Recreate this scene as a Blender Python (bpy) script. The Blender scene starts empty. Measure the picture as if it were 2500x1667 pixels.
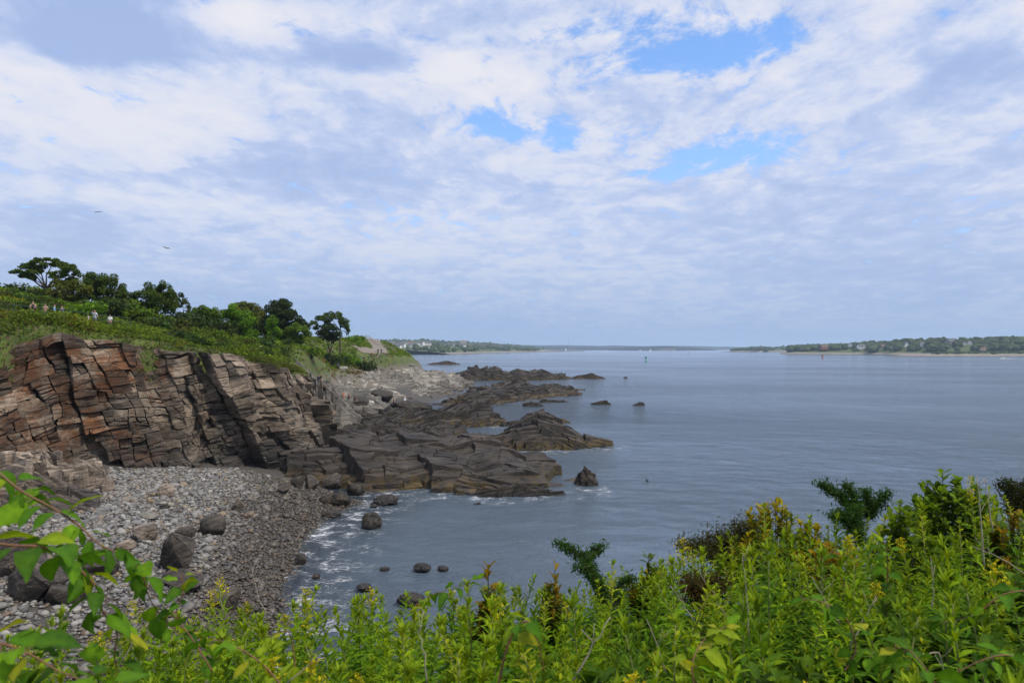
import bpy, math, random
import numpy as np
from mathutils import Vector, Matrix, Euler

# ------------------------------------------------------------------ camera, world, sun, exposure
SC = bpy.context.scene
COL = SC.collection
CAMZ = 13.0
PITCH = 0.0105
FPX = 1667.0

cam_data = bpy.data.cameras.new('camera')
cam_data.lens = 24.0
cam_data.sensor_width = 36.0
cam_data.clip_start = 0.05
cam_data.clip_end = 40000
cam_data.dof.use_dof = True
cam_data.dof.focus_distance = 45.0
cam_data.dof.aperture_fstop = 5.6
cam = bpy.data.objects.new('camera', cam_data)
cam.location = (0, 0, CAMZ)
cam.rotation_euler = (math.pi / 2 + PITCH, 0, 0)
COL.objects.link(cam)
SC.camera = cam

SC.view_settings.view_transform = 'Standard'
SC.view_settings.look = 'None'
SC.view_settings.exposure = 0.0
SC.view_settings.gamma = 1.0
SC.view_settings.use_curve_mapping = False
SC.render.engine = 'CYCLES'
SC.cycles.use_denoising = True
SC.cycles.max_bounces = 6
SC.cycles.diffuse_bounces = 3
SC.cycles.glossy_bounces = 3
SC.cycles.transmission_bounces = 4
SC.cycles.transparent_max_bounces = 8
SC.cycles.volume_bounces = 1

SUN_EL = math.radians(54)
SUN_AZ = math.radians(122)      # angle from +Y, clockwise: high, to the right and a little behind
sun_data = bpy.data.lights.new('sun', 'SUN')
sun_data.energy = 3.2
sun_data.angle = math.radians(7)
sun_data.color = (1.0, 0.91, 0.76)
sun = bpy.data.objects.new('sun', sun_data)
COL.objects.link(sun)
_sd = Vector((math.sin(SUN_AZ) * math.cos(SUN_EL), math.cos(SUN_AZ) * math.cos(SUN_EL), math.sin(SUN_EL)))
sun.rotation_euler = (-_sd).to_track_quat('-Z', 'Y').to_euler()


class NT:
    """short node-tree writer"""
    def __init__(s, t):
        s.t = t
        t.nodes.clear()

    def n(s, typ, ins=None, out=0, **at):
        nd = s.t.nodes.new(typ)
        for k, v in at.items():
            setattr(nd, k, v)
        for k, v in (ins or {}).items():
            sk = nd.inputs[k]
            if isinstance(v, bpy.types.NodeSocket):
                s.t.links.new(v, sk)
            else:
                if sk.type == 'RGBA' and len(v) == 3:
                    v = (*v, 1)
                sk.default_value = v
        return nd.outputs[out] if out is not None else nd

    def math(s, op, a, b=0.0, c=0.0, clamp=False):
        return s.n('ShaderNodeMath', {0: a, 1: b, 2: c}, operation=op, use_clamp=clamp)

    def vec(s, op, a, b=(0, 0, 0), **k):
        return s.n('ShaderNodeVectorMath', {0: a, 1: b}, operation=op, **k)

    def mix(s, f, a, b, typ='MIX'):
        nd = s.n('ShaderNodeMix', None, None, data_type='RGBA', blend_type=typ)
        for k, v in ((0, f), (6, a), (7, b)):
            if isinstance(v, bpy.types.NodeSocket):
                s.t.links.new(v, nd.inputs[k])
            else:
                nd.inputs[k].default_value = (*v, 1) if k and len(v) == 3 else v
        return nd.outputs[2]

    def rng(s, v, a, b, c=0.0, d=1.0, smooth=True):
        return s.n('ShaderNodeMapRange', {0: v, 1: a, 2: b, 3: c, 4: d},
                   interpolation_type='SMOOTHSTEP' if smooth else 'LINEAR')

    def noise(s, vec, scale, detail=4.0, rough=0.55, out=0, dist=0.0, dim='3D'):
        return s.n('ShaderNodeTexNoise', {'Vector': vec, 'Scale': scale, 'Detail': detail, 'Roughness': rough,
                                          'Distortion': dist}, out, noise_dimensions=dim)

    def link(s, a, b):
        s.t.links.new(a, b)


def pix_dir(px, py):
    u = (px - 1250.0) / FPX
    v = (833.5 - py) / FPX
    return (u, math.cos(PITCH) - v * math.sin(PITCH), math.sin(PITCH) + v * math.cos(PITCH))


def at(px, py, Y):
    d = pix_dir(px, py)
    k = Y / d[1]
    return Vector((d[0] * k, Y, CAMZ + d[2] * k))


def gnd(px, py, z=0.0):
    d = pix_dir(px, py)
    k = (z - CAMZ) / d[2]
    return Vector((d[0] * k, d[1] * k, z))


# ---- world: Nishita sky seen through a broken layer of altocumulus (a flat layer above the place)
world = bpy.data.worlds.new('World')
SC.world = world
world.use_nodes = True
w = NT(world.node_tree)
SKY_K = 0.10
sky = w.n('ShaderNodeTexSky', None, None, sky_type='NISHITA', sun_disc=False, sun_elevation=SUN_EL,
          sun_rotation=SUN_AZ, altitude=20, air_density=1.0, dust_density=0.6, ozone_density=1.6).outputs[0]
dirv = w.n('ShaderNodeTexCoord').node.outputs['Generated']
sep = w.n('ShaderNodeSeparateXYZ', {0: dirv}, None)
dz = w.math('MAXIMUM', sep.outputs[2], 0.0)
LIFT = 0.15
zc = w.math('ADD', dz, LIFT)
pl = w.n('ShaderNodeCombineXYZ', {0: w.math('DIVIDE', sep.outputs[0], zc), 1: w.math('DIVIDE', sep.outputs[1], zc)})


def layer_pt(px, py):
    d = Vector(pix_dir(px, py)).normalized()
    k = max(d.z, 0) + LIFT
    return (d.x / k, d.y / k, 0)


wp = w.noise(pl, 1.6, 3, 0.5, out=1)
warp = w.vec('ADD', pl, w.vec('SCALE', w.vec('SUBTRACT', wp, (0.5, 0.5, 0.5))))
warp.node.inputs[1].links[0].from_node.inputs['Scale'].default_value = 0.35


def patch(px, py, rx, ry, amp):
    """one elliptical region of the cloud layer, centred where the given view direction meets the layer"""
    c = Vector(layer_pt(px, py))
    sx = (Vector(layer_pt(px + rx, py)) - c).length
    sy = (Vector(layer_pt(px, py + ry)) - Vector(layer_pt(px, py - ry))).length / 2
    m = w.n('ShaderNodeMapping', {'Vector': warp, 'Location': c, 'Rotation': (0, 0, -c.x * 0.35),
                                  'Scale': (sx, sy, 1)}, vector_type='TEXTURE')
    ln = w.vec('LENGTH', m).node.outputs['Value']
    return w.rng(ln, 1.0, 0.0, 0.0, amp)


def total(items):
    r = items[0]
    for i in items[1:]:
        r = w.math('ADD', r, i)
    return r


gaps = total([patch(1690, 150, 430, 125, 0.30), patch(1560, 70, 360, 60, 0.13), patch(1880, 90, 200, 80, 0.14),
              patch(1180, 300, 220, 65, 0.19), patch(1780, 385, 470, 85, 0.28), patch(1390, 325, 330, 75, 0.21),
              patch(2050, 425, 220, 50, 0.15), patch(1330, 80, 240, 60, 0.10),
              patch(1000, 540, 380, 60, 0.15), patch(550, 15, 110, 40, 0.13), patch(280, 250, 220, 40, 0.10)])
thick = total([patch(250, 90, 430, 150, 0.58), patch(880, 150, 230, 80, 0.40), patch(760, 430, 430, 110, 0.30),
               patch(2400, 190, 240, 130, 0.22), patch(120, 540, 300, 110, 0.20), patch(620, 620, 700, 70, 0.16),
               patch(2150, 640, 800, 200, 0.20), patch(1540, 470, 160, 40, 0.12), patch(700, 760, 1500, 90, 0.2),
               patch(1200, 20, 400, 60, 0.10)])
bright = total([patch(300, 300, 620, 190, 0.30), patch(650, 60, 180, 90, 0.26), patch(1150, 210, 400, 120, 0.22),
                patch(2150, 120, 200, 200, 0.14), patch(350, 490, 500, 60, 0.22), patch(900, 620, 800, 50, 0.16)])
n_big = w.noise(warp, 1.3, 6, 0.55)
n_fine = w.noise(w.vec('MULTIPLY', warp, (1.0, 0.72, 1.0)), 9.5, 9, 0.66)
n_mott = w.n('ShaderNodeTexVoronoi', {'Vector': w.vec('ADD', warp, w.vec('SCALE', w.noise(pl, 9.0, 4, 0.65, out=1))), 'Scale': 8.5,
                                      'Smoothness': 1.0, 'Randomness': 1.0}, feature='SMOOTH_F1')
n_mott.node.inputs['Vector'].links[0].from_node.inputs[1].links[0].from_node.inputs['Scale'].default_value = 0.2
cover = w.math('ADD', w.math('MULTIPLY', n_big, 0.36), w.math('MULTIPLY', n_fine, 0.82))
cover = w.math('SUBTRACT', cover, w.math('MULTIPLY', n_mott, 0.16))
cover = w.math('SUBTRACT', cover, gaps)
alpha = w.rng(cover, 0.24, 0.44, 0.0, 0.97)
# thickness of the layer: thick parts look grey-blue from below, thin parts cream
n_th = w.noise(w.vec('MULTIPLY', w.vec('ADD', warp, (7.3, 2.1, 0.4)), (1.0, 0.7, 1.0)), 2.6, 8, 0.62)
tk = w.math('ADD', w.math('ADD', w.math('MULTIPLY', n_th, 0.62), w.math('MULTIPLY', n_mott, 0.30)), w.math('MULTIPLY', n_fine, -0.60))
tk = w.math('ADD', tk, 0.27)
tk = w.math('SUBTRACT', w.math('ADD', tk, thick), bright)
tfac = w.rng(tk, 0.08, 0.72)
cr = w.n('ShaderNodeValToRGB', {0: tfac}, None)
el = cr.color_ramp.elements
el[0].position = 0.0
el[0].color = (0.90, 0.88, 0.90, 1)
el[1].position = 1.0
el[1].color = (0.35, 0.47, 0.76, 1)
e = el.new(0.40)
e.color = (0.72, 0.76, 0.90, 1)
e = el.new(0.70)
e.color = (0.50, 0.60, 0.86, 1)
cloud = w.vec('SCALE', cr.outputs[0])
cloud.node.inputs['Scale'].default_value = 1.0 / SKY_K
skyb = w.mix(1.0, sky, (1.25, 1.95, 2.6), 'MULTIPLY')
mixed = w.mix(alpha, skyb, cloud)
# far clouds melt into the damp air along the horizon
hz = w.math('POWER', 2.718, w.math('MULTIPLY', dz, -4.2))
hz = w.math('MULTIPLY', hz, 0.97)
damp = w.mix(w.rng(dz, 0.0, 0.22), tuple(c / SKY_K for c in (0.345, 0.475, 0.72)), tuple(c / SKY_K for c in (0.56, 0.65, 0.87)))
mixed = w.mix(hz, mixed, damp)
# below the horizon: what the sea gives back
low = w.rng(sep.outputs[2], -0.03, 0.0)
mixed = w.mix(low, tuple(c / SKY_K for c in (0.10, 0.13, 0.17)), mixed)
bg = w.n('ShaderNodeBackground', {'Color': mixed, 'Strength': SKY_K})
w.n('ShaderNodeOutputWorld', {'Surface': bg}, None)
world.cycles.sampling_method = 'MANUAL'
world.cycles.sample_map_resolution = 512

# ------------------------------------------------------------------ helpers
def tag(o, label=None, cat=None, group=None, kind=None):
    for k, v in (('label', label), ('category', cat), ('group', group), ('kind', kind)):
        if v:
            o[k] = v
    return o


def link(name, data, parent=None, mat=None, loc=None):
    o = bpy.data.objects.new(name, data)
    COL.objects.link(o)
    if parent is not None:
        o.parent = parent
    if mat is not None and data is not None:
        for m in (mat if isinstance(mat, (list, tuple)) else [mat]):
            data.materials.append(m)
    if loc is not None:
        o.location = loc
    return o


def empty(name, loc=(0, 0, 0), rz=0.0, scale=1.0):
    o = link(name, None)
    o.location = loc
    o.rotation_euler = (0, 0, rz)
    o.scale = (scale, scale, scale)
    o.empty_display_size = 0.2
    return o


def copy_tree(o, parent=None):
    c = o.copy()
    COL.objects.link(c)
    c.parent = parent
    for ch in o.children:
        copy_tree(ch, c)
    return c


def np_mesh(name, V, F, tint=None, col=None, smooth=False):
    """V (n,3); F (m,k) of one face size; tint per face; col per vertex (n,3)"""
    V = np.asarray(V, np.float32)
    F = np.asarray(F, np.int32)
    m, k = F.shape
    me = bpy.data.meshes.new(name)
    me.vertices.add(len(V))
    me.vertices.foreach_set('co', V.ravel())
    me.loops.add(m * k)
    me.loops.foreach_set('vertex_index', F.ravel())
    me.polygons.add(m)
    me.polygons.foreach_set('loop_start', np.arange(0, m * k, k, dtype=np.int32))
    if smooth:
        me.polygons.foreach_set('use_smooth', np.ones(m, bool))
    else:
        me.polygons.foreach_set('use_smooth', np.zeros(m, bool))
    me.update(calc_edges=True)
    if tint is not None:
        a = me.attributes.new('tint', 'FLOAT', 'FACE')
        a.data.foreach_set('value', np.asarray(tint, np.float32))
    if col is not None:
        a = me.attributes.new('col', 'FLOAT_COLOR', 'POINT')
        c4 = np.ones((len(V), 4), np.float32)
        c4[:, :3] = col
        a.data.foreach_set('color', c4.ravel())
    return me


class MB:
    """collects polygons of any size, builds one mesh"""
    def __init__(s):
        s.v = []
        s.f = []
        s.t = []
        s.mi = []

    def add(s, vs, fs, t=1.0, mi=0):
        n = len(s.v)
        s.v.extend(vs)
        for f in fs:
            s.f.append([i + n for i in f])
            s.t.append(t)
            s.mi.append(mi)

    def box(s, c, d, rot=None, t=1.0, mi=0):
        x, y, z = d[0] / 2, d[1] / 2, d[2] / 2
        vs = [Vector((sx * x, sy * y, sz * z)) for sz in (-1, 1) for sx, sy in ((-1, -1), (1, -1), (1, 1), (-1, 1))]
        if rot is not None:
            vs = [rot @ v for v in vs]
        c = Vector(c)
        s.add([tuple(v + c) for v in vs],
              [(3, 2, 1, 0), (4, 5, 6, 7), (0, 1, 5, 4), (1, 2, 6, 5), (2, 3, 7, 6), (3, 0, 4, 7)], t, mi)

    def tube(s, pts, rad, n=6, t=1.0, mi=0, caps=True):
        pts = [Vector(p) for p in pts]
        if not isinstance(rad, (list, tuple)):
            rad = [rad] * len(pts)
        vs = []
        up = Vector((0.31, 0.2, 0.93)).normalized()
        for i, p in enumerate(pts):
            d = (pts[min(i + 1, len(pts) - 1)] - pts[max(i - 1, 0)])
            d = d.normalized() if d.length > 1e-9 else Vector((0, 0, 1))
            a = d.cross(up)
            if a.length < 0.1:
                a = d.cross(Vector((1, 0, 0)))
            a.normalize()
            b = d.cross(a)
            for j in range(n):
                an = 2 * math.pi * j / n
                vs.append(tuple(p + (a * math.cos(an) + b * math.sin(an)) * rad[i]))
        fs = []
        for i in range(len(pts) - 1):
            for j in range(n):
                k = (j + 1) % n
                fs.append((i * n + j, i * n + k, (i + 1) * n + k, (i + 1) * n + j))
        if caps:
            fs.append(tuple(range(n - 1, -1, -1)))
            fs.append(tuple(range((len(pts) - 1) * n, len(pts) * n)))
        s.add(vs, fs, t, mi)

    def lathe(s, prof, n=12, c=(0, 0, 0), t=1.0, mi=0):
        vs = []
        for r, z in prof:
            for j in range(n):
                an = 2 * math.pi * j / n
                vs.append((c[0] + r * math.cos(an), c[1] + r * math.sin(an), c[2] + z))
        fs = []
        for i in range(len(prof) - 1):
            for j in range(n):
                k = (j + 1) % n
                fs.append((i * n + j, i * n + k, (i + 1) * n + k, (i + 1) * n + j))
        fs.append(tuple(range(n - 1, -1, -1)))
        fs.append(tuple(range((len(prof) - 1) * n, len(prof) * n)))
        s.add(vs, fs, t, mi)

    def mesh(s, name, smooth=False):
        me = bpy.data.meshes.new(name)
        me.from_pydata([tuple(v) for v in s.v], [], s.f)
        if smooth:
            me.polygons.foreach_set('use_smooth', np.ones(len(me.polygons), bool))
        a = me.attributes.new('tint', 'FLOAT', 'FACE')
        a.data.foreach_set('value', np.array(s.t, np.float32))
        if any(s.mi):
            me.polygons.foreach_set('material_index', np.array(s.mi, np.int32))
        return me

    def build(s, name, mat, parent=None, smooth=False, loc=None):
        return link(name, s.mesh(name, smooth), parent, mat, loc)


def prim_ico(sub):
    import bmesh
    bm = bmesh.new()
    bmesh.ops.create_icosphere(bm, subdivisions=sub, radius=1.0)
    V = np.array([v.co[:] for v in bm.verts])
    F = np.array([[v.index for v in f.verts] for f in bm.faces])
    bm.free()
    return V, F


ICO1 = prim_ico(1)
ICO2 = prim_ico(2)
ICO3 = prim_ico(3)
ICO4 = prim_ico(4)


def vnoise(P, seed=0, octaves=3):
    """cheap smooth 3-D value noise in numpy, about -1..1"""
    P = np.asarray(P, float)
    out = np.zeros(len(P))
    amp = 1.0
    tot = 0.0
    for o in range(octaves):
        Q = P * (2 ** o) + 17.3 * o + seed * 3.71
        I = np.floor(Q).astype(np.int64)
        f = Q - I
        f = f * f * (3 - 2 * f)
        r = np.zeros(len(P))
        for dx in (0, 1):
            for dy in (0, 1):
                for dz_ in (0, 1):
                    h = ((I[:, 0] + dx) * 73856093) ^ ((I[:, 1] + dy) * 19349663) ^ ((I[:, 2] + dz_) * 83492791) ^ (seed * 2654435)
                    h = (h ^ (h >> 13)) * 1274126177
                    h = ((h ^ (h >> 16)) & 0xffff) / 32767.5 - 1.0
                    wgt = (f[:, 0] if dx else 1 - f[:, 0]) * (f[:, 1] if dy else 1 - f[:, 1]) * (f[:, 2] if dz_ else 1 - f[:, 2])
                    r += h * wgt
        out += r * amp
        tot += amp
        amp *= 0.5
    return out / tot * 1.6


def vn1(x, y, z=0.0, seed=0, oc=2):
    return float(vnoise(np.array([[x, y, z]]), seed, oc)[0])


# ------------------------------------------------------------------ materials
def material(name):
    m = bpy.data.materials.new(name)
    m.use_nodes = True
    return m, NT(m.node_tree)


def finish(t, bsdf):
    t.n('ShaderNodeOutputMaterial', {'Surface': bsdf}, None)


def attr(t, name, out):
    return t.n('ShaderNodeAttribute', None, None, attribute_name=name).outputs[out]


def plain(name, colr, rough=0.6, metal=0.0, var=0.12, scale=6.0, bump=0.0):
    m, t = material(name)
    pos = t.n('ShaderNodeNewGeometry', None, None).outputs['Position']
    f = t.noise(pos, scale, 4, 0.6)
    dark = tuple(c * (1 - var) for c in colr)
    lite = tuple(min(1, c * (1 + var)) for c in colr)
    ins = {'Base Color': t.mix(f, dark, lite), 'Roughness': rough, 'Metallic': metal}
    if bump:
        ins['Normal'] = t.n('ShaderNodeBump', {'Height': f, 'Strength': bump, 'Distance': 0.02})
    finish(t, t.n('ShaderNodeBsdfPrincipled', ins))
    return m


def rock_mat(name, stops, rust=None, rust_amt=0.0, rust_x=None, tide=None, tide_col=(0.03, 0.026, 0.022), weed=None, weed_col=(0.075, 0.05, 0.012),
             bed=(0.0, -0.2, 0.0), band=7.0, size=0.35, rough=0.85, bump=0.6, wetgloss=0.45, crack=0.9):
    """layered rock: colour in patches, fine bedding lines, tide stain low down, weed at the water's edge"""
    m, t = material(name)
    pos = t.n('ShaderNodeNewGeometry', None, None).outputs['Position']
    rot = t.n('ShaderNodeMapping', {'Vector': pos, 'Rotation': bed})
    lay = t.vec('MULTIPLY', rot, (0.35, 0.35, band))
    n1 = t.noise(pos, size, 6, 0.62)
    ramp = t.n('ShaderNodeValToRGB', {0: t.rng(n1, 0.28, 0.72, smooth=False)}, None)
    el = ramp.color_ramp.elements
    el[0].color = (*stops[0], 1)
    el[1].color = (*stops[-1], 1)
    for i, c in enumerate(stops[1:-1]):
        e_ = el.new((i + 1) / (len(stops) - 1))
        e_.color = (*c, 1)
    colr = ramp.outputs[0]
    if rust:
        n2 = t.noise(t.vec('ADD', pos, (11, 5, 3)), 0.30, 5, 0.65)
        n2 = t.math('ADD', n2, t.math('MULTIPLY', t.math('SUBTRACT', t.noise(pos, 2.2, 4, 0.6), 0.5), 0.35))
        if rust_x:
            sx = t.n('ShaderNodeSeparateXYZ', {0: pos}, None).outputs[0]
            n2 = t.math('ADD', n2, t.rng(sx, rust_x[0], rust_x[1], 0.16, -0.10))
        colr = t.mix(t.rng(n2, 0.62 - rust_amt, 0.80 - rust_amt, 0, 0.85), colr, rust)
    st = t.noise(lay, 1.0, 5, 0.7)
    colr = t.mix(1.0, colr, t.n('ShaderNodeCombineColor', {i: t.rng(st, 0.30, 0.68, 0.30, 1.42, False) for i in range(3)}), 'MULTIPLY')
    tn = attr(t, 'tint', 2)
    colr = t.mix(1.0, colr, t.n('ShaderNodeCombineColor', {0: tn, 1: tn, 2: tn}), 'MULTIPLY')
    fine = t.noise(pos, 9.0, 5, 0.7)
    colr = t.mix(1.0, colr, t.n('ShaderNodeCombineColor', {i: t.rng(fine, 0.3, 0.7, 0.72, 1.22, False) for i in range(3)}), 'MULTIPLY')
    ro = rough
    z = t.n('ShaderNodeSeparateXYZ', {0: pos}, None).outputs[2]
    nz = t.math('ADD', z, t.math('MULTIPLY', t.math('SUBTRACT', t.noise(pos, 0.5, 5, 0.6), 0.5), 2.4))
    if tide:
        f = t.rng(nz, tide[1], tide[0])
        tc = t.mix(t.rng(st, 0.3, 0.7), tuple(c * 0.6 for c in tide_col), tuple(min(1, c * 1.9) for c in tide_col))
        colr = t.mix(t.math('MULTIPLY', f, 0.88), colr, tc)
        ro = t.rng(f, 0, 1, rough, wetgloss)
    if weed:
        wn = t.noise(pos, 1.1, 5, 0.65)
        f = t.math('MULTIPLY', t.rng(nz, weed[1], weed[0]), t.rng(wn, 0.42, 0.58))
        wc = t.mix(t.noise(pos, 6.0, 4, 0.7), tuple(c * 0.3 for c in weed_col), tuple(c * 1.7 for c in weed_col))
        colr = t.mix(f, colr, wc)
    cw = t.vec('ADD', t.vec('MULTIPLY', rot, (1.0, 1.0, 1.7)), t.vec('SCALE', t.noise(pos, 1.3, 3, 0.6, out=1)))
    ck = t.n('ShaderNodeTexVoronoi', {'Vector': cw, 'Scale': crack}, feature='DISTANCE_TO_EDGE')
    ckf = t.math('MULTIPLY', t.rng(ck, 0.035, 0.0), t.rng(t.noise(pos, 0.7, 3, 0.6), 0.42, 0.6))
    colr = t.mix(t.math('MULTIPLY', ckf, 0.85), colr, (0.008, 0.007, 0.006))
    h = t.math('SUBTRACT', t.math('ADD', t.math('MULTIPLY', st, 1.0), t.math('MULTIPLY', fine, 0.5)), ckf)
    nrm = t.n('ShaderNodeBump', {'Height': h, 'Strength': bump, 'Distance': 0.12})
    finish(t, t.n('ShaderNodeBsdfPrincipled', {'Base Color': colr, 'Roughness': ro, 'Normal': nrm}))
    return m


def leaf_mat(name, trans=0.35, rough=0.6, gain=1.0, spec=0.12, grain=0.8):
    m, t = material(name)
    c = attr(t, 'col', 0)
    if gain != 1.0:
        c = t.mix(1.0, c, (gain, gain, gain), 'MULTIPLY')
    pos = t.n('ShaderNodeNewGeometry', None, None).outputs['Position']
    nz = t.noise(pos, grain, 4, 0.7)
    c = t.mix(1.0, c, t.n('ShaderNodeCombineColor', {0: t.rng(nz, 0.3, 0.7, 0.72, 1.4, False), 1: t.rng(nz, 0.3, 0.7, 0.76, 1.24, False), 2: 1.0}), 'MULTIPLY')
    b = t.n('ShaderNodeBsdfPrincipled', {'Base Color': c, 'Roughness': rough, 'Specular IOR Level': spec})
    tl = t.n('ShaderNodeBsdfTranslucent', {'Color': t.mix(1.0, c, (1.25, 1.15, 0.5), 'MULTIPLY')})
    finish(t, t.n('ShaderNodeMixShader', {0: trans, 1: b, 2: tl}))
    return m


M_LEAF = leaf_mat('foliage')
M_BARK = plain('bark', (0.055, 0.045, 0.036), 0.9, var=0.4, scale=8, bump=0.5)
M_TWIG = plain('dry_twig', (0.30, 0.26, 0.20), 0.8, var=0.3, scale=30)
M_STEM = plain('green_stem', (0.13, 0.15, 0.035), 0.6, var=0.3, scale=20)
M_VINE = plain('vine_stem', (0.16, 0.075, 0.035), 0.6, var=0.35, scale=25)


# ------------------------------------------------------------------ fractured rock: recursive splitting of a convex polygon
def poly_area(p):
    return 0.5 * abs(sum(p[i][0] * p[(i + 1) % len(p)][1] - p[(i + 1) % len(p)][0] * p[i][1] for i in range(len(p))))


def centroid(p):
    return (sum(q[0] for q in p) / len(p), sum(q[1] for q in p) / len(p))


def cut(p, o, d):
    """split convex polygon by the line through o along d"""
    nx, ny = -d[1], d[0]
    s = [(q[0] - o[0]) * nx + (q[1] - o[1]) * ny for q in p]
    A, B = [], []
    for i in range(len(p)):
        j = (i + 1) % len(p)
        if s[i] >= 0:
            A.append(p[i])
        if s[i] <= 0:
            B.append(p[i])
        if s[i] * s[j] < 0:
            k = s[i] / (s[i] - s[j])
            q = (p[i][0] + k * (p[j][0] - p[i][0]), p[i][1] + k * (p[j][1] - p[i][1]))
            A.append(q)
            B.append(q)
    return A, B


def bsp(p, thick, aniso, ang, rng, jit=0.12, off=0.0, step=0.0, joint=None, vary=0.5):
    """cells of a convex polygon: bedding runs along ang, joints run across it; returns [(poly, offset)]"""
    out = []
    ja = joint if joint is not None else ang + math.pi / 2
    st = [(p, off)]
    while st:
        q, o = st.pop()
        if len(q) < 3:
            continue
        a = (math.cos(ang), math.sin(ang))
        b = (-a[1], a[0])
        pa = [v[0] * a[0] + v[1] * a[1] for v in q]
        pb = [v[0] * b[0] + v[1] * b[1] for v in q]
        ea, eb = max(pa) - min(pa), max(pb) - min(pb)
        lim = thick * rng.uniform(1 - vary, 1 + vary)
        if max(ea / aniso, eb) < lim or poly_area(q) < 1e-4:
            out.append((q, o))
            continue
        c = centroid(q)
        if eb * aniso > ea * rng.uniform(0.8, 1.25):
            an = ang + rng.gauss(0, jit * 0.5)
            k = rng.uniform(-0.22, 0.22) * eb
            org = (c[0] + b[0] * k, c[1] + b[1] * k)
        else:
            an = ja + rng.gauss(0, jit)
            k = rng.uniform(-0.22, 0.22) * ea
            org = (c[0] + a[0] * k, c[1] + a[1] * k)
        A, B = cut(q, org, (math.cos(an), math.sin(an)))
        e_ = math.sqrt(poly_area(q)) * step
        st.append((A, o + rng.gauss(0, e_)))
        st.append((B, o + rng.gauss(0, e_)))
    return out


def rock_warp(p, k=1.0):
    """natural unevenness shared by neighbouring pieces"""
    x, y, z = p
    a1 = math.sin(1.9 * x + 1.1 * z + 0.7 * y) + math.sin(-1.3 * x + 2.3 * y + 1.7 * z + 1.0)
    a2 = math.sin(2.1 * y - 1.2 * z + 0.4 * x + 2.0) + math.sin(1.6 * z + 1.4 * x - 0.9 * y)
    b1 = math.sin(6.1 * x + 4.3 * z - 3.1 * y) + math.sin(5.2 * y + 6.7 * z + 1.3)
    b2 = math.sin(7.3 * x - 4.9 * y + 3.3 * z) + math.sin(4.4 * x + 5.8 * y - 5.1 * z + 0.6)
    return (x + k * (0.07 * a1 + 0.025 * b1), y + k * (0.07 * a2 + 0.025 * b2), z + k * (0.05 * (a1 - a2) + 0.02 * (b1 + b2)))


def prism(mb, poly, fmap, d0, tilt, gap, cham, depth, t, warp=1.0, seg=0.55):
    """one rock piece: polygon in (s,t), pushed out by d0 with a tilted, chamfered, uneven face"""
    c = centroid(poly)
    r = math.sqrt(poly_area(poly)) + 1e-6
    q = []
    for i in range(len(poly)):
        a, b = poly[i], poly[(i + 1) % len(poly)]
        m = min(3, max(1, int(math.dist(a, b) / seg)))
        for j in range(m):
            q.append((a[0] + (b[0] - a[0]) * j / m, a[1] + (b[1] - a[1]) * j / m))
    poly = q
    k1 = max(0.5, 1 - gap / r)
    k2 = max(0.35, k1 - cham / r)
    ring0, ring1, ring2 = [], [], []
    w_ = rock_warp
    for x, y in poly:
        dx, dy = x - c[0], y - c[1]
        h = d0 + tilt[0] * dx + tilt[1] * dy
        ring0.append(w_(fmap(c[0] + dx * k1, c[1] + dy * k1, d0 - depth), warp))
        ring1.append(w_(fmap(c[0] + dx * k1, c[1] + dy * k1, h - cham * 0.8), warp))
        ring2.append(w_(fmap(c[0] + dx * k2, c[1] + dy * k2, h), warp))
    n = len(poly)
    top = w_(fmap(c[0], c[1], d0 + cham * 0.5), warp)
    fs = []
    for i in range(n):
        j = (i + 1) % n
        fs.append((i, j, n + j, n + i))
        fs.append((n + i, n + j, 2 * n + j, 2 * n + i))
        fs.append((2 * n + i, 2 * n + j, 3 * n))
    mb.add(ring0 + ring1 + ring2 + [top], fs, t)


# ------------------------------------------------------------------ labels that single out one of many
LANDMARKS = []          # (px, py, words)
PENDING = []            # (object, description, px)
ORD = ['leftmost', 'second from left', 'third from left', 'fourth from left', 'fifth from left', 'sixth from left', 'seventh from left', 'eighth from left', 'ninth from left', 'tenth from left']


def to_px(p):
    """where a point of the place shows in the photograph"""
    y = p[1]
    return 1250 + p[0] / y * FPX, 851 - (p[2] - CAMZ) / y * FPX


def place_words(px, py, marks):
    d = sorted(((px - a) ** 2 + (1.3 * (py - b)) ** 2, a, b, w_) for a, b, w_ in marks)
    _, a, b, w_ = d[0]
    if abs(px - a) < 0.8 * abs(py - b):
        return ('above ' if py < b else 'below ') + w_
    return ('left of ' if px < a else 'right of ') + w_


def settle_labels(cat, group):
    global PENDING
    by = {}
    for o, desc, px in PENDING:
        by.setdefault(desc, []).append((px, o))
    for desc, lst in by.items():
        lst.sort(key=lambda q: q[0])
        for i, (px, o) in enumerate(lst):
            tag(o, desc if len(lst) == 1 else (ORD[i] if i < 10 else ('rightmost' if i == len(lst) - 1 else 'one of the many')) + ', ' + desc, cat, group)
    PENDING = []

# ------------------------------------------------------------------ the lie of the land
RNG = random.Random(7)
CLIFF_B = [(-47, 44), (-43, 48), (-39.5, 51.5), (-36.5, 55.5), (-32, 58), (-28.5, 61), (-25, 65), (-21.5, 70), (-19.5, 74), (-20, 80), (-24, 92)]
CLIFF_ZT = [11.0, 11.6, 12.2, 14.3, 13.4, 12.8, 12.3, 11.0, 10.4, 10.0, 9.4]
CLIFF_ZB = [2.6, 2.6, 2.6, 2.4, 2.2, 1.8, 1.4, 1.0, 0.6, 0.3, 0.3]
BOUND = [(-75, 15)] + CLIFF_B + [(-32, 106), (-35, 130), (-37, 160), (-38, 190), (-33, 222), (-32, 258), (-55, 330), (-120, 420)]


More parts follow.
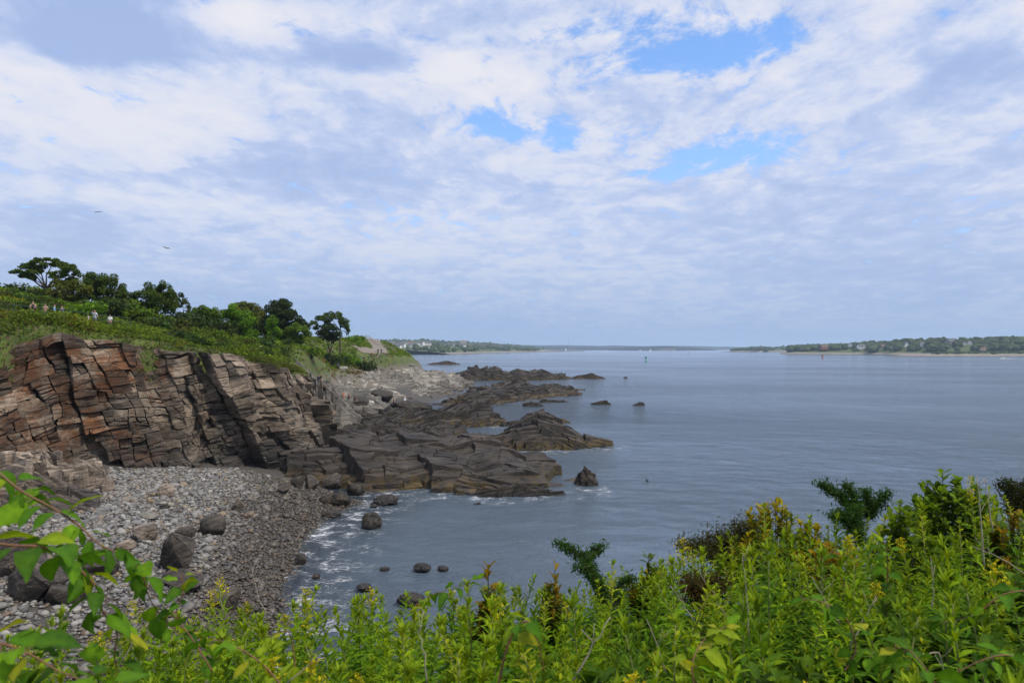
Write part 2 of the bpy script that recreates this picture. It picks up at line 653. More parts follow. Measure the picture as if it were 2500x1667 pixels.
def tps(pts):
    P = np.array(pts, float)
    X, z = P[:, :2] / 50.0, P[:, 2]
    n = len(P)
    r = np.linalg.norm(X[:, None] - X[None], axis=2)
    K = np.where(r > 0, r * r * np.log(r + 1e-12), 0)
    A = np.zeros((n + 3, n + 3))
    A[:n, :n] = K + np.eye(n) * 0.002
    A[:n, n] = 1
    A[:n, n + 1:] = X
    A[n:, :n] = A[:n, n:].T
    wv = np.linalg.solve(A, np.concatenate([z, [0, 0, 0]]))

    def f(x, y):
        Q = np.stack([x, y], 1) / 50.0
        rr = np.linalg.norm(Q[:, None] - X[None], axis=2)
        return np.where(rr > 0, rr * rr * np.log(rr + 1e-12), 0) @ wv[:n] + wv[n] + Q @ wv[n + 1:]
    return f


def PT(px, py, Y, dz_=0.0):
    p = at(px, py, Y)
    return (p.x, p.y, p.z + dz_)


def PZ(px, py, z):
    return tuple(gnd(px, py, z))


HI = [(x - 1.8, y + 2.4, z) for (x, y), z in zip(CLIFF_B, CLIFF_ZT)] + [
    (-62, 40, 13.0), (-55, 52, 14.6), PT(0, 0, 58)[:2] + (15.4,), PT(150, 0, 63)[:2] + (15.1,), PT(310, 0, 69)[:2] + (14.6,),
    PT(-150, 0, 62)[:2] + (16.3,), PT(0, 727, 95), PT(125, 730, 95), PT(-200, 720, 95), PT(330, 775, 95), PT(230, 765, 88),
    PT(500, 806, 108), PT(430, 800, 92), PT(600, 838, 108), PT(700, 842, 125), PT(560, 862, 84), PT(640, 866, 88), PT(650, 862, 100),
    PT(650, 834, 190), PT(760, 834, 190), PT(850, 836, 200), PT(905, 843, 230), PT(935, 834, 262), PT(985, 866, 238), PT(1000, 872, 262),
    PT(850, 884, 185), PT(740, 884, 148), PT(700, 884, 118), PT(500, 822, 190), PT(300, 785, 190), PT(0, 745, 190), PT(960, 850, 320),
    PT(400, 820, 300), PT(900, 852, 215), PT(500, 835, 250), PT(650, 842, 250), PT(780, 842, 245), PT(300, 800, 250), PT(400, 806, 122), PT(500, 822, 128), PT(300, 780, 122), PT(580, 838, 125),
    PT(870, 843, 222), PT(945, 858, 225)]
LO = [PZ(680, 1450, 0), PZ(705, 1380, 0), PZ(740, 1310, 0), PZ(790, 1262, 0), PZ(870, 1225, 0.0), PZ(200, 1152, 3.0), PZ(330, 1150, 2.6), PZ(450, 1142, 2.3),
      PZ(600, 1152, 1.5), PZ(740, 1120, 1.0), PZ(450, 1250, 1.9), PZ(300, 1330, 2.3), PZ(120, 1300, 2.9), PZ(550, 1350, 1.3), PZ(620, 1250, 1.0),
      PZ(400, 1450, 1.7), PZ(150, 1450, 2.2), PZ(820, 1330, -0.6), PZ(950, 1330, -1.4), PZ(780, 1480, -0.8), PZ(1000, 1500, -1.8), PZ(1000, 1250, -1.2),
      (-20, 20, 1.2), (-8, 20, -1.0), (5, 20, -2.0), (20, 20, -2.5), (-34, 30, 3.0), (-45, 38, 3.2), (-30, 18, 2.5),
      (-14, 64, -0.8), (-18, 74, 0.2), (-15, 88, 0.0), (-24, 100, 0.4), (-12, 110, -0.8), (-27, 116, 0.6), (-14, 140, -0.9), (-20, 150, 0.2),
      (10, 80, -3), (25, 60, -4), (30, 120, -5), (40, 200, -6), (60, 300, -7), (5, 150, -3),
      PT(880, 900, 185), PT(765, 962, 148), PT(860, 965, 160), PT(800, 905, 158), PT(775, 900, 140), PT(1000, 897, 228), PT(1055, 926, 222), PT(980, 984, 148, -0.3),
      PT(1000, 942, 182), PT(930, 930, 190), PT(900, 1003, 135), PT(760, 1005, 122), PT(960, 965, 165), PT(1040, 910, 255), PT(1080, 935, 235), PT(1090, 975, 175, -0.5),
      PT(860, 1020, 124), PT(1030, 905, 285), (-20, 310, -1), (-35, 350, -2)]
f_hi, f_lo = tps(HI), tps(LO)


def side(x, y):
    """signed distance to the land edge, positive on the upper (land) side"""
    best = np.full(len(x), 1e9)
    sg = np.zeros(len(x))
    for (ax, ay), (bx, by) in zip(BOUND[:-1], BOUND[1:]):
        dx, dy = bx - ax, by - ay
        l2 = dx * dx + dy * dy
        t = np.clip(((x - ax) * dx + (y - ay) * dy) / l2, 0, 1)
        d = np.hypot(x - ax - t * dx, y - ay - t * dy)
        c = dx * (y - ay) - dy * (x - ax)
        up = d < best
        best = np.where(up, d, best)
        sg = np.where(up, np.sign(c), sg)
    return best * sg


def near_z(x, y):
    """the bluff the camera stands on"""
    edge = 5.4 + 0.34 * x + 0.3 * np.sin(x * 1.3)
    edge = np.clip(edge, 4.2, 9.0)
    z = 11.25 + 0.10 * x - 0.17 * y
    z = np.where(x > 9, z - (x - 9) * 0.4, z)
    return z - np.maximum(0, y - edge) * 1.25 - np.maximum(0, np.abs(x) - 18) * 0.9 + 0.06 * np.sin(x * 2.1 + y)


def ground_np(x, y):
    x = np.asarray(x, float)
    y = np.asarray(y, float)
    s = side(x, y)
    m = np.clip((s - np.where(y < 92, 3.3, 0.8)) / 2.4, 0, 1)
    m = m * m * (3 - 2 * m)
    lo = np.clip(f_lo(x, y), -7, 12)
    hi = np.clip(f_hi(x, y), 5, 27)
    z = lo + m * np.maximum(hi - lo, 0)
    z = np.where(y < 40, np.maximum(z, near_z(x, y)), z)
    return z


GX0, GX1, GY0, GY1, GS = -160, 80, -14, 330, 1.0
gx = np.arange(GX0, GX1 + GS, GS)
gy = np.arange(GY0, GY1 + GS, GS)
GXX, GYY = np.meshgrid(gx, gy)
GZ = ground_np(GXX.ravel(), GYY.ravel()).reshape(GXX.shape)
SIDE = side(GXX.ravel(), GYY.ravel()).reshape(GXX.shape)
GZL = GZ.tolist()


def gz(x, y):
    fx = min(max((x - GX0) / GS, 0), GZ.shape[1] - 1.001)
    fy = min(max((y - GY0) / GS, 0), GZ.shape[0] - 1.001)
    i, j = int(fx), int(fy)
    u, v = fx - i, fy - j
    a, b = GZL[j], GZL[j + 1]
    return (a[i] * (1 - u) + a[i + 1] * u) * (1 - v) + (b[i] * (1 - u) + b[i + 1] * u) * v


def gz_np(x, y):
    fx = np.clip((x - GX0) / GS, 0, GZ.shape[1] - 1.001)
    fy = np.clip((y - GY0) / GS, 0, GZ.shape[0] - 1.001)
    i, j = fx.astype(int), fy.astype(int)
    u, v = fx - i, fy - j
    return (GZ[j, i] * (1 - u) + GZ[j, i + 1] * u) * (1 - v) + (GZ[j + 1, i] * (1 - u) + GZ[j + 1, i + 1] * u) * v


def ground_mat():
    m, t = material('soil_and_turf')
    pos = t.n('ShaderNodeNewGeometry', None, None).outputs['Position']
    z = t.n('ShaderNodeSeparateXYZ', {0: pos}, None).outputs[2]
    n = t.noise(pos, 0.35, 6, 0.65)
    n2 = t.noise(pos, 3.0, 5, 0.7)
    green = t.mix(t.rng(n, 0.35, 0.65), (0.05, 0.08, 0.014), (0.10, 0.14, 0.025))
    soil = t.mix(n2, (0.055, 0.035, 0.022), (0.16, 0.10, 0.06))
    land = t.mix(t.rng(n2, 0.50, 0.66), green, soil)
    shore = t.mix(n2, (0.03, 0.028, 0.025), (0.11, 0.10, 0.09))
    deep = t.mix(n2, (0.012, 0.015, 0.015), (0.045, 0.045, 0.036))
    shore = t.mix(t.rng(z, 2.6, 4.0), shore, t.mix(n2, (0.05, 0.044, 0.036), (0.24, 0.21, 0.17)))
    c = t.mix(t.rng(t.math('ADD', z, t.math('MULTIPLY', n, 3.0)), 8.0, 10.5), shore, land)
    c = t.mix(t.rng(z, 0.15, -1.0), c, deep)
    finish(t, t.n('ShaderNodeBsdfPrincipled', {'Base Color': c, 'Roughness': 0.9,
                                               'Normal': t.n('ShaderNodeBump', {'Height': n2, 'Strength': 0.7, 'Distance': 0.2})}))
    return m


M_GROUND = ground_mat()
ny, nx = GZ.shape
idx = np.arange(nx * ny).reshape(ny, nx)
F = np.stack([idx[:-1, :-1], idx[:-1, 1:], idx[1:, 1:], idx[1:, :-1]], -1).reshape(-1, 4)
V = np.stack([GXX.ravel(), GYY.ravel(), GZ.ravel()], 1)
V[:, 2] += 0.12 * vnoise(V * 0.45, 3) * (V[:, 2] > 3)
terrain = link('terrain', np_mesh('terrain', V, F, smooth=True), None, M_GROUND)
tag(terrain, kind='structure')

# sea floor under everything, out to the horizon
M_BED = plain('sea_floor', (0.016, 0.022, 0.024), 0.9, var=0.3, scale=0.05)
mb = MB()
mb.add([(-14600, -450, -7.5), (14600, -450, -7.5), (14600, 14700, -7.5), (-14600, 14700, -7.5)], [(0, 1, 2, 3)])
tag(mb.build('sea_floor', M_BED), kind='structure')


# ------------------------------------------------------------------ the sea
def sea_mat():
    m, t = material('sea_water')
    pos = t.n('ShaderNodeNewGeometry', None, None).outputs['Position']
    pw = t.vec('ADD', pos, t.vec('SCALE', t.noise(pos, 0.12, 3, 0.6, out=1)))
    pw.node.inputs[1].links[0].from_node.inputs['Scale'].default_value = 5.0
    p2 = t.n('ShaderNodeMapping', {'Vector': pw, 'Rotation': (0, 0, 0.35), 'Scale': (1.0, 1.7, 1.0)})
    big = t.noise(p2, 0.16, 5, 0.6)
    mid = t.noise(p2, 0.75, 5, 0.62, dist=0.3)
    sml = t.noise(p2, 3.2, 5, 0.65)
    far = t.noise(t.vec('MULTIPLY', pos, (0.02, 0.05, 1.0)), 0.25, 4, 0.6)
    h = t.math('ADD', t.math('MULTIPLY', big, 0.24), t.math('ADD', t.math('MULTIPLY', mid, 0.46), t.math('MULTIPLY', sml, 0.40)))
    amp = t.rng(far, 0.35, 0.65, 0.55, 1.15)
    nrm = t.n('ShaderNodeBump', {'Height': h, 'Strength': amp, 'Distance': 0.58})
    # foam: lace of broken white water, strongest where the swell runs up the shingle and round the ledges
    sx = t.n('ShaderNodeSeparateXYZ', {0: pos}, None)
    foam_at = attr(t, 'foam', 2)
    fw = t.vec('ADD', pos, t.vec('SCALE', t.noise(pos, 0.8, 3, 0.6, out=1)))
    lace = t.n('ShaderNodeTexVoronoi', {'Vector': t.vec('MULTIPLY', fw, (0.8, 1.5, 1.0)), 'Scale': 0.95}, feature='DISTANCE_TO_EDGE')
    lace2 = t.n('ShaderNodeTexVoronoi', {'Vector': t.vec('MULTIPLY', fw, (0.8, 1.5, 1.0)), 'Scale': 2.6}, feature='DISTANCE_TO_EDGE')
    br = t.noise(pos, 0.55, 5, 0.7)
    l = t.math('ADD', t.rng(lace, 0.10, 0.0), t.math('MULTIPLY', t.rng(lace2, 0.14, 0.0), 0.7))
    f = t.math('MULTIPLY', t.math('MULTIPLY', l, t.rng(br, 0.45, 0.67)), foam_at, clamp=True)
    speck = t.math('MULTIPLY', t.rng(t.noise(pos, 5.0, 4, 0.75), 0.66, 0.74), t.math('MULTIPLY', foam_at, t.rng(br, 0.45, 0.7, 0.0, 0.6)))
    f = t.math('MAXIMUM', f, speck, clamp=True)
    fr = t.n('ShaderNodeFresnel', {'IOR': 1.333, 'Normal': nrm})
    gl = t.n('ShaderNodeBsdfGlossy', {'Color': (0.93, 0.96, 1.0), 'Roughness': 0.11, 'Normal': nrm})
    tr = t.n('ShaderNodeBsdfTransparent', {'Color': (0.42, 0.47, 0.46)})
    df = t.n('ShaderNodeBsdfDiffuse', {'Color': (0.088, 0.120, 0.155), 'Normal': nrm})
    shal = attr(t, 'shallow', 2)
    body = t.n('ShaderNodeMixShader', {0: t.math('MULTIPLY', shal, 0.75), 1: df, 2: tr})
    wat = t.n('ShaderNodeMixShader', {0: fr, 1: body, 2: gl})
    white = t.n('ShaderNodeBsdfDiffuse', {'Color': (0.78, 0.80, 0.82)})
    finish(t, t.n('ShaderNodeMixShader', {0: t.math('MULTIPLY', f, 0.9), 1: wat, 2: white}))
    return m


M_SEA = sea_mat()
# a fine sheet inshore with real swell, joined to a coarse one that runs to the horizon
X0, X1, Y0, Y1 = -40.0, 64.0, 14.0, 118.0
st = 0.5
xs, ys = np.arange(X0, X1 + st, st), np.arange(Y0, Y1 + st, st)
XX, YY = np.meshgrid(xs, ys)
fade = np.minimum.reduce([(XX - X0) / 10, (X1 - XX) / 10, (YY - Y0) / 10, (Y1 - YY) / 20]).clip(0, 1)
sw = 0
sw = sw + 0.07 * vnoise(np.stack([XX.ravel() * 0.3 + YY.ravel() * 0.14, YY.ravel() * 0.45, 0 * XX.ravel()], 1), 5, 3).reshape(XX.shape)
fine = (XX, YY, sw * fade)
WV = np.stack([XX.ravel(), YY.ravel(), (sw * fade).ravel()], 1)
ny, nx = XX.shape
idx = np.arange(nx * ny).reshape(ny, nx)
WF = np.stack([idx[:-1, :-1], idx[:-1, 1:], idx[1:, 1:], idx[1:, :-1]], -1).reshape(-1, 4)
# coarse frame round it
cx = np.array([-14500, -6000, -2000, -600, -160, X0, X1, 160, 320, 700, 2000, 6000, 14500.0])
cy = np.array([-400.0, Y0, Y1, 160, 200, 240, 290, 340, 500, 900, 2000, 5000, 9000, 14500])
cX, cY = np.meshgrid(cx, cy)
off = len(WV)
cidx = np.arange(cX.size).reshape(cX.shape) + off
CF = []
for j in range(len(cy) - 1):
    for i in range(len(cx) - 1):
        if cy[j] == Y0 and cx[i] == X0:
            continue
        CF.append((cidx[j, i], cidx[j, i + 1], cidx[j + 1, i + 1], cidx[j + 1, i]))
WV = np.concatenate([WV, np.stack([cX.ravel(), cY.ravel(), 0 * cX.ravel()], 1)])
WF = np.concatenate([WF, np.array(CF)])
sea_me = np_mesh('sea', WV, WF, smooth=True)
zb = np.full(len(WV), -7.0)
inb = (WV[:, 0] > GX0) & (WV[:, 0] < GX1) & (WV[:, 1] > GY0) & (WV[:, 1] < GY1)
zb[inb] = gz_np(WV[inb, 0], WV[inb, 1])
foam = np.clip(1.15 - np.abs(zb + 0.45) * 1.05, 0, 1) * (WV[:, 1] < 62) * (WV[:, 0] < 2) * 0.75
shallow = np.clip(1 + zb / 1.8, 0, 1)

# ------------------------------------------------------------------ rock
GREY = [(0.10, 0.095, 0.088), (0.19, 0.18, 0.165), (0.30, 0.285, 0.26)]
M_CLIFF = rock_mat('cliff_rock', [(0.020, 0.017, 0.014), (0.080, 0.060, 0.042), (0.23, 0.18, 0.132), (0.12, 0.108, 0.092)], rust=(0.115, 0.042, 0.011), rust_amt=0.045,
                   rust_x=(-37, -24), tide=(1.6, 6.0), tide_col=(0.044, 0.040, 0.036), bed=(0.10, 0.20, 0.0), band=5.5, size=0.28, bump=0.9, wetgloss=0.75)
M_HEAD = rock_mat('headland_rock', [(0.09, 0.083, 0.075), (0.19, 0.178, 0.155), (0.32, 0.295, 0.25), (0.20, 0.185, 0.16)], rust=(0.30, 0.19, 0.10), rust_amt=-0.03,
                  tide=(0.2, 2.2), tide_col=(0.06, 0.05, 0.042), weed=(0.2, 1.3), bed=(0.7, 0.35, 0.0), band=2.4, size=0.12, bump=0.9, crack=0.35)
M_COVE = rock_mat('cove_rock_grey', [(0.05, 0.046, 0.042), (0.12, 0.11, 0.095), (0.22, 0.20, 0.17), (0.10, 0.09, 0.08)], rust=(0.16, 0.10, 0.05), rust_amt=0.0, tide=(0.5, 2.6), bed=(0.2, 0.3, 0.0), band=4.0,
                  size=0.25, bump=0.9)
M_LEDGE = rock_mat('tidal_rock', [(0.011, 0.010, 0.009), (0.028, 0.022, 0.017), (0.062, 0.049, 0.037), (0.024, 0.021, 0.018)], rust=(0.060, 0.031, 0.016), rust_amt=0.0,
                   tide=(0.1, 1.1), tide_col=(0.016, 0.013, 0.010), weed=(0.3, 1.7), weed_col=(0.085, 0.055, 0.012), bed=(0.95, 0.25, 0.2), band=3.6, size=0.3, rough=0.7, bump=1.0, crack=0.5)
M_WEED = rock_mat('weedy_rock', [(0.010, 0.008, 0.005), (0.028, 0.020, 0.010), (0.052, 0.034, 0.013)], tide=(0.0, 0.6), tide_col=(0.012, 0.010, 0.008), band=1.0, size=2.5,
                  rough=0.55, bump=1.0)
M_BOULD = rock_mat('boulder_rock', [(0.018, 0.015, 0.013), (0.06, 0.048, 0.038), (0.13, 0.105, 0.08)], rust=(0.13, 0.08, 0.04), rust_amt=0.02, bed=(0.5, 0.5, 0.2), band=5.0,
                   size=0.9, bump=0.8, rough=0.7)
M_PALE = rock_mat('pale_rock', [(0.11, 0.09, 0.072), (0.25, 0.20, 0.155), (0.37, 0.30, 0.235)], rust=(0.27, 0.16, 0.08), rust_amt=0.0, bed=(0.15, 0.28, 0.1), band=6.0,
                  size=0.5, bump=0.8)


def polyline(pts, vals):
    L = [0.0]
    for a, b in zip(pts[:-1], pts[1:]):
        L.append(L[-1] + math.dist(a, b))

    def f(s):
        s = min(max(s, 0), L[-1] - 1e-6)
        k = 0
        while L[k + 1] < s:
            k += 1
        u = (s - L[k]) / (L[k + 1] - L[k])
        return [a + (b - a) * u for a, b in zip(vals[k], vals[k + 1])]
    return f, L[-1]


# the sea cliff: beds climb gently to the right, joints lean steeply; every block pushed in or out
nrm_v = []
for k in range(len(CLIFF_B)):
    a, b = CLIFF_B[max(k - 1, 0)], CLIFF_B[min(k + 1, len(CLIFF_B) - 1)]
    dx, dy = b[0] - a[0], b[1] - a[1]
    l = math.hypot(dx, dy)
    nrm_v.append((dy / l, -dx / l))
cl_f, CL_L = polyline(CLIFF_B, [(*p, *n_, zb_, zt_) for p, n_, zb_, zt_ in zip(CLIFF_B, nrm_v, CLIFF_ZB, CLIFF_ZT)])
CL_H = 11.0


def cliff_map(s, t, d):
    x, y, nx_, ny_, z0, z1 = cl_f(s)
    v = t / CL_H
    lean = 3.0 * max(v, -0.2) ** 1.25 if v > 0 else -0.8 * v * -1
    k = d - lean + 0.9 * math.sin(s * 0.55 + 0.8 * math.sin(t * 0.5)) * (1 - 0.5 * v) + 0.5 * math.sin(s * 1.25 + 1.0)
    return (x + nx_ * k, y + ny_ * k, z0 + v * (z1 - z0))


def faults(s, t):
    """large leaning joints where the whole face steps in or out"""
    o = 0.0
    for s0, lean_, st_ in ((13.5, 0.45, -1.3), (17.5, 0.40, 0.9), (22.5, 0.30, -0.8), (27.0, 0.28, 0.9), (31.5, 0.22, -0.7), (36.0, 0.2, -0.8), (9.0, 0.35, 0.6)):
        if s > s0 - lean_ * (t - 5):
            o += st_
    return o * 1.0


rng = random.Random(11)
cliff = empty('sea_cliff', (0, 0, 0))
tag(cliff, kind='structure')
outl = [(0, -1.2), (CL_L, -1.2), (CL_L, CL_H), (0, CL_H)]
coarse = bsp(outl, 2.05, 1.0, 0.20, rng, jit=0.16, vary=0.65, step=0.19, joint=math.radians(109))
coarse.sort(key=lambda c: -poly_area(c[0]))
rest = MB()
n_big = 0
for q, o in coarse:
    c = centroid(q)
    big_tilt = (rng.gauss(0, 0.13), rng.gauss(-0.02, 0.14))
    d_c = faults(*c) + max(-1.3, min(1.2, o))
    tint_c = rng.choice((0.55, 0.75, 0.9, 1.0, 1.2, 1.45))
    target = MB() if n_big < 300 else rest
    for fq, fo in bsp(q, 0.78, 3.6, 0.20, rng, jit=0.18, vary=0.9, step=0.10, joint=math.radians(109)):
        fc = centroid(fq)
        d = d_c + big_tilt[0] * (fc[0] - c[0]) + big_tilt[1] * (fc[1] - c[1]) + max(-0.35, min(0.35, fo))
        prism(target, fq, cliff_map, d, (big_tilt[0] + rng.gauss(0, 0.07), big_tilt[1] + rng.gauss(0, 0.14)), rng.choice((0.0, 0.02, 0.05, 0.09)), rng.uniform(0.02, 0.08), 2.2,
              tint_c * rng.uniform(0.8, 1.22))
    if target is not rest:
        target.build('rock_block', M_CLIFF, cliff)
        n_big += 1
if rest.v:
    tag(rest.build('small_rock_blocks', M_CLIFF, cliff), kind='stuff')


def inside(p, poly):
    r = False
    j = len(poly) - 1
    for i in range(len(poly)):
        if (poly[i][1] > p[1]) != (poly[j][1] > p[1]) and p[0] < (poly[j][0] - poly[i][0]) * (p[1] - poly[i][1]) / (poly[j][1] - poly[i][1]) + poly[i][0]:
            r = not r
        j = i
    return r


def edge_dist(p, poly):
    b = 1e9
    for i in range(len(poly)):
        ax, ay = poly[i]
        bx, by = poly[(i + 1) % len(poly)]
        dx, dy = bx - ax, by - ay
        u = min(1, max(0, ((p[0] - ax) * dx + (p[1] - ay) * dy) / (dx * dx + dy * dy + 1e-9)))
        b = min(b, math.hypot(p[0] - ax - u * dx, p[1] - ay - u * dy))
    return b


def ledge(name, label, poly, hf, mat, coarse_t, fine_t, ang=0.25, aniso=2.4, tilt=(0.05, 0.10), wdt=3.0, seed=1, cat='rock ledge', group=None, rough=1.0, floor=-0.6, part='rock_slab', cap=300):
    """a ledge of bedded rock: plan outline, height function, big slabs as parts with broken smaller beds inside each"""
    r_ = random.Random(seed)
    xs_, ys_ = [p[0] for p in poly], [p[1] for p in poly]
    cx_, cy_ = sum(xs_) / len(xs_), sum(ys_) / len(ys_)
    root = empty(name, (cx_, cy_, 0))
    if label:
        tag(root, label, cat, group)
    else:
        tag(root, kind='structure')
    m_ = 1.5
    bb = [(min(xs_) - m_, min(ys_) - m_), (max(xs_) + m_, min(ys_) - m_), (max(xs_) + m_, max(ys_) + m_), (min(xs_) - m_, max(ys_) + m_)]
    fm = lambda x, y, z: (x - cx_, y - cy_, z)
    cells = bsp(bb, coarse_t, aniso, ang, r_, jit=0.3, vary=0.75, step=0.05 * rough)
    cells.sort(key=lambda c: c[0][0][1])
    rest_ = MB()
    nb = 0
    for q, o in cells:
        c = centroid(q)
        tl = (tilt[0] + r_.gauss(0, 0.07 * rough), tilt[1] + r_.gauss(0, 0.09 * rough))
        tc = r_.uniform(0.75, 1.25)
        one = MB()
        dc = max(-0.5, min(0.5, o))
        for fq, fo in bsp(q, fine_t, 2.6, ang + r_.gauss(0, 0.16), r_, jit=0.38, vary=0.85, step=0.07 * rough):
            f_ = centroid(fq)
            if not inside(f_, poly):
                continue
            e = min(1.0, edge_dist(f_, poly) / wdt) ** 0.65
            h0 = hf(*f_)
            g = ((hf(f_[0] + 0.4, f_[1]) - h0) / 0.4, (hf(f_[0], f_[1] + 0.4) - h0) / 0.4)
            g = [max(-0.6, min(0.6, v)) for v in g]
            h = floor + (h0 - floor) * e + dc * e + max(-0.3, min(0.3, fo)) + (tl[0] * (f_[0] - c[0]) + tl[1] * (f_[1] - c[1])) * e
            prism(one, fq, fm, h, (g[0] + tl[0] + r_.gauss(0, 0.07 * rough), g[1] + tl[1] + r_.gauss(0, 0.07 * rough)), r_.choice((0, 0, 0.015, 0.04)), r_.uniform(0.02, 0.09), 2.6,
                  tc * r_.uniform(0.8, 1.2))
        if one.v:
            if nb < cap:
                one.build(part, mat, root)
                nb += 1
            else:
                rest_.add(one.v, one.f)
    if rest_.v:
        tag(rest_.build('small_slabs', mat, root), kind='stuff')
    return root


def lin(x0, y0, z0, x1, y1, z1):
    dx, dy = x1 - x0, y1 - y0
    l2 = dx * dx + dy * dy
    return lambda x, y: z0 + (z1 - z0) * min(1.15, max(-0.15, ((x - x0) * dx + (y - y0) * dy) / l2))


# main slab that runs out from the foot of the cliff
ledge('rock_ledge', 'long dark brown rock slab running from the cliff foot into the water beside the shingle',
      [(-25, 66), (-21.5, 64.5), (-17, 64.5), (-13.5, 61.5), (-9, 62.3), (-4.3, 60.6), (1, 60.0), (5.2, 62), (6.3, 66.5), (4, 72), (-2, 78), (-8, 84), (-16, 86), (-21, 80), (-21, 72)],
      lambda x, y: (lin(-2, 60, 0.45, -5, 72, 2.7)(x, y) - max(0, y - 75 + (x + 8) * 0.1) * 0.22) * (1 - 0.07 * max(0, x - 0)) + (0.3 if x < -14 else 0) + 0.25 * math.sin(x * 0.9 + y * 0.5), M_LEDGE, 4.6, 1.45, ang=0.22,
      aniso=2.0, tilt=(0.02, 0.02), wdt=3.4, seed=3, rough=0.27)
ledge('rock_ledge', 'broad brown rock hump with a broken grey crest, tip turned to the open water',
      [(-7, 90), (0, 86.5), (8, 87.0), (13.2, 89), (13.8, 92), (10, 97), (4, 101), (-2, 101), (-7, 97)],
      lambda x, y: 1.2 + 2.3 * max(0, 1 - abs(x - 4) / 6) * (1 if y > 92 else 0.55) + (0.7 if x > 0 else 0.2) - max(0, x - 7.5) * 0.22, M_LEDGE, 2.8, 1.1, ang=0.1, tilt=(-0.02, 0.05), wdt=3.5, seed=5, rough=1.0)
ledge('rock_ledge', 'low weed-covered rock flat between the cliff and the long slab',
      [(-24, 86), (-16, 85), (-8, 85), (-4, 90), (-6, 98), (-9, 104), (-19, 108), (-29, 106), (-27, 96)],
      lambda x, y: 1.0 + 0.5 * math.sin(x * 0.7) * math.sin(y * 0.6) + (0.8 if x < -19 else 0), M_LEDGE, 2.2, 0.8, ang=0.3, wdt=2.5, seed=8, rough=1.5)
ledge('rock_ledge', 'brown rock hump at the end of the weedy flats, water on both sides',
      [(-30, 110), (-19, 110), (-10, 111), (-3, 114), (-1.2, 118), (-4, 125), (-12, 130), (-22, 128), (-31, 124)],
      lambda x, y: 1.0 + 2.0 * math.exp(-((x + 6) / 5) ** 2 - ((y - 120) / 7) ** 2) + 0.5 * math.sin(x * 0.5 + y * 0.4), M_LEDGE, 2.6, 0.9, ang=0.15, wdt=2.5, seed=9, rough=1.4)
ledge('rock_ledge', 'wide dark ledge with two pointed tips below the pale headland',
      [(-17, 157), (-12, 156), (-4, 159), (3, 169), (11, 183), (18.5, 189), (19.5, 194), (15, 197), (22, 213), (23, 218), (14, 222), (0, 218), (-8, 206), (-15, 185)],
      lambda x, y: 1.8 + (0.5 if y > 190 and x < 5 else 0) - max(0, x - 4) * 0.04 + 0.6 * math.sin(x * 0.4 + y * 0.13), M_LEDGE, 3.6, 1.4, ang=0.35, wdt=5, seed=12, rough=1.6)
ledge('rock_ledge', 'farthest long dark ledge reaching right from the headland',
      [(-30, 276), (-17, 279), (0, 280), (14, 283), (26, 290), (24, 300), (10, 312), (-8, 316), (-24, 312)],
      lambda x, y: 3.3 + (0.8 if -16 < x < -6 else 0) - max(0, x - 8) * 0.06 + 0.5 * math.sin(x * 0.6), M_LEDGE, 4.2, 1.7, ang=0.15, wdt=6, seed=14, rough=1.8)


def small_ledge(label, px0, px1, py, H, dep, mat=None, seed=0, cat='rock'):
    a, b = gnd(px0, py), gnd(px1, py)
    L = b.x - a.x
    y = a.y
    r_ = random.Random(seed)
    poly = []
    for k in range(12):
        an = 2 * math.pi * k / 12
        poly.append(((a.x + b.x) / 2 + L / 2 * math.cos(an) * r_.uniform(0.9, 1.05), y + dep / 2 + dep / 2 * math.sin(an) * r_.uniform(0.8, 1.1)))
    pk = r_.uniform(-0.25, 0.25)
    xm = (a.x + b.x) / 2 + pk * L
    ledge('sea_rock', label, poly, lambda x, y_: H * (1.05 - 1.0 * abs(x - xm) / L), mat or M_LEDGE, max(0.6, min(2.4, L / 4)), max(0.22, L / 18), wdt=dep * 0.42, seed=seed, cat=cat,
          rough=(0.45 if H < 1.0 else 0.9), floor=-0.35, tilt=(0.02, 0.04))


small_ledge('low dark reef just beyond the tip of the farthest ledge', 1399, 1489, 925, 2.3, 9, seed=21)
small_ledge('tiny rock dot right of the farthest reef', 1520, 1534, 923.5, 0.9, 2.5, seed=22)
small_ledge('distant brown rock bar off the end of the headland', 1030, 1120, 891, 3.6, 30, seed=23)
small_ledge('thin awash rock out in the water, left of the outermost one', 1441, 1503, 988.5, 0.35, 3, M_WEED, seed=24)
small_ledge('outermost small rock with a double top in open water', 1540, 1585, 990.5, 0.6, 2.6, M_WEED, seed=25)
small_ledge('small rock ringed with foam at the front of the pointed ledge', 1274, 1336, 993, 0.9, 4, M_WEED, seed=26)
small_ledge('low dark rock strip running right toward the open water', 1310, 1392, 983, 0.8, 4.5, M_WEED, seed=27)
small_ledge('rounded dark rock in the channel above the grey-crested hump', 1256, 1354, 1034, 1.35, 5, seed=28)
small_ledge('flat little rock right of the rounded channel rock', 1350, 1398, 1034, 0.75, 3, seed=29)
small_ledge('flat weedy rock left of the rounded channel rock', 1205, 1296, 1042, 0.75, 4, M_WEED, seed=30)
small_ledge('black weed-covered rock off the tip of the long slab', 1402, 1476, 1190, 1.6, 3.6, M_WEED, seed=31)
small_ledge('weedy skirt of rock below the front edge of the long slab', 1110, 1400, 1214, 0.75, 2.4, M_WEED, seed=32)
small_ledge('sliver of wet rock breaking the water in the cove', 1135, 1178, 1236, 0.2, 0.8, M_WEED, seed=33)

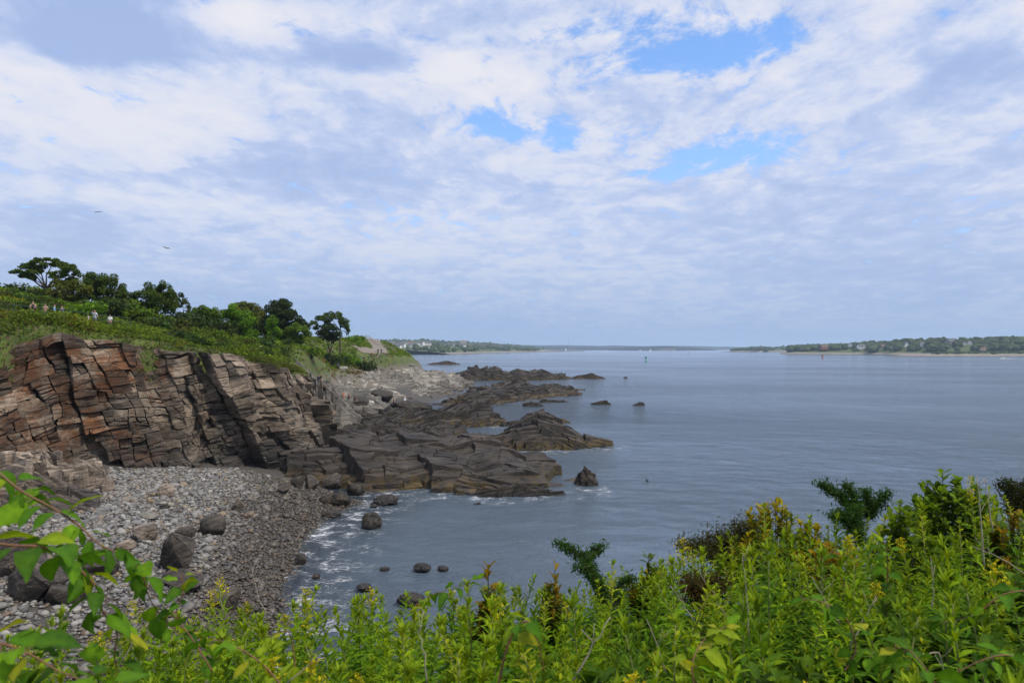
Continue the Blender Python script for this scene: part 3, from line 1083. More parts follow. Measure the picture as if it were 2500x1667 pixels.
# the pale rocky headland that slopes from the path to the tide pools
head_poly = [(-27, 116), (-22, 128), (-22, 142), (-26, 156), (-20, 172), (-12, 200), (-8, 225), (-12, 255), (-24, 285), (-34, 290), (-34, 262), (-35, 225), (-41, 195), (-42, 165),
             (-41, 132), (-36, 112)]
ledge('headland_rock', None, head_poly, lambda x, y: min(gz(x, y), 4.5 + max(0, y - 112) * 0.085) + 0.25 + 0.4 * math.sin(x * 0.5 + y * 0.25), M_HEAD, 3.1, 1.05, ang=0.62, aniso=3.0, tilt=(0.10, 0.16), wdt=3.0, seed=41,
      rough=1.7, floor=-0.4)
# cove wall between the cliff end and the headland
ledge('cove_rock', None, [(-23, 92), (-21, 100), (-25, 112), (-30, 118), (-36, 130), (-41, 128), (-38, 112), (-31, 98), (-27, 90)],
      lambda x, y: 2.0 + 7.5 * min(1, max(0, (-20 - x + (y - 95) * -0.35) / 9)), M_COVE, 2.0, 0.7, ang=1.1, tilt=(-0.1, 0.0), wdt=1.2, seed=43, rough=1.8, floor=0)
# pale outcrop in front of the cliff at the left edge
ledge('rock_outcrop', 'pale tan layered outcrop with a sloping top at the left edge of the beach',
      [(-37, 45.5), (-33, 46), (-30.5, 47.3), (-28.6, 49.2), (-29.6, 51.5), (-33, 53.8), (-38, 53)],
      lambda x, y: (5.5 if x + 0.4 * (y - 48) < -32.8 else (4.7 if x < -30.8 else 3.7)), M_PALE, 1.7, 0.6, ang=-0.35, tilt=(0.05, 0.04), wdt=0.5, seed=45, floor=2.0, cat='outcrop')
ledge('rock_outcrop', 'grey block pile below the pale outcrop, half hidden by the vine',
      [(-33, 41), (-28, 40.5), (-25.8, 43), (-27, 46.5), (-31, 47), (-34, 45)],
      lambda x, y: 4.6 - max(0, x + 31) * 0.33, M_CLIFF, 1.3, 0.45, ang=0.3, tilt=(-0.1, 0.1), wdt=0.8, seed=46, floor=1.8, cat='outcrop', rough=1.6)


# ------------------------------------------------------------------ boulders
def boulder(label, px, py, wpx, hpx, mat=M_BOULD, seed=0, z=None, facet=0.5, deep=0.9, name='boulder', parts=True, sink=0.18):
    """one stone standing on the ground where its foot shows; hull of random planes for angular ones, noise for round ones"""
    p = None
    zz = 0.0 if z is None else z
    for _ in range(12):
        p = gnd(px, py, zz)
        if z is not None:
            break
        zz = max(gz(p.x, p.y), -0.05)
    sc = p.y / FPX
    W, H = wpx * sc, hpx * sc * 1.06
    r_ = np.random.RandomState(seed)
    Vv, Ff = ICO4
    D = Vv / np.linalg.norm(Vv, axis=1)[:, None]
    rad = np.ones(len(D))
    if facet > 0:
        nk = 9 if facet > 0.6 else 16
        Nn = r_.normal(size=(nk, 3))
        Nn /= np.linalg.norm(Nn, axis=1)[:, None]
        off_ = r_.uniform(0.42, 0.85, nk) if facet > 0.6 else r_.uniform(0.5, 1.0, nk)
        with np.errstate(divide='ignore', invalid='ignore'):
            k = off_[None] / (D @ Nn.T)
        k[k <= 0] = 9
        rad = rad * (1 - facet) + facet * np.minimum(k.min(1), 1.25)
    rad = rad * (1 + (0.16 if facet < 0.5 else 0.07) * vnoise(D * 1.4, seed, 3) + (0.05 if mat is not M_WEED else 0.12) * vnoise(D * 5, seed + 1, 3))
    P = D * rad[:, None]
    P = P - (P.max(0) + P.min(0)) / 2
    P = P / (P.max(0) - P.min(0))
    P = P * np.array([W, W * deep, H / (1 - sink)])
    P[:, 2] += H / (1 - sink) * (0.5 - sink)
    me = np_mesh('boulder', P, Ff, tint=np.full(len(Ff), r_.uniform(0.85, 1.15)), smooth=facet < 0.35)
    o = link(name, me, None, mat, (p.x, p.y + W * deep * 0.3, p.z))
    o.rotation_euler = (0, 0, 0)
    tag(o, label, 'boulder')
    return o


boulder('rounded boulder with a black cap, alone on the grey shingle', 512, 1308, 64, 46, seed=51, facet=0.3)
boulder('tall dark angular boulder with a bright edge, largest on the shingle', 424, 1400, 98, 96, seed=52, facet=0.85, deep=0.8)
boulder('brown squat stone beside the black-capped boulder', 447, 1314, 52, 26, seed=53, facet=0.5)
boulder('pale flat stone left of the tall dark boulder', 345, 1322, 62, 36, M_PALE, 54, facet=0.7)
boulder('second pale stone behind the tall dark boulder', 300, 1345, 46, 24, M_PALE, 55, facet=0.6)
boulder('cracked white and tan rock near the cliff foot', 402, 1215, 42, 32, M_PALE, 56, facet=0.4)
boulder('grey ridged stone in the middle of the shingle', 395, 1243, 36, 22, M_HEAD, 57, facet=0.6)
boulder('smooth white flat stone on the upper shingle', 356, 1270, 46, 18, M_HEAD, 58, facet=0.2)
boulder('small tan pyramid stone on the open shingle', 576, 1248, 28, 26, M_BOULD, 59, facet=0.9)
boulder('flat-topped dark rock under the tall boulder', 430, 1440, 110, 34, seed=60, facet=0.8)
boulder('dark angular rock in the lower left corner behind the vine', 60, 1470, 130, 90, seed=61, facet=0.9)
boulder('brown slanting rock next to the lower left corner rock', 20, 1410, 120, 100, seed=62, facet=0.85)
boulder('low black rock half hidden by the vine leaves', 235, 1405, 76, 46, seed=63, facet=0.8)
boulder('dark wedge rock above the goldenrod tips at left', 140, 1480, 74, 50, seed=64, facet=0.9)
boulder('reddish broken rock beside the dark wedge rock', 190, 1470, 46, 34, seed=65, facet=0.8)
boulder('dark rock behind the plants at the low end of the shingle', 545, 1492, 70, 50, seed=66, facet=0.8)
boulder('square brown stone at the foam line', 731, 1382, 30, 28, seed=67, facet=0.8)
boulder('upper weed-topped boulder at the end of the shingle', 866, 1212, 46, 28, M_WEED, 68, facet=0.25)
boulder('reddish weed-covered boulder on the shingle point', 828, 1236, 52, 32, M_WEED, 69, facet=0.3)
boulder('brown stone left of the reddish weedy boulder', 795, 1230, 36, 22, seed=70, facet=0.5)
boulder('flat ochre rock where the shingle meets the foam', 805, 1264, 54, 16, M_WEED, 71, facet=0.4)
boulder('black weedy rock sitting in calm water off the shingle point', 937, 1234, 68, 22, M_WEED, 72, z=0, facet=0.4)
boulder('two-humped weed-covered boulder standing in the foam', 905, 1290, 52, 34, M_WEED, 73, z=0, facet=0.1, sink=0.3)
boulder('little dark stone between the two weedy water rocks', 912, 1240, 20, 8, M_WEED, 74, z=0, facet=0.3)
boulder('larger of two weedy rocks awash in the cove', 1029, 1397, 46, 18, M_WEED, 75, z=0, facet=0.2)
boulder('smaller of two weedy rocks awash in the cove', 1081, 1394, 28, 11, M_WEED, 76, z=0, facet=0.2)
boulder('flat brown rock awash beside the foam streaks', 938, 1394, 26, 8, M_WEED, 77, z=0, facet=0.4)
boulder('small dark weedy rock nearest the shore plants', 886, 1444, 40, 16, M_WEED, 78, z=0, facet=0.3)
boulder('round stone in the shallow foam by the shore', 771, 1413, 20, 12, seed=79, z=0.0, facet=0.2)
boulder('dark weedy rock at the water below the yellow plants', 1000, 1480, 70, 26, M_WEED, 80, z=0, facet=0.3)
boulder('pale boulder perched on the cliff top in the turf', 273, 838, 22, 14, M_PALE, 81, z=13.7, facet=0.7)
boulder('brown block at the foot of the slab above the shingle', 690, 1206, 32, 22, seed=82, facet=0.8)
boulder('reddish triangular block at the foot of the slab', 758, 1196, 34, 34, seed=83, facet=0.85)
boulder('striped red-brown block left of the weed-topped boulder', 810, 1194, 48, 36, seed=84, facet=0.85)
boulder('dark bedded block beside the reddish triangular one', 722, 1194, 34, 30, seed=85, facet=0.85)
boulder('big dark rounded block under the seated sunbathers', 850, 1004, 96, 34, M_LEDGE, 86, z=0.8, facet=0.75)
boulder('round-backed weedy boulder below the person in white', 1000, 1006, 104, 26, M_WEED, 87, z=0.5, facet=0.3)
boulder('dark block between the sunbathers and the pebble patch', 928, 978, 58, 26, M_LEDGE, 88, z=1.0, facet=0.7)


# ------------------------------------------------------------------ shingle beach
def pebble_mat():
    m, t = material('beach_stone')
    c = attr(t, 'col', 0)
    pos = t.n('ShaderNodeNewGeometry', None, None).outputs['Position']
    n = t.noise(pos, 7.0, 4, 0.7)
    c = t.mix(1.0, c, t.n('ShaderNodeCombineColor', {i: t.rng(n, 0.3, 0.7, 0.72, 1.2, False) for i in range(3)}), 'MULTIPLY')
    z = t.n('ShaderNodeSeparateXYZ', {0: pos}, None).outputs[2]
    wet = t.rng(t.math('ADD', z, t.math('MULTIPLY', t.noise(pos, 0.5, 3, 0.6), 1.0)), 2.5, 1.3)
    c = t.mix(wet, c, t.mix(1.0, c, (0.36, 0.31, 0.25), 'MULTIPLY'))
    finish(t, t.n('ShaderNodeBsdfPrincipled', {'Base Color': c, 'Roughness': t.rng(wet, 0, 1, 0.85, 0.4)}))
    return m


M_PEB = pebble_mat()
beach_poly = [gnd(*p) for p in ((170, 1150, 3), (330, 1146, 2.6), (470, 1142, 2.2), (600, 1150, 1.5), (690, 1165, 1.0), (800, 1190, 0.4), (905, 1225, 0), (830, 1275, -0.2), (770, 1330, -0.2), (730, 1390, -0.2),
                                (715, 1450, -0.2), (690, 1540, -0.2), (500, 1600, 0.6), (200, 1600, 2), (-60, 1500, 2.8), (-60, 1330, 3), (80, 1230, 3.2))]
beach_poly = [(p.x, p.y) for p in beach_poly]
bx = [p[0] for p in beach_poly]
by = [p[1] for p in beach_poly]
rs = np.random.RandomState(5)
stones = []
cellsz = 0.17
occ = {}
for size_lo, size_hi, tries in ((0.36, 0.7, 420), (0.22, 0.38, 7000), (0.13, 0.22, 32000), (0.085, 0.13, 16000)):
    for _ in range(tries):
        x, y = rs.uniform(min(bx), max(bx)), rs.uniform(min(by), max(by))
        if not inside((x, y), beach_poly):
            continue
        if size_hi < 0.13 and y > 47:
            continue
        s_ = rs.uniform(size_lo, size_hi)
        k = (int(x / (s_ * 0.75)), int(y / (s_ * 0.75)), size_lo)
        if k in occ:
            continue
        occ[k] = 1
        stones.append((x, y, s_))
PAL = np.array([(0.30, 0.29, 0.275), (0.22, 0.215, 0.21), (0.36, 0.345, 0.32), (0.16, 0.155, 0.15), (0.26, 0.225, 0.18), (0.30, 0.235, 0.15), (0.12, 0.115, 0.115), (0.40, 0.39, 0.37),
                (0.21, 0.15, 0.11)]) * 0.75
PW = np.array([0.22, 0.18, 0.16, 0.12, 0.10, 0.06, 0.07, 0.06, 0.03])


def stone_shape(seed, base):
    Vv, Ff = base
    P = Vv * (1 + 0.16 * vnoise(Vv * 1.3, seed, 2))[:, None]
    return P, Ff


SH2 = [stone_shape(i, ICO2) for i in range(8)]
SH1 = [stone_shape(i, ICO1) for i in range(8)]
stones.sort(key=lambda s_: -s_[2] / s_[1])
beach = empty('shingle_beach', (0, 0, 0))
tag(beach, kind='structure')
stone_meshes = []
for i in range(60):
    P, Ff = SH2[i % 8]
    c_ = PAL[rs.choice(len(PAL), p=PW)] * rs.uniform(0.8, 1.15)
    P = P * np.array([rs.uniform(0.85, 1.2), rs.uniform(0.75, 1.0), rs.uniform(0.48, 0.72)])
    me = np_mesh('stone', P, Ff, col=np.tile(c_, (len(P), 1)), smooth=True)
    me.materials.append(M_PEB)
    stone_meshes.append(me)
allV, allF, allC = [], [], []
nv = 0
for i, (x, y, s_) in enumerate(stones):
    z = gz(x, y)
    rz = rs.uniform(0, 6.28)
    if i < 300:
        o = bpy.data.objects.new('stone', stone_meshes[i % 60])
        COL.objects.link(o)
        o.parent = beach
        o.location = (x, y, z + s_ * 0.10 + 0.04)
        o.scale = (s_ / 2,) * 3
        o.rotation_euler = (rs.normal() * 0.2, rs.normal() * 0.2, rz)
        continue
    P, Ff = (SH2 if s_ > 0.3 else SH1)[rs.randint(8)]
    P = P * np.array([rs.uniform(0.85, 1.25), rs.uniform(0.75, 1.0), rs.uniform(0.45, 0.75)]) * s_ / 2
    ca, sa = math.cos(rz), math.sin(rz)
    tx = rs.normal() * 0.25
    Q = np.stack([P[:, 0] * ca - P[:, 1] * sa, P[:, 0] * sa + P[:, 1] * ca, P[:, 2] + tx * P[:, 0]], 1)
    Q += (x, y, z + s_ * 0.08 + (0.05 if s_ > 0.2 else 0.02))
    allV.append(Q)
    allF.append(Ff + nv)
    nv += len(Q)
    allC.append(np.tile(PAL[rs.choice(len(PAL), p=PW)] * rs.uniform(0.75, 1.2), (len(Q), 1)))
o = link('small_stones', np_mesh('small_stones', np.concatenate(allV), np.concatenate(allF), col=np.concatenate(allC), smooth=True), beach, M_PEB)
tag(o, kind='stuff')

# foam and shallows know where the rocks are
rocks_xy = []
for (pts, k) in (([(-13.5, 61.3), (-9, 61.6), (-4.3, 60.0), (1, 59.2), (5.8, 61.5), (9, 63)], 0.6), ([(-17, 278), (0, 279), (14, 282), (26, 290), (40, 292), (42, 296)], 0.8), ([(-12, 155), (-4, 158), (3, 168), (11, 182), (19, 188)], 0.6), ([(19, 188), (22, 212)], 0.8), ([(6, 157), (3, 155)], 0.9), ([(-3, 113), (0, 118)], 0.5),
                 ([(0, 86), (8, 86.4), (13.2, 88.4)], 0.45),
                 ([(13.8, 89.5), (14.5, 92)], 0.6)):
    for (a, b) in zip(pts[:-1], pts[1:]):
        d = np.hypot(WV[:, 0] - a[0], WV[:, 1] - a[1]) + np.hypot(WV[:, 0] - b[0], WV[:, 1] - b[1]) - math.dist(a, b)
        foam = np.maximum(foam, k * np.clip(1 - d / (1.2 + 0.02 * a[1]), 0, 1))
a = sea_me.attributes.new('foam', 'FLOAT', 'POINT')
a.data.foreach_set('value', foam.astype(np.float32))
a = sea_me.attributes.new('shallow', 'FLOAT', 'POINT')
a.data.foreach_set('value', shallow.astype(np.float32))
sea = link('sea', sea_me, None, M_SEA)
tag(sea, kind='structure')

# ------------------------------------------------------------------ trees, shrubs and ground cover of the hill
def leaf_quads(P, size, rs_, up=0.35, aspect=0.55, out=None):
    """one small pointed leaf spray (a diamond) per point; returns V, F"""
    n = len(P)
    nr = rs_.normal(size=(n, 3))
    nr[:, 2] += up * 2
    if out is not None:
        nr += out * 0.8
    nr /= np.linalg.norm(nr, axis=1)[:, None]
    tg = rs_.normal(size=(n, 3))
    tg -= nr * (tg * nr).sum(1)[:, None]
    tg /= np.linalg.norm(tg, axis=1)[:, None]
    bt = np.cross(nr, tg)
    s = np.asarray(size)[:, None]
    V = np.empty((n, 4, 3))
    V[:, 0] = P - tg * s * 0.5
    V[:, 1] = P + bt * s * 0.5 * aspect + nr * s * 0.08
    V[:, 2] = P + tg * s * 0.5
    V[:, 3] = P - bt * s * 0.5 * aspect + nr * s * 0.08
    return V.reshape(-1, 3), np.arange(4 * n).reshape(n, 4)


def jit_col(base, n, rs_, amt=0.22, warm=0.12):
    c = np.tile(np.array(base), (n, 1)) * (1 + rs_.normal(size=(n, 1)) * amt).clip(0.35, 1.9)
    c[:, 0] *= 1 + rs_.normal(size=n) * warm
    return c.clip(0.003, 1)


def lobe_points(c, r, n, rs_, clump=0.42, fill=0.55):
    """points in clumps over an ellipsoid's volume, denser near its surface, emptier below"""
    k = max(5, int(7 + 10 * fill))
    D = rs_.normal(size=(k, 3))
    D[:, 2] = np.where((D[:, 2] < -0.4) & (rs_.random_sample(k) < 0.45), -D[:, 2], D[:, 2])
    D /= np.linalg.norm(D, axis=1)[:, None]
    C = D * rs_.uniform(0.45, 0.95, (k, 1))
    pick = rs_.randint(0, k, n)
    off_ = rs_.normal(size=(n, 3))
    off_ /= np.linalg.norm(off_, axis=1)[:, None]
    off_ *= clump * rs_.uniform(0.35, 1.0, (n, 1)) ** 0.6
    P = C[pick] + off_
    o = P / np.linalg.norm(P, axis=1)[:, None]
    shade = rs_.normal(size=k)[pick]
    return P * np.array(r) + np.array(c), o, shade


def make_tree(name, label, base, Y, lobes, colr, dens=1.0, leaf=0.34, trunk=0.22, lean=(0, 0), cat='tree', group=None, fill=0.55, seed=0, fork=None, depth=0.9):
    """base and lobes are given as seen (px), placed at their own distance Y and built round in depth"""
    rs_ = np.random.RandomState(seed)
    r_ = random.Random(seed)
    b = at(base[0], base[1], Y)
    b.z = gz(b.x, b.y) - 0.1
    root = empty(name, b)
    tag(root, label, cat, group)
    sc = Y / FPX
    LANDMARKS.append((base[0], sum(l[1] for l in lobes) / len(lobes), 'the ' + ' '.join(label.split()[:3 if label.split()[2] in ('oak', 'tree', 'maple') else 4]).rstrip(',')))
    lobes = [(l[0], l[1], l[2], l[3] * (1.3 if fill > 0.35 else 1.1)) for l in lobes]
    if fill > 0.35 and len(lobes) > 2:      # low skirts of foliage down to the thicket
        xs_ = [l[0] for l in lobes]
        ym = max(l[1] for l in lobes)
        for k_ in range(4):
            u = (k_ + 0.5) / 4
            lobes.append((min(xs_) + (max(xs_) - min(xs_)) * u, ym + (base[1] - ym) * r_.uniform(0.25, 0.7), max(10, (max(xs_) - min(xs_)) * 0.24), max(8, (base[1] - ym) * 0.42)))
    Ps, Os, Ss, Ls = [], [], [], []
    wood = MB()
    fk = Vector((0, 0, 0))
    fp = at(fork[0], fork[1], Y) - b if fork else Vector((lean[0], 0, max(0.5, (at(lobes[0][0], lobes[0][1], Y).z - b.z) * 0.4)))
    mid = fk.lerp(fp, 0.5) + Vector((r_.gauss(0, 0.1), r_.gauss(0, 0.1), 0))
    wood.tube([fk, mid, fp], [trunk, trunk * 0.85, trunk * 0.7], 7)
    for (px, py, rx, ry) in lobes:
        c = at(px, py, Y) - b
        R_ = rx * sc
        c.y += r_.uniform(-0.6, 0.6) * R_ * depth
        rr = (R_, R_ * depth, ry * sc)
        n = int(dens * 190 * (rr[0] * rr[1] + rr[0] * rr[2] + rr[1] * rr[2]) / (leaf / 0.34) ** 1.6)
        P, O, S = lobe_points(c, rr, n, rs_, fill=fill)
        Ps.append(P)
        Os.append(O)
        Ss.append(S)
        e_ = c - Vector((0, 0, rr[2] * 0.3))
        m1 = fp.lerp(e_, 0.5) + Vector((r_.gauss(0, 0.12) * R_, r_.gauss(0, 0.1) * R_, 0.12 * R_))
        wood.tube([fp, fp.lerp(m1, 0.55) + Vector((0, 0, r_.gauss(0, 0.05))), m1, e_], [trunk * 0.55, trunk * 0.42, trunk * 0.3, trunk * 0.12], 6)
        for _ in range(4):
            q = e_ + Vector((r_.uniform(-0.8, 0.8) * rr[0], r_.uniform(-0.8, 0.8) * rr[1], r_.uniform(0.0, 0.9) * rr[2]))
            wood.tube([m1.lerp(e_, r_.uniform(0.2, 0.9)), q], [trunk * 0.16, trunk * 0.05], 4, caps=False)
    P, O, S = np.concatenate(Ps), np.concatenate(Os), np.concatenate(Ss)
    V, F = leaf_quads(P, leaf * rs_.uniform(0.6, 1.3, len(P)), rs_, out=O)
    c = jit_col(colr, len(P), rs_) * (1 + 0.12 * S[:, None]).clip(0.5, 1.6)
    link('crown', np_mesh('crown', V, F, col=np.repeat(c, 4, 0)), root, M_LEAF)
    wood.build('trunk', M_BARK, root)
    return root


OAK = (0.072, 0.122, 0.018)
MID = (0.100, 0.180, 0.016)
BRI = (0.110, 0.230, 0.014)
OLV = (0.110, 0.140, 0.022)
TG = 'trees along the hill crest'
make_tree('oak_tree', 'wind-swept umbrella-shaped oak with bare limbs at the far left of the hill', (126, 728), 92,
          [(45, 668, 26, 9), (72, 655, 24, 12), (100, 645, 24, 11), (125, 640, 20, 11), (150, 650, 22, 12), (172, 660, 22, 10), (186, 668, 13, 9), (95, 665, 20, 9), (150, 672, 24, 9),
           (170, 682, 18, 9), (140, 690, 14, 9), (80, 678, 16, 7)], OAK, 1.25, 0.30, 0.26, fork=(112, 706), group=TG, fill=0.3, seed=1)
make_tree('oak_tree', 'brownish-green bushy tree under the umbrella oak', (165, 735), 90, [(150, 712, 30, 20), (180, 706, 26, 20), (200, 716, 24, 18), (128, 722, 18, 12)], OLV, 1.1, 0.3, 0.2, group=TG, seed=2)
make_tree('oak_tree', 'dense dome-shaped dark oak right of the umbrella oak', (255, 745), 96,
          [(240, 690, 28, 18), (260, 700, 30, 22), (222, 708, 26, 20), (280, 714, 24, 18), (245, 722, 34, 16), (296, 724, 18, 10)], OAK, 1.3, 0.3, 0.24, group=TG, seed=3)
make_tree('oak_tree', 'round dark oak with a lumpy top between the dome oak and the pale tree', (375, 775), 98,
          [(390, 708, 24, 16), (360, 716, 26, 18), (410, 722, 20, 18), (335, 730, 20, 16), (385, 735, 34, 18), (420, 745, 18, 14), (350, 750, 24, 10)], OAK, 1.3, 0.3, 0.24, group=TG, seed=4)
make_tree('young_tree', 'thin pale-green tree with sky showing through, beside the round oak', (447, 772), 100, [(440, 730, 16, 12), (455, 742, 14, 12), (430, 748, 12, 10), (462, 756, 10, 8)], (0.06, 0.095, 0.03), 0.7, 0.26, 0.1,
          group=TG, fill=0.2, seed=5)
make_tree('low_tree', 'low mid-green tree left of the bright green tree', (505, 812), 112, [(490, 765, 26, 16), (515, 770, 22, 16), (475, 785, 20, 16), (505, 790, 28, 16)], MID, 1.1, 0.32, 0.16, group=TG, seed=6)
make_tree('maple_tree', 'bright green leafy maple in front of the dark oaks', (575, 850), 112,
          [(575, 765, 26, 16), (555, 780, 26, 20), (598, 782, 24, 20), (575, 805, 36, 22), (545, 822, 24, 18), (605, 825, 26, 18)], BRI, 1.25, 0.32, 0.2, group=TG, seed=7)
make_tree('oak_tree', 'tall olive oak behind the bright green maple', (600, 830), 150, [(590, 752, 24, 14), (615, 760, 24, 16), (575, 765, 20, 12), (630, 775, 20, 16), (605, 785, 30, 20)], OLV, 1.1, 0.4, 0.25, group=TG, seed=8)
make_tree('oak_tree', 'largest dark oak with a two-peaked top on the slope', (690, 840), 150,
          [(665, 755, 22, 16), (695, 750, 22, 14), (680, 772, 34, 20), (715, 778, 26, 18), (650, 790, 26, 22), (735, 798, 24, 16), (690, 805, 40, 22)], (0.036, 0.062, 0.013), 1.25, 0.42, 0.3, group=TG, seed=9)
make_tree('oak_tree', 'open-crowned oak with sky through its limbs at the end of the row', (832, 835), 175,
          [(785, 780, 22, 10), (805, 772, 18, 9), (830, 775, 18, 11), (840, 790, 14, 12), (800, 796, 18, 8), (846, 808, 10, 14), (765, 790, 12, 7), (772, 800, 12, 6)], OAK, 1.0, 0.42, 0.24, fork=(830, 806), group=TG, fill=0.25, seed=10)
make_tree('small_tree', 'small round dark tree below the open-crowned oak', (806, 836), 165, [(806, 812, 26, 11), (795, 818, 18, 8), (820, 818, 16, 8)], (0.032, 0.052, 0.016), 1.2, 0.36, 0.15, group=TG, seed=11)
make_tree('small_tree', 'light green tree with pale bare stems in front of the largest oak', (725, 845), 145, [(725, 808, 24, 13), (705, 818, 18, 12), (745, 815, 16, 14)], MID, 1.0, 0.36, 0.14, group=TG, seed=12)
make_tree('small_tree', 'yellow-green young tree between the maple and the largest oak', (665, 835), 140, [(665, 795, 16, 16), (655, 812, 16, 14), (675, 815, 16, 14)], BRI, 1.1, 0.34, 0.14, group=TG, seed=13)
make_tree('spruce_tree', 'tiny dark spruce spire on the skyline left of the umbrella oak', (57, 722), 96, [(58, 707, 3, 7), (57, 714, 5, 6), (57, 720, 7, 5)], (0.018, 0.035, 0.014), 2.0, 0.2, 0.07, cat='tree', seed=14)
make_tree('oak_tree', 'dark tree filling the crest between the olive oak and the largest oak', (640, 838), 160, [(640, 790, 22, 18), (635, 812, 26, 18)], OAK, 1.1, 0.42, 0.2, group=TG, seed=15)
make_tree('small_tree', 'dark tree behind the thin pale tree', (520, 800), 150, [(470, 775, 26, 12), (530, 772, 24, 12), (505, 760, 14, 8)], OAK, 1.1, 0.42, 0.2, group=TG, seed=16)


def make_shrub(seed, colr, r=1.0, h=1.0, n=520, leaf=0.20):
    rs_ = np.random.RandomState(seed)
    r_ = random.Random(seed)
    Ps, Os, Ss = [], [], []
    for k in range(4):
        c = (r_.uniform(-0.45, 0.45) * r, r_.uniform(-0.45, 0.45) * r, h * r_.uniform(0.4, 0.62))
        P, O, S = lobe_points(c, (r * r_.uniform(0.5, 0.75), r * r_.uniform(0.5, 0.75), h * r_.uniform(0.36, 0.5)), n // 4, rs_, clump=0.4)
        Ps.append(P)
        Os.append(O)
        Ss.append(S)
    P, O, S = np.concatenate(Ps), np.concatenate(Os), np.concatenate(Ss)
    V, F = leaf_quads(P, leaf * rs_.uniform(0.6, 1.4, len(P)), rs_, out=O)
    me = np_mesh('foliage', V, F, col=np.repeat(jit_col(colr, len(P), rs_) * (1 + 0.15 * S[:, None]).clip(0.5, 1.6), 4, 0))
    me.materials.append(M_LEAF)
    wd = MB()
    for k in range(6):
        wd.tube([(0, 0, -0.1), (r_.uniform(-0.3, 0.3) * r, r_.uniform(-0.3, 0.3) * r, 0.4 * h), (r_.uniform(-0.7, 0.7) * r, r_.uniform(-0.7, 0.7) * r, 0.8 * h)], [0.03, 0.02, 0.01], 4)
    ms = wd.mesh('stems')
    ms.materials.append(M_BARK)
    return me, ms


SHRUBS = [make_shrub(100 + i, c, 1.0, 0.95) for i, c in enumerate((MID, BRI, (0.05, 0.095, 0.02), (0.035, 0.065, 0.018), (0.085, 0.11, 0.02), (0.04, 0.07, 0.014)))]
SH_TXT = ['mid-green leafy shrub', 'bright green leafy shrub', 'soft green leafy shrub', 'dark green dense shrub', 'yellow-green shrub', 'deep green shrub']


def put_shrub(kind, px, Y, scale, label=None, py=None, group='shrubs on the hillside', sz=1.0):
    p = at(px, 850 if py is None else py, Y)
    z = gz(p.x, p.y)
    root = empty('shrub', (p.x, p.y, z - 0.05), RNG.uniform(0, 6.28), scale)
    root.scale.z *= sz
    if label:
        tag(root, label, 'shrub', group)
    me, ms = SHRUBS[kind]
    link('foliage', me, root)
    link('stems', ms, root)
    return root


# big shrubs one can tell apart, then the thicket on the slope
for kind, px, Y, s_, lb in ((5, 262, 82, 3.0, 'wide dark green shrub behind the railing, under the dome oak'), (1, 215, 78, 2.4, 'bright shrub just right of the four people at the railing'),
                            (0, 330, 84, 2.6, 'mid-green shrub behind the end of the railing'), (2, 385, 84, 2.4, 'soft green shrub below the round dark oak'),
                            (4, 440, 88, 2.2, 'yellow-green shrub below the thin pale tree'), (0, 300, 92, 2.6, 'green shrub on the crest between dome oak and round oak'),
                            (3, 470, 95, 2.8, 'dark shrub at the foot of the low mid-green tree'), (5, 545, 100, 2.8, 'deep green shrub left under the bright maple'),
                            (2, 640, 104, 2.6, 'soft rounded shrub right of the bright maple'), (2, 690, 112, 2.8, 'pale green low shrub below the largest oak'),
                            (0, 760, 128, 2.6, 'mid-green shrub in front of the light green tree'), (3, 895, 182, 3.4, 'dark round shrub beside the gravel path'),
                            (1, 860, 215, 3.2, 'bright shrub under the open-crowned oak'), (0, 880, 240, 3.4, 'green shrub on the skyline left of the path crest'),
                            (5, 20, 98, 2.4, 'dark shrub on the skyline at the left edge'), (0, 90, 98, 2.2, 'green shrub on the skyline below the umbrella oak'),
                            (0, 834, 172, 3.6, 'mid-green shrub hiding the foot of the open-crowned oak'), (3, 815, 168, 3.2, 'dark shrub beside the foot of the small round dark tree'), (1, 850, 178, 3.4, 'bright shrub right of the foot of the open-crowned oak'),
                            (2, 770, 150, 2.4, 'soft green shrub left of the walkers in orange'), (4, 600, 92, 1.6, 'yellow-green shrub on the cliff edge near the grey sign')):
    put_shrub(kind, px, Y, s_, lb)
rr = random.Random(77)
n_put = 0
spots = []
LANDMARKS += [(160, 762, 'the railing'), (839, 862, 'the white notice board'), (632, 851, 'the small grey sign'), (905, 850, 'the gravel path')]
while n_put < 220:
    px = rr.uniform(-40, 900)
    Y = (rr.uniform(66, 112) if px < 560 else rr.uniform(80, 150)) if px > 300 else rr.uniform(68, 90)
    p = at(px, 850, Y)
    sd = float(side(np.array([p.x]), np.array([p.y]))[0])
    path_y = 60 + max(0, px) * 0.030
    if sd < 5.5 or (px < 420 and Y < path_y + 6):
        continue
    if px > 690 and 140 < Y < 235 and rr.random() < 0.85:
        continue
    if px > 560 and Y < 92 and rr.random() < 0.8:
        continue
    k = rr.choice((0, 0, 1, 2, 2, 3, 4, 5))
    s_ = rr.uniform(0.6, 1.35) * (1 + (Y - 60) / 200)
    depth_w = 'on the upper slope behind the railing' if px < 330 else ('on the slope below the crest oaks' if px < 560 else ('in the thicket around the largest oak' if px < 760 else 'on the grassy headland'))
    o = put_shrub(k, px, Y, s_)
    q = to_px(o.location)
    sz_w = 'small' if s_ < 0.9 else ('large' if s_ > 1.4 else 'middling')
    PENDING.append((o, f'{sz_w} {SH_TXT[k].replace(" leafy", "").replace(" dense", "")} {place_words(q[0], q[1], LANDMARKS)}', q[0]))
    n_put += 1
settle_labels('shrub', 'shrubs on the hillside')

# ground cover: grass, flowers and low growth nobody could count
GC = []
rs = np.random.RandomState(9)


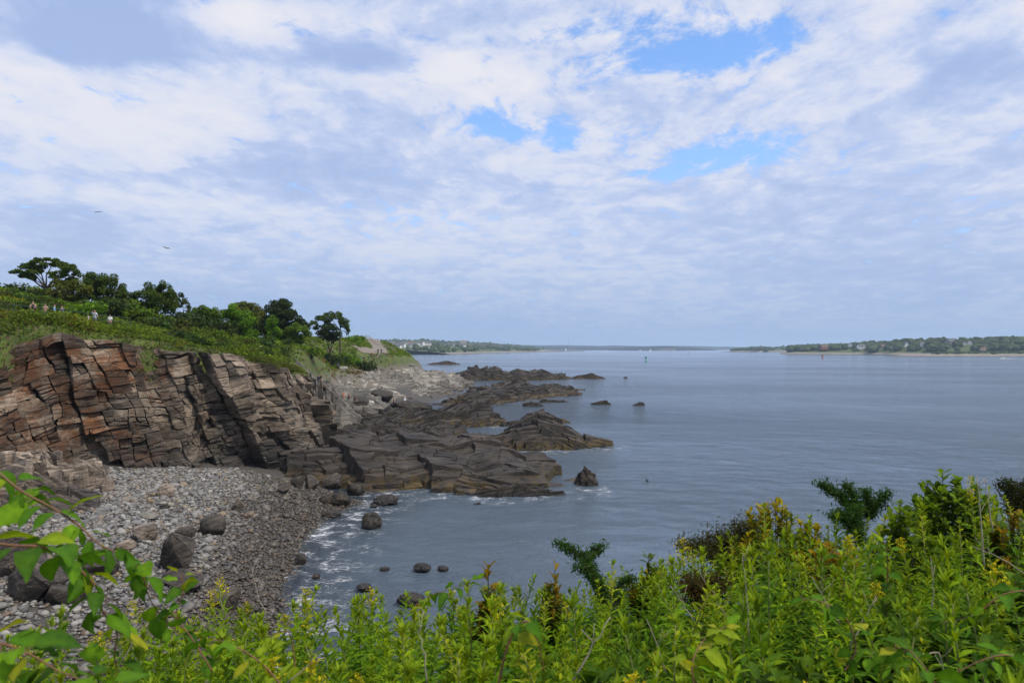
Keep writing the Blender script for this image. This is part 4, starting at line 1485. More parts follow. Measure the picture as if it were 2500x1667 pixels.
def cover(n, px_rng, y_rng, smin, tuft, hgt, leaf, cols, wts, mind=2.8, maxd=1e9, test=None, up=0.1, aspect=0.35, zmin=-9):
    px = rs.uniform(*px_rng, n)
    Y = np.sqrt(rs.uniform(y_rng[0] ** 2, y_rng[1] ** 2, n))
    x = (px - 1250) / FPX * Y
    s_ = side(x, Y)
    ok = (s_ > mind) & (s_ < maxd)
    z0 = gz_np(x, Y)
    ok &= z0 > zmin
    if test is not None:
        ok &= test(px, Y, x)
    x, Y, px = x[ok], Y[ok], px[ok]
    z0 = gz_np(x, Y)
    n = len(x)
    big = vnoise(np.stack([x * 0.22, Y * 0.22, 0 * x], 1), 31, 2)
    patch_ = vnoise(np.stack([x * 0.35, Y * 0.35, 0 * x + 9], 1), 37, 2)
    th = tuft
    P = np.stack([x, Y, z0], 1)[:, None, :] + rs.normal(size=(n, th, 3)) * np.array([0.28, 0.28, 0.0])
    P[:, :, 2] += rs.uniform(0.05, 1.0, (n, th)) * hgt * (0.75 + 0.5 * big[:, None])
    ci = rs.choice(len(cols), n, p=wts)
    sel = np.clip((patch_ * 0.5 + 0.5 + rs.normal(size=n) * 0.18) * len(cols), 0, len(cols) - 1).astype(int)
    ci = np.where(rs.random_sample(n) < 0.7, sel, ci)
    C = np.array(cols)[ci]
    C = C[:, None, :] * (1 + rs.normal(size=(n, th, 1)) * 0.22).clip(0.4, 1.8)
    P = P.reshape(-1, 3)
    V, F = leaf_quads(P, leaf * rs.uniform(0.6, 1.5, len(P)) * (1 + P[:, 1] / 300), rs, up=up, aspect=aspect)
    GC.append((V, F, np.repeat(C.reshape(-1, 3), 4, 0)))


G1, G2, G3, RU, DK, YE = (0.11, 0.175, 0.017), (0.15, 0.24, 0.018), (0.085, 0.135, 0.018), (0.17, 0.115, 0.045), (0.06, 0.095, 0.015), (0.32, 0.26, 0.015)
# slope between the cliff top and the railing
cover(2600, (-60, 340), (54, 69), 0, 10, 1.25, 0.26, [G3, G1, G2, (0.16, 0.17, 0.02)], [0.3, 0.35, 0.25, 0.1], mind=5.5, test=lambda px, Y, x: (Y < 57.2 + np.clip(px, -60, 400) * 0.034) & (Y > 53.5 + np.clip(px, -60, 400) * 0.034))
cover(9000, (-60, 640), (50, 78), 0, 9, 0.75, 0.24, [DK, G3, G1, G2, RU], [0.2, 0.25, 0.3, 0.15, 0.1], mind=3.6, maxd=13)
cover(9000, (-60, 700), (44, 82), 0, 7, 0.45, 0.2, [RU, G3, (0.11, 0.075, 0.05), DK, G1], [0.25, 0.25, 0.15, 0.15, 0.2], mind=2.6, maxd=6.5, zmin=8)
cover(9000, (-80, 700), (70, 125), 0, 8, 0.9, 0.30, [DK, G3, G1, G2], [0.2, 0.3, 0.3, 0.2], mind=5)
cover(9000, (560, 1000), (110, 270), 0, 7, 0.7, 0.38, [G1, G2, (0.10, 0.16, 0.025), G3], [0.3, 0.3, 0.2, 0.2], mind=3, zmin=8,
      test=lambda px, Y, x: ~((px > 870) & (px < 960) & (Y > 190) & (np.abs(px - np.interp(Y, [190, 200, 212, 232, 250, 268], [872, 905, 928, 926, 918, 905])) < 24)))
cover(700, (-60, 50), (66, 90), 0, 8, 0.9, 0.25, [YE, G2], [0.6, 0.4], mind=5, test=lambda px, Y, x: Y > 72)
cover(1600, (680, 960), (118, 215), 0, 8, 0.55, 0.36, [(0.20, 0.13, 0.06), (0.13, 0.10, 0.04), G1], [0.5, 0.3, 0.2], mind=0.6, maxd=4.0)
V = np.concatenate([g[0] for g in GC])
nq = len(V) // 4
veg = link('hillside_grass', np_mesh('hillside_grass', V, np.arange(4 * nq).reshape(nq, 4), col=np.concatenate([g[2] for g in GC])), None, M_LEAF)
tag(veg, 'green and rust-coloured grass and low growth covering the hill', 'grass', kind='stuff')

# the mossy green cushions hanging over the cliff edge
for lb, px, py, Y, rx, rz in (('long bright green juniper cushion hanging over the cliff edge', 650, 885, 71, 34, 15), ('second green cushion spilling down the corner of the cliff', 712, 900, 74, 30, 14)):
    rs_ = np.random.RandomState(px)
    c = at(px, py, Y)
    sc = Y / FPX
    P, O, S = lobe_points((0, 0, 0), (rx * sc, 1.6, rz * sc), 2600, rs_, clump=0.45, fill=1.0)
    P[:, 2] -= P[:, 0] * 0.28
    V, F = leaf_quads(P, 0.16 * rs_.uniform(0.6, 1.4, len(P)), rs_, out=O, aspect=0.4)
    root = empty('juniper_cushion', c)
    tag(root, lb, 'shrub')
    link('foliage', np_mesh('foliage', V, F, col=np.repeat(jit_col((0.085, 0.115, 0.02), len(P), rs_), 4, 0)), root, M_LEAF)
    wd = MB()
    for k in range(7):
        wd.tube([(0.1 * k - 0.3, 0.3, -rz * sc), ((k - 3) * rx * sc * 0.22, 0, 0)], [0.03, 0.012], 4)
    wd.build('stems', M_BARK, root)

# ------------------------------------------------------------------ plants of the near bluff
def blade(length, width, bend=0.25, fold=0.25, prof=((0, .10), (.22, .72), (.5, 1.0), (.78, .62), (1, 0.03)), wav=0.0, rs_=None):
    """one leaf along +X, folded along its midrib, tip bending down; returns V, F (quads)"""
    V, F = [], []
    for i, (t, k) in enumerate(prof):
        x = length * t * (1 - 0.12 * bend * t)
        z = -bend * length * t * t
        hw = width / 2 * k
        dzv = (rs_.normal() * wav * width) if rs_ is not None and wav else 0
        V += [(x, -hw, z + fold * hw + dzv), (x, 0, z), (x, hw, z + fold * hw - dzv)]
        if i:
            a = 3 * (i - 1)
            F += [(a, a + 3, a + 4, a + 1), (a + 1, a + 4, a + 5, a + 2)]
    return np.array(V), np.array(F)


class Leaves:
    def __init__(s):
        s.V, s.F, s.C, s.n = [], [], [], 0

    def add(s, V, F, col, M=None, loc=(0, 0, 0)):
        if M is not None:
            V = V @ np.array(M.to_3x3()).T
        s.V.append(V + np.array(loc))
        s.F.append(F + s.n)
        c_ = np.tile(np.array(col), (len(V), 1))
        c_[1::3] *= 1.3
        s.C.append(c_)
        s.n += len(V)

    def mesh(s, name, mat, smooth=True):
        me = np_mesh(name, np.concatenate(s.V), np.concatenate(s.F), col=np.concatenate(s.C).clip(0.003, 1), smooth=smooth)
        me.materials.append(mat)
        return me


M_LEAF2 = leaf_mat('near_leaf', trans=0.42, rough=0.6, spec=0.06, grain=35.0)
M_FLOWER = leaf_mat('flower_yellow', trans=0.3, rough=0.7)


def rotm(yaw, pitch, roll=0.0):
    return Euler((roll, -pitch, yaw), 'XYZ').to_matrix()


def goldenrod_proto(seed, h, plume=0.0, tone=(0.105, 0.225, 0.008), llen=0.105, lw=0.020, nl=62):
    """stem with spiralled lance leaves, a tuft on top and (plume>0) a yellow flower head"""
    rs_ = np.random.RandomState(seed)
    pts = [Vector((0, 0, 0))]
    bx_, by_ = rs_.normal() * 0.05, rs_.normal() * 0.05
    for k in range(1, 7):
        t = k / 6
        pts.append(Vector((bx_ * t * t * h * 2, by_ * t * t * h * 2, h * t)))
    wd = MB()
    wd.tube(pts, [0.006, 0.0055, 0.005, 0.0045, 0.004, 0.003, 0.002], 5)
    ms = wd.mesh('stem', True)
    ms.materials.append(M_STEM)
    L = Leaves()
    yaw = rs_.uniform(0, 6)
    for i in range(nl):
        t = 0.18 + 0.82 * (i / (nl - 1)) ** 0.85
        p = pts[0].lerp(pts[-1], t)
        k = min(5, int(t * 6))
        p = pts[k].lerp(pts[k + 1], t * 6 - k)
        yaw += 2.4 + rs_.normal() * 0.2
        ll = llen * (1.0 if t < 0.7 else 1.0 - 0.62 * (t - 0.7) / 0.3) * rs_.uniform(0.8, 1.2)
        pitch = 0.1 + 0.9 * max(0, t - 0.45) / 0.55 + rs_.normal() * 0.18
        if t < 0.4:
            pitch = -0.3 + rs_.normal() * 0.25
        V, F = blade(ll, lw * rs_.uniform(0.8, 1.2) * (0.6 + 0.4 * ll / llen), rs_.uniform(0.15, 0.45), 0.35)
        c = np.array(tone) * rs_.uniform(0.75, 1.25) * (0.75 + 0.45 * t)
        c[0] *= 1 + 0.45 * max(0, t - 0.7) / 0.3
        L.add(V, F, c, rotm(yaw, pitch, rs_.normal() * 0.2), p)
    if plume == 0:
        for i in range(9):
            V, F = blade(llen * 0.45 * rs_.uniform(0.7, 1.2), lw * 0.55, 0.15, 0.4)
            L.add(V, F, np.array((0.19, 0.29, 0.018)) * rs_.uniform(0.8, 1.2), rotm(rs_.uniform(0, 6.3), 1.1 + rs_.normal() * 0.2), pts[-1])
    ml = L.mesh('foliage', M_LEAF2)
    mf = None
    if plume > 0:
        Fl = Leaves()
        for i in range(22):
            t = i / 21
            o = pts[-1] + Vector((0, 0, -plume * 0.55 + plume * t))
            yw = rs_.uniform(0, 6.3)
            ln = plume * 0.42 * (1 - 0.8 * t) + 0.012
            for j in range(9):
                u = (j + 1) / 9
                q = o + Vector((math.cos(yw) * ln * u, math.sin(yw) * ln * u, ln * 0.9 * u - ln * 0.35 * u * u))
                V, F = blade(0.011, 0.006, 0.1, 0.2)
                Fl.add(V, F, np.array((0.40, 0.38, 0.014)) * rs_.uniform(0.6, 1.2), rotm(rs_.uniform(0, 6.3), rs_.uniform(0.2, 1.4)), q)
        mf = Fl.mesh('flower_plume', M_FLOWER)
    return ms, ml, mf, h


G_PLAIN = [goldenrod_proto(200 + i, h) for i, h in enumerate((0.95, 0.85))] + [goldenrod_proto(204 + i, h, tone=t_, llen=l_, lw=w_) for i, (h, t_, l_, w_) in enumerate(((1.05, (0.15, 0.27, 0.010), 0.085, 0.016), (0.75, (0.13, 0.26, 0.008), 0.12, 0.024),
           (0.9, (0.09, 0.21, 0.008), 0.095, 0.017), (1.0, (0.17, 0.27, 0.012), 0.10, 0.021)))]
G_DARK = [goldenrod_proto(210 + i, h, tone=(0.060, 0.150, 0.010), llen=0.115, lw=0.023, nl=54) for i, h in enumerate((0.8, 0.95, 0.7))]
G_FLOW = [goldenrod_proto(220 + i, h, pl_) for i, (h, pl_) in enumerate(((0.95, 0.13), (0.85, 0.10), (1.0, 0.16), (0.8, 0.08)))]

# line the plant tops reach, seen from the camera (px -> py)
SIL = [(-100, 1470), (0, 1460), (150, 1440), (350, 1430), (560, 1445), (700, 1460), (850, 1445), (1000, 1430), (1120, 1425), (1250, 1405), (1400, 1425), (1500, 1395), (1620, 1355), (1750, 1335), (1830, 1275),
       (1900, 1225), (2050, 1225), (2150, 1195), (2250, 1160), (2360, 1145), (2500, 1155), (2700, 1145)]


def sil(px):
    for (a, ya), (b, yb) in zip(SIL[:-1], SIL[1:]):
        if a <= px <= b:
            return ya + (yb - ya) * (px - a) / (b - a)
    return SIL[0][1] if px < SIL[0][0] else SIL[-1][1]


def near(x, y):
    return float(near_z(np.array([x]), np.array([y]))[0])


def put_plant(name, proto, x, y, h, rz, label, cat, group):
    ms, ml, mf, h0 = proto
    root = empty(name, (x, y, near(x, y) - 0.02), rz, h / h0)
    k = h / h0
    root.scale = (max(0.8, min(1.15, k)), max(0.8, min(1.15, k)), k)
    root.rotation_euler = (rr.gauss(0, 0.07), rr.gauss(0, 0.07), rz)
    tag(root, label, cat, group)
    link('stem', ms, root)
    tag(link('foliage', ml, root), kind='stuff')
    if mf:
        link('flower_plume', mf, root)
    return root


rr = random.Random(5)
GP = 'goldenrod stems of the near thicket'
GOLD = []
n_p = n_f = 0
used = []
tries = 0
while n_p + n_f < 320 and tries < 40000:
    tries += 1
    y = 1.55 + 6.5 * rr.random() ** 1.15
    px = rr.uniform(-60, 2560)
    x = (px - 1250) / FPX * y
    edge = min(9.0, max(4.2, 5.4 + 0.34 * x))
    if y > edge + 0.7:
        continue
    mind = 0.15 + 0.012 * y
    if any((x - a) ** 2 + (y - b) ** 2 < mind * mind for a, b in used[-500:]):
        continue
    g = near(x, y)
    top_ok = CAMZ + (851 - sil(px) - 6) / FPX * y
    hmax = top_ok - g
    if hmax < 0.42:
        continue
    h = min(hmax * rr.uniform(0.80, 1.06), rr.uniform(0.8, 1.2))
    if h < 0.4:
        continue
    used.append((x, y))
    fl = (rr.random() < (0.30 if px < 700 else 0.13))
    dk = (not fl) and rr.random() < (0.15 if px < 1500 else 0.4)
    o = put_plant('goldenrod', rr.choice(G_FLOW if fl else (G_DARK if dk else G_PLAIN)), x, y, h, rr.uniform(0, 6.3), None, 'goldenrod', GP)
    q = to_px((x, y, g + h))
    look = ('yellow-plumed' if fl else ('dark green' if dk else 'light green'))
    GOLD.append((o, look + (' tall' if h > 0.95 else (' short' if h < 0.7 else '')), q))
    n_f += fl
    n_p += not fl

# the rest of the thicket: stems too many to count, real geometry joined into one mass
def mesh_arrays(me):
    V = np.empty(len(me.vertices) * 3, np.float32)
    me.vertices.foreach_get('co', V)
    F = np.empty(len(me.loops), np.int32)
    me.loops.foreach_get('vertex_index', F)
    c = np.empty(len(me.vertices) * 4, np.float32)
    me.attributes['col'].data.foreach_get('color', c)
    return V.reshape(-1, 3), F.reshape(-1, 4), c.reshape(-1, 4)[:, :3]


ARR = [mesh_arrays(p[1]) + (p[3],) for p in G_PLAIN[:4] + G_DARK[:2]]
mV, mF, mC, nn = [], [], [], 0
made = tries = 0
while made < 1000 and tries < 30000:
    tries += 1
    y = 1.5 + 7.2 * rr.random() ** 1.1
    px = rr.uniform(-80, 2580)
    x = (px - 1250) / FPX * y
    edge = min(9.0, max(4.2, 5.4 + 0.34 * x))
    if y > edge + 1.0:
        continue
    g = near(x, y)
    hmax = CAMZ + (851 - sil(px) - 30) / FPX * y - g
    h = min(hmax, rr.uniform(0.6, 1.0))
    if h < 0.35:
        continue
    Va, Fa, Ca, h0 = rr.choice(ARR)
    a_ = rr.uniform(0, 6.28)
    k = h / h0
    Q = np.stack([(Va[:, 0] * math.cos(a_) - Va[:, 1] * math.sin(a_)), (Va[:, 0] * math.sin(a_) + Va[:, 1] * math.cos(a_)), Va[:, 2] * k], 1)
    Q[:, 0] += x + Q[:, 2] * rr.gauss(0, 0.08)
    Q[:, 1] += y + Q[:, 2] * rr.gauss(0, 0.08)
    Q[:, 2] += g
    mV.append(Q)
    mF.append(Fa + nn)
    nn += len(Q)
    mC.append(Ca * rr.uniform(0.7, 1.15))
    made += 1
tag(link('goldenrod_thicket', np_mesh('goldenrod_thicket', np.concatenate(mV), np.concatenate(mF), col=np.concatenate(mC), smooth=True), None, M_LEAF2),
    'dense green mass of goldenrod leaves filling the near bluff', 'thicket', kind='stuff')

# low growth under the stems
rs = np.random.RandomState(15)
n = 26000
y = 1.2 + 8.5 * rs.random_sample(n)
x = rs.uniform(-0.85, 0.85, n) * (y + 0.6)
edge = np.clip(5.4 + 0.34 * x, 4.2, 9.0)
ok = y < edge + 1.5
x, y = x[ok], y[ok]
zg = near_z(x, y)
z = zg + rs.uniform(0.02, 0.42, len(x))
pxs = 1250 + x / y * FPX
s_arr = np.array([sil(p) for p in pxs])
top_ok = CAMZ + (851 - s_arr - 25) / FPX * y
z = np.minimum(z, top_ok)
ok = z > zg - 0.05
x, y, z = x[ok], y[ok], z[ok]
V, F = leaf_quads(np.stack([x, y, z], 1), rs.uniform(0.05, 0.12, len(x)), rs, up=0.25, aspect=0.45)
C = np.array([(0.07, 0.13, 0.012), (0.09, 0.18, 0.014), (0.13, 0.21, 0.016), (0.08, 0.07, 0.02)])[rs.choice(4, len(x), p=[.35, .35, .2, .1])] * rs.uniform(0.7, 1.25, (len(x), 1))
tag(link('undergrowth', np_mesh('undergrowth', V, F, col=np.repeat(C, 4, 0)), None, M_LEAF2), 'tangled low green growth under the goldenrod', 'undergrowth', kind='stuff')

# ---- twining vine sprays with broad pointed leaves: every leaf its own piece
OVATE = ((0, .08), (.12, .62), (.32, 1.0), (.55, .92), (.78, .5), (.92, .18), (1, 0.02))


def ovate_mesh(seed, colr, fold=0.2, bend=0.35):
    rs_ = np.random.RandomState(seed)
    V, F = blade(1.0, 0.62, bend, fold, OVATE, wav=0.05, rs_=rs_)
    c_ = np.tile(np.array(colr), (len(V), 1))
    c_[1::3] *= 1.35
    me = np_mesh('leaf', V, F, col=c_, smooth=True)
    me.materials.append(M_LEAF2)
    return me


OV = [ovate_mesh(i, c, f, b) for i, (c, f, b) in enumerate((((0.085, 0.20, 0.012), .2, .3), ((0.065, 0.165, 0.012), .35, .5), ((0.12, 0.25, 0.012), .15, .2), ((0.19, 0.28, 0.014), .25, .4),
                                                            ((0.26, 0.29, 0.02), .1, .2), ((0.05, 0.125, 0.012), .4, .6)))]
OV_W = (5, 5, 4, 3, 1, 3)


def vine(label, pts, nleaf, size, seed, name='bittersweet_vine', rad=0.0032, group='vine sprays', hang=0.5, cols=OV_W):
    """pts: (px, py, Y) along the stem; leaves alternate, each on a short stalk"""
    r_ = random.Random(seed)
    P = [at(*p) for p in pts]
    base = P[0].copy()
    root = empty(name, base)
    tag(root, label, 'vine', group)
    # smooth the stem (Catmull-Rom)
    S = []
    for i in range(len(P) - 1):
        p0, p1, p2, p3 = P[max(i - 1, 0)], P[i], P[i + 1], P[min(i + 2, len(P) - 1)]
        for k in range(6):
            t = k / 6
            S.append(0.5 * ((2 * p1) + (p2 - p0) * t + (2 * p0 - 5 * p1 + 4 * p2 - p3) * t * t + (3 * p1 - p0 - 3 * p2 + p3) * t ** 3))
    S.append(P[-1])
    wd = MB()
    wd.tube([s_ - base for s_ in S], [rad * (1 - 0.7 * i / (len(S) - 1)) for i in range(len(S))], 6)
    stalks = []
    nleaf = int(nleaf * 1.4)
    for i in range(nleaf):
        t = (i + 0.5) / nleaf
        t = 0.04 + 0.96 * t
        f = t * (len(S) - 1)
        k = min(int(f), len(S) - 2)
        q = S[k].lerp(S[k + 1], f - k)
        d = (S[k + 1] - S[k]).normalized()
        sd = 1 if i % 2 else -1
        hd = Vector((d.y, -d.x, 0))
        hd = hd.normalized() if hd.length > 0.05 else Vector((r_.uniform(-1, 1), r_.uniform(-1, 1), 0)).normalized()
        ld = (hd * sd * r_.uniform(0.3, 1.0) + d * r_.uniform(0.0, 0.7) + Vector((r_.gauss(0, 0.35), r_.gauss(0, 0.35), r_.uniform(-hang, 0.35)))).normalized()
        e_ = q + ld * size * 0.22
        wd.tube([q - base, e_ - base], [rad * 0.28, rad * 0.2], 4, caps=False)
        lf = bpy.data.objects.new('leaf', r_.choices(OV, cols)[0])
        COL.objects.link(lf)
        lf.parent = root
        lf.location = e_ - base
        sz = 1.02 * size * r_.uniform(0.65, 1.2) * (1 - 0.35 * t)
        lf.scale = (sz, sz * r_.uniform(0.85, 1.1), sz)
        rt = ld.to_track_quat('X', 'Z').to_matrix().to_4x4() @ Matrix.Rotation(r_.gauss(0, 0.5), 4, 'X')
        lf.rotation_euler = rt.to_euler()
    wd.build('stem', M_VINE, root, True)
    return root


vine('upper arching vine with hanging leaves in front of the pale outcrop', [(-60, 1100, 1.75), (40, 1190, 1.75), (120, 1235, 1.75), (190, 1280, 1.75), (245, 1330, 1.75), (300, 1355, 1.8), (345, 1400, 1.85), (370, 1470, 1.9), (430, 1540, 1.95), (520, 1600, 2.0)], 30, 0.085, 1)
vine('middle vine with large drooping leaves at the left edge', [(-80, 1315, 1.6), (20, 1330, 1.6), (100, 1335, 1.6), (160, 1360, 1.62), (200, 1395, 1.62), (240, 1440, 1.65), (250, 1490, 1.68), (285, 1540, 1.72), (280, 1610, 1.75), (310, 1680, 1.75)], 24, 0.095, 2, rad=0.0042)
vine('short leafy vine tip rising at the left edge above the middle vine', [(-90, 1340, 1.9), (-20, 1290, 1.9), (30, 1240, 1.9), (70, 1210, 1.92)], 9, 0.08, 3)
vine('vine with big pale leaves in the bottom left corner', [(-120, 1600, 1.35), (-20, 1570, 1.35), (60, 1590, 1.35), (150, 1640, 1.35), (260, 1680, 1.35)], 14, 0.10, 4)
vine('thin vine tip with pointed leaves above the dark boulder', [(520, 1640, 1.9), (470, 1560, 1.9), (430, 1500, 1.9), (450, 1440, 1.9), (440, 1400, 1.9)], 14, 0.06, 5, rad=0.0024)
vine('pale yellow-green vine leaves at the bottom left of centre', [(700, 1690, 2.0), (640, 1620, 2.0), (560, 1570, 2.0), (500, 1560, 2.0)], 12, 0.075, 6, cols=(1, 0, 3, 6, 3, 0))
vine('yellowing vine leaves standing above the plants left of centre', [(720, 1640, 2.3), (715, 1580, 2.3), (700, 1540, 2.3), (650, 1555, 2.3)], 9, 0.07, 7, cols=(0, 0, 2, 6, 4, 0))
vine('twisted vine loop with fresh leaves at the bottom centre', [(1215, 1680, 1.9), (1230, 1610, 1.9), (1250, 1550, 1.9), (1285, 1515, 1.9), (1310, 1560, 1.92), (1330, 1640, 1.95)], 14, 0.075, 8, rad=0.0042)
vine('fine vine shoot leaning over the water at the centre', [(1010, 1480, 3.4), (1060, 1450, 3.4), (1110, 1435, 3.4), (1165, 1420, 3.4)], 10, 0.09, 9, rad=0.0024)
vine('broad-leaved vine across the lower right', [(2060, 1640, 2.4), (2090, 1580, 2.4), (2060, 1500, 2.4), (2010, 1470, 2.4), (1960, 1460, 2.4)], 16, 0.075, 10)
vine('round-leaved spray in the bottom right corner', [(2560, 1640, 2.0), (2470, 1600, 2.0), (2400, 1610, 2.0), (2320, 1650, 2.0)], 14, 0.075, 11)
vine('upright vine stem with wide leaves on the right-hand slope', [(2165, 1440, 3.6), (2168, 1370, 3.6), (2160, 1325, 3.6)], 10, 0.10, 12, rad=0.004)
vine('leafy vine left of the upright stem on the right-hand slope', [(2015, 1420, 3.6), (2010, 1370, 3.6), (2040, 1340, 3.6), (2065, 1325, 3.6)], 10, 0.085, 13)
vine('yellow-leaved spray at the bottom right of centre', [(1700, 1690, 2.1), (1690, 1620, 2.1), (1720, 1560, 2.15), (1770, 1530, 2.2)], 14, 0.085, 14, cols=(0, 0, 1, 5, 6, 0))
vine('vine with pointed leaves low on the far right', [(2530, 1440, 2.6), (2450, 1450, 2.6), (2380, 1500, 2.6), (2300, 1520, 2.6)], 14, 0.08, 15)
vine('tangled vine in the bottom right thicket', [(2300, 1700, 1.9), (2250, 1620, 1.9), (2200, 1580, 1.95), (2120, 1600, 2.0)], 14, 0.075, 16)


# ---- bayberry-like shrubs with orange-tipped leaves
def near_shrub(label, px, py_top, Y, wpx, colr, tip, n, leaf, seed, cat='shrub', name='bayberry_shrub', aspect=0.42, hpx=None):
    rs_ = np.random.RandomState(seed)
    r_ = random.Random(seed)
    sc = Y / FPX
    c = at(px, py_top, Y)
    g = min(near(c.x, Y), c.z - 0.3)
    root = empty(name, (c.x, Y, g))
    tag(root, label, cat)
    H = c.z - g
    W = wpx * sc / 2
    wd = MB()
    L = Leaves()
    k = max(8, int(n / 26))
    for i in range(k):
        a = rs_.uniform(0, 6.28)
        q = math.sqrt(rs_.uniform(0, 1))
        tp = Vector((math.cos(a) * W * q, math.sin(a) * W * q * 0.8, H * (1.0 - 0.38 * q * q) * rs_.uniform(0.78, 1.0)))
        b0 = Vector((tp.x * 0.15, tp.y * 0.15, 0))
        m_ = b0.lerp(tp, 0.55) + Vector((tp.x * 0.12, tp.y * 0.12, 0))
        wd.tube([b0, m_, tp], [0.008, 0.006, 0.003], 4)
        tip_col = np.array(tip) if rs_.uniform() < 0.6 else np.array(colr)
        for j in range(34):
            t = 0.45 + 0.55 * rs_.uniform() ** 0.75
            p = m_.lerp(tp, (t - 0.45) / 0.55)
            V, F = blade(1.2 * leaf * rs_.uniform(0.7, 1.2), 1.25 * leaf * aspect, 0.1, 0.3, ((0, .1), (.4, .75), (.75, 1.0), (1, .35)))
            cc = np.array(colr) * (1 - (t - 0.45)) + tip_col * (t - 0.45) if t > 0.8 else np.array(colr)
            L.add(V, F, cc * rs_.uniform(0.7, 1.25), rotm(rs_.uniform(0, 6.3), 0.35 + 0.75 * (t - 0.45) + rs_.normal() * 0.25), p)
    wd.build('stems', M_BARK, root)
    tag(link('foliage', L.mesh('foliage', M_LEAF2), root), kind='stuff')
    return root


near_shrub('orange-tipped bayberry bush standing against the water at bottom centre', 1195, 1378, 4.4, 95, (0.085, 0.14, 0.012), (0.34, 0.16, 0.02), 700, 0.055, 1)
near_shrub('small russet-tipped bayberry left of the dark juniper branch', 1350, 1385, 4.8, 90, (0.075, 0.125, 0.014), (0.30, 0.15, 0.02), 500, 0.055, 2)
near_shrub('bayberry bush with olive tips right of the juniper branch', 1585, 1345, 5.4, 120, (0.08, 0.13, 0.012), (0.28, 0.20, 0.015), 600, 0.055, 3)
near_shrub('wide yellow-topped shrub on the right-hand bluff edge', 1900, 1210, 6.0, 250, (0.14, 0.18, 0.012), (0.40, 0.30, 0.015), 1800, 0.06, 4)
near_shrub('orange and green shrub below the dark juniper on the right', 2030, 1290, 4.8, 150, (0.11, 0.15, 0.012), (0.40, 0.19, 0.015), 700, 0.055, 5)
near_shrub('rust-tipped shrub against the right edge of the picture', 2470, 1215, 5.2, 170, (0.075, 0.125, 0.014), (0.30, 0.14, 0.02), 900, 0.06, 6)
near_shrub('tall leafy green shrub on the skyline at the right', 2330, 1140, 6.0, 220, (0.09, 0.17, 0.014), (0.14, 0.24, 0.015), 1700, 0.07, 7, name='leafy_shrub', aspect=0.5)
near_shrub('leafy green shrub left of the tall skyline shrub', 2210, 1205, 5.6, 150, (0.08, 0.15, 0.014), (0.15, 0.24, 0.015), 900, 0.07, 8, name='leafy_shrub', aspect=0.5)


# ---- junipers: needle-tufted branches
def juniper(label, stems, seed, colr, dens=1.0, tuft=0.05, name='juniper', thick=0.085):
    """stems: lists of (px, py, Y) from the foot outward"""
    rs_ = np.random.RandomState(seed)
    b = at(*stems[0][0])
    b.z = min(b.z, near(b.x, b.y) + 0.2)
    root = empty(name, b)
    tag(root, label, 'juniper')
    for st_ in stems:
        P = [at(*p) - b for p in st_]
        wd = MB()
        wd.tube(P, [0.022 - 0.016 * i / (len(P) - 1) for i in range(len(P))], 5)
        br = wd.build('branch', M_BARK, root)
        pts = []
        for a, c in zip(P[:-1], P[1:]):
            m_ = int(dens * 900 * (c - a).length / 0.3)
            t = rs_.uniform(0, 1, (m_, 1))
            q = np.array(a)[None] * (1 - t) + np.array(c)[None] * t
            pts.append(q + rs_.normal(size=(m_, 3)) * thick * np.array([0.55, 0.6, 0.42]))
        pts = np.concatenate(pts)
        V, F = leaf_quads(pts, tuft * rs_.uniform(0.5, 1.2, len(pts)), rs_, up=0.1, aspect=0.26)
        o = link('needles', np_mesh('needles', V, F, col=np.repeat(jit_col(colr, len(pts), rs_, 0.3), 4, 0)), br, M_LEAF2)
        tag(o, kind='stuff')
    return root


JG = (0.042, 0.10, 0.020)
juniper('dark juniper with one bare branch reaching left over the water', seed=3, colr=JG, dens=0.8, thick=0.045, tuft=0.042, stems=[[(1480, 1470, 4.9), (1450, 1400, 4.9), (1430, 1365, 4.9), (1395, 1340, 4.9), (1360, 1325, 4.9)], [(1430, 1365, 4.9), (1455, 1345, 5.0), (1470, 1330, 5.0)],
                                                                           [(1470, 1440, 4.9), (1430, 1385, 4.8), (1405, 1380, 4.8)], [(1500, 1480, 4.9), (1520, 1420, 5.0), (1545, 1410, 5.0)]])
juniper('dark green juniper fan on the right-hand bluff edge', [[(2100, 1330, 6.2), (2090, 1265, 6.4), (2060, 1215, 6.4), (2020, 1190, 6.4), (2002, 1180, 6.4)], [(2100, 1260, 6.4), (2080, 1205, 6.4), (2065, 1180, 6.4)],
                                                               [(2120, 1260, 6.4), (2120, 1215, 6.4), (2110, 1195, 6.4)], [(2120, 1260, 6.4), (2150, 1220, 6.4), (2165, 1200, 6.4)],
                                                               [(2080, 1290, 6.0), (2060, 1255, 6.0), (2030, 1260, 6.0)], [(2080, 1290, 6.0), (2080, 1250, 6.0), (2100, 1240, 6.0)]], 4, JG, 1.1, 0.045, thick=0.06)
juniper('brown-green juniper mat on the bluff edge beside the yellow shrub', [[(1800, 1420, 6.2), (1780, 1370, 6.5), (1740, 1340, 6.6), (1700, 1335, 6.6), (1665, 1330, 6.6)], [(1790, 1350, 6.6), (1770, 1315, 6.6), (1735, 1310, 6.6)],
                                                                              [(1810, 1350, 6.6), (1810, 1300, 6.6), (1790, 1285, 6.6)], [(1800, 1370, 6.4), (1760, 1360, 6.4), (1730, 1355, 6.4)],
                                                                              [(1830, 1340, 6.6), (1830, 1290, 6.6), (1850, 1270, 6.6)]], 5, (0.062, 0.066, 0.018), 1.4, 0.045, thick=0.12)
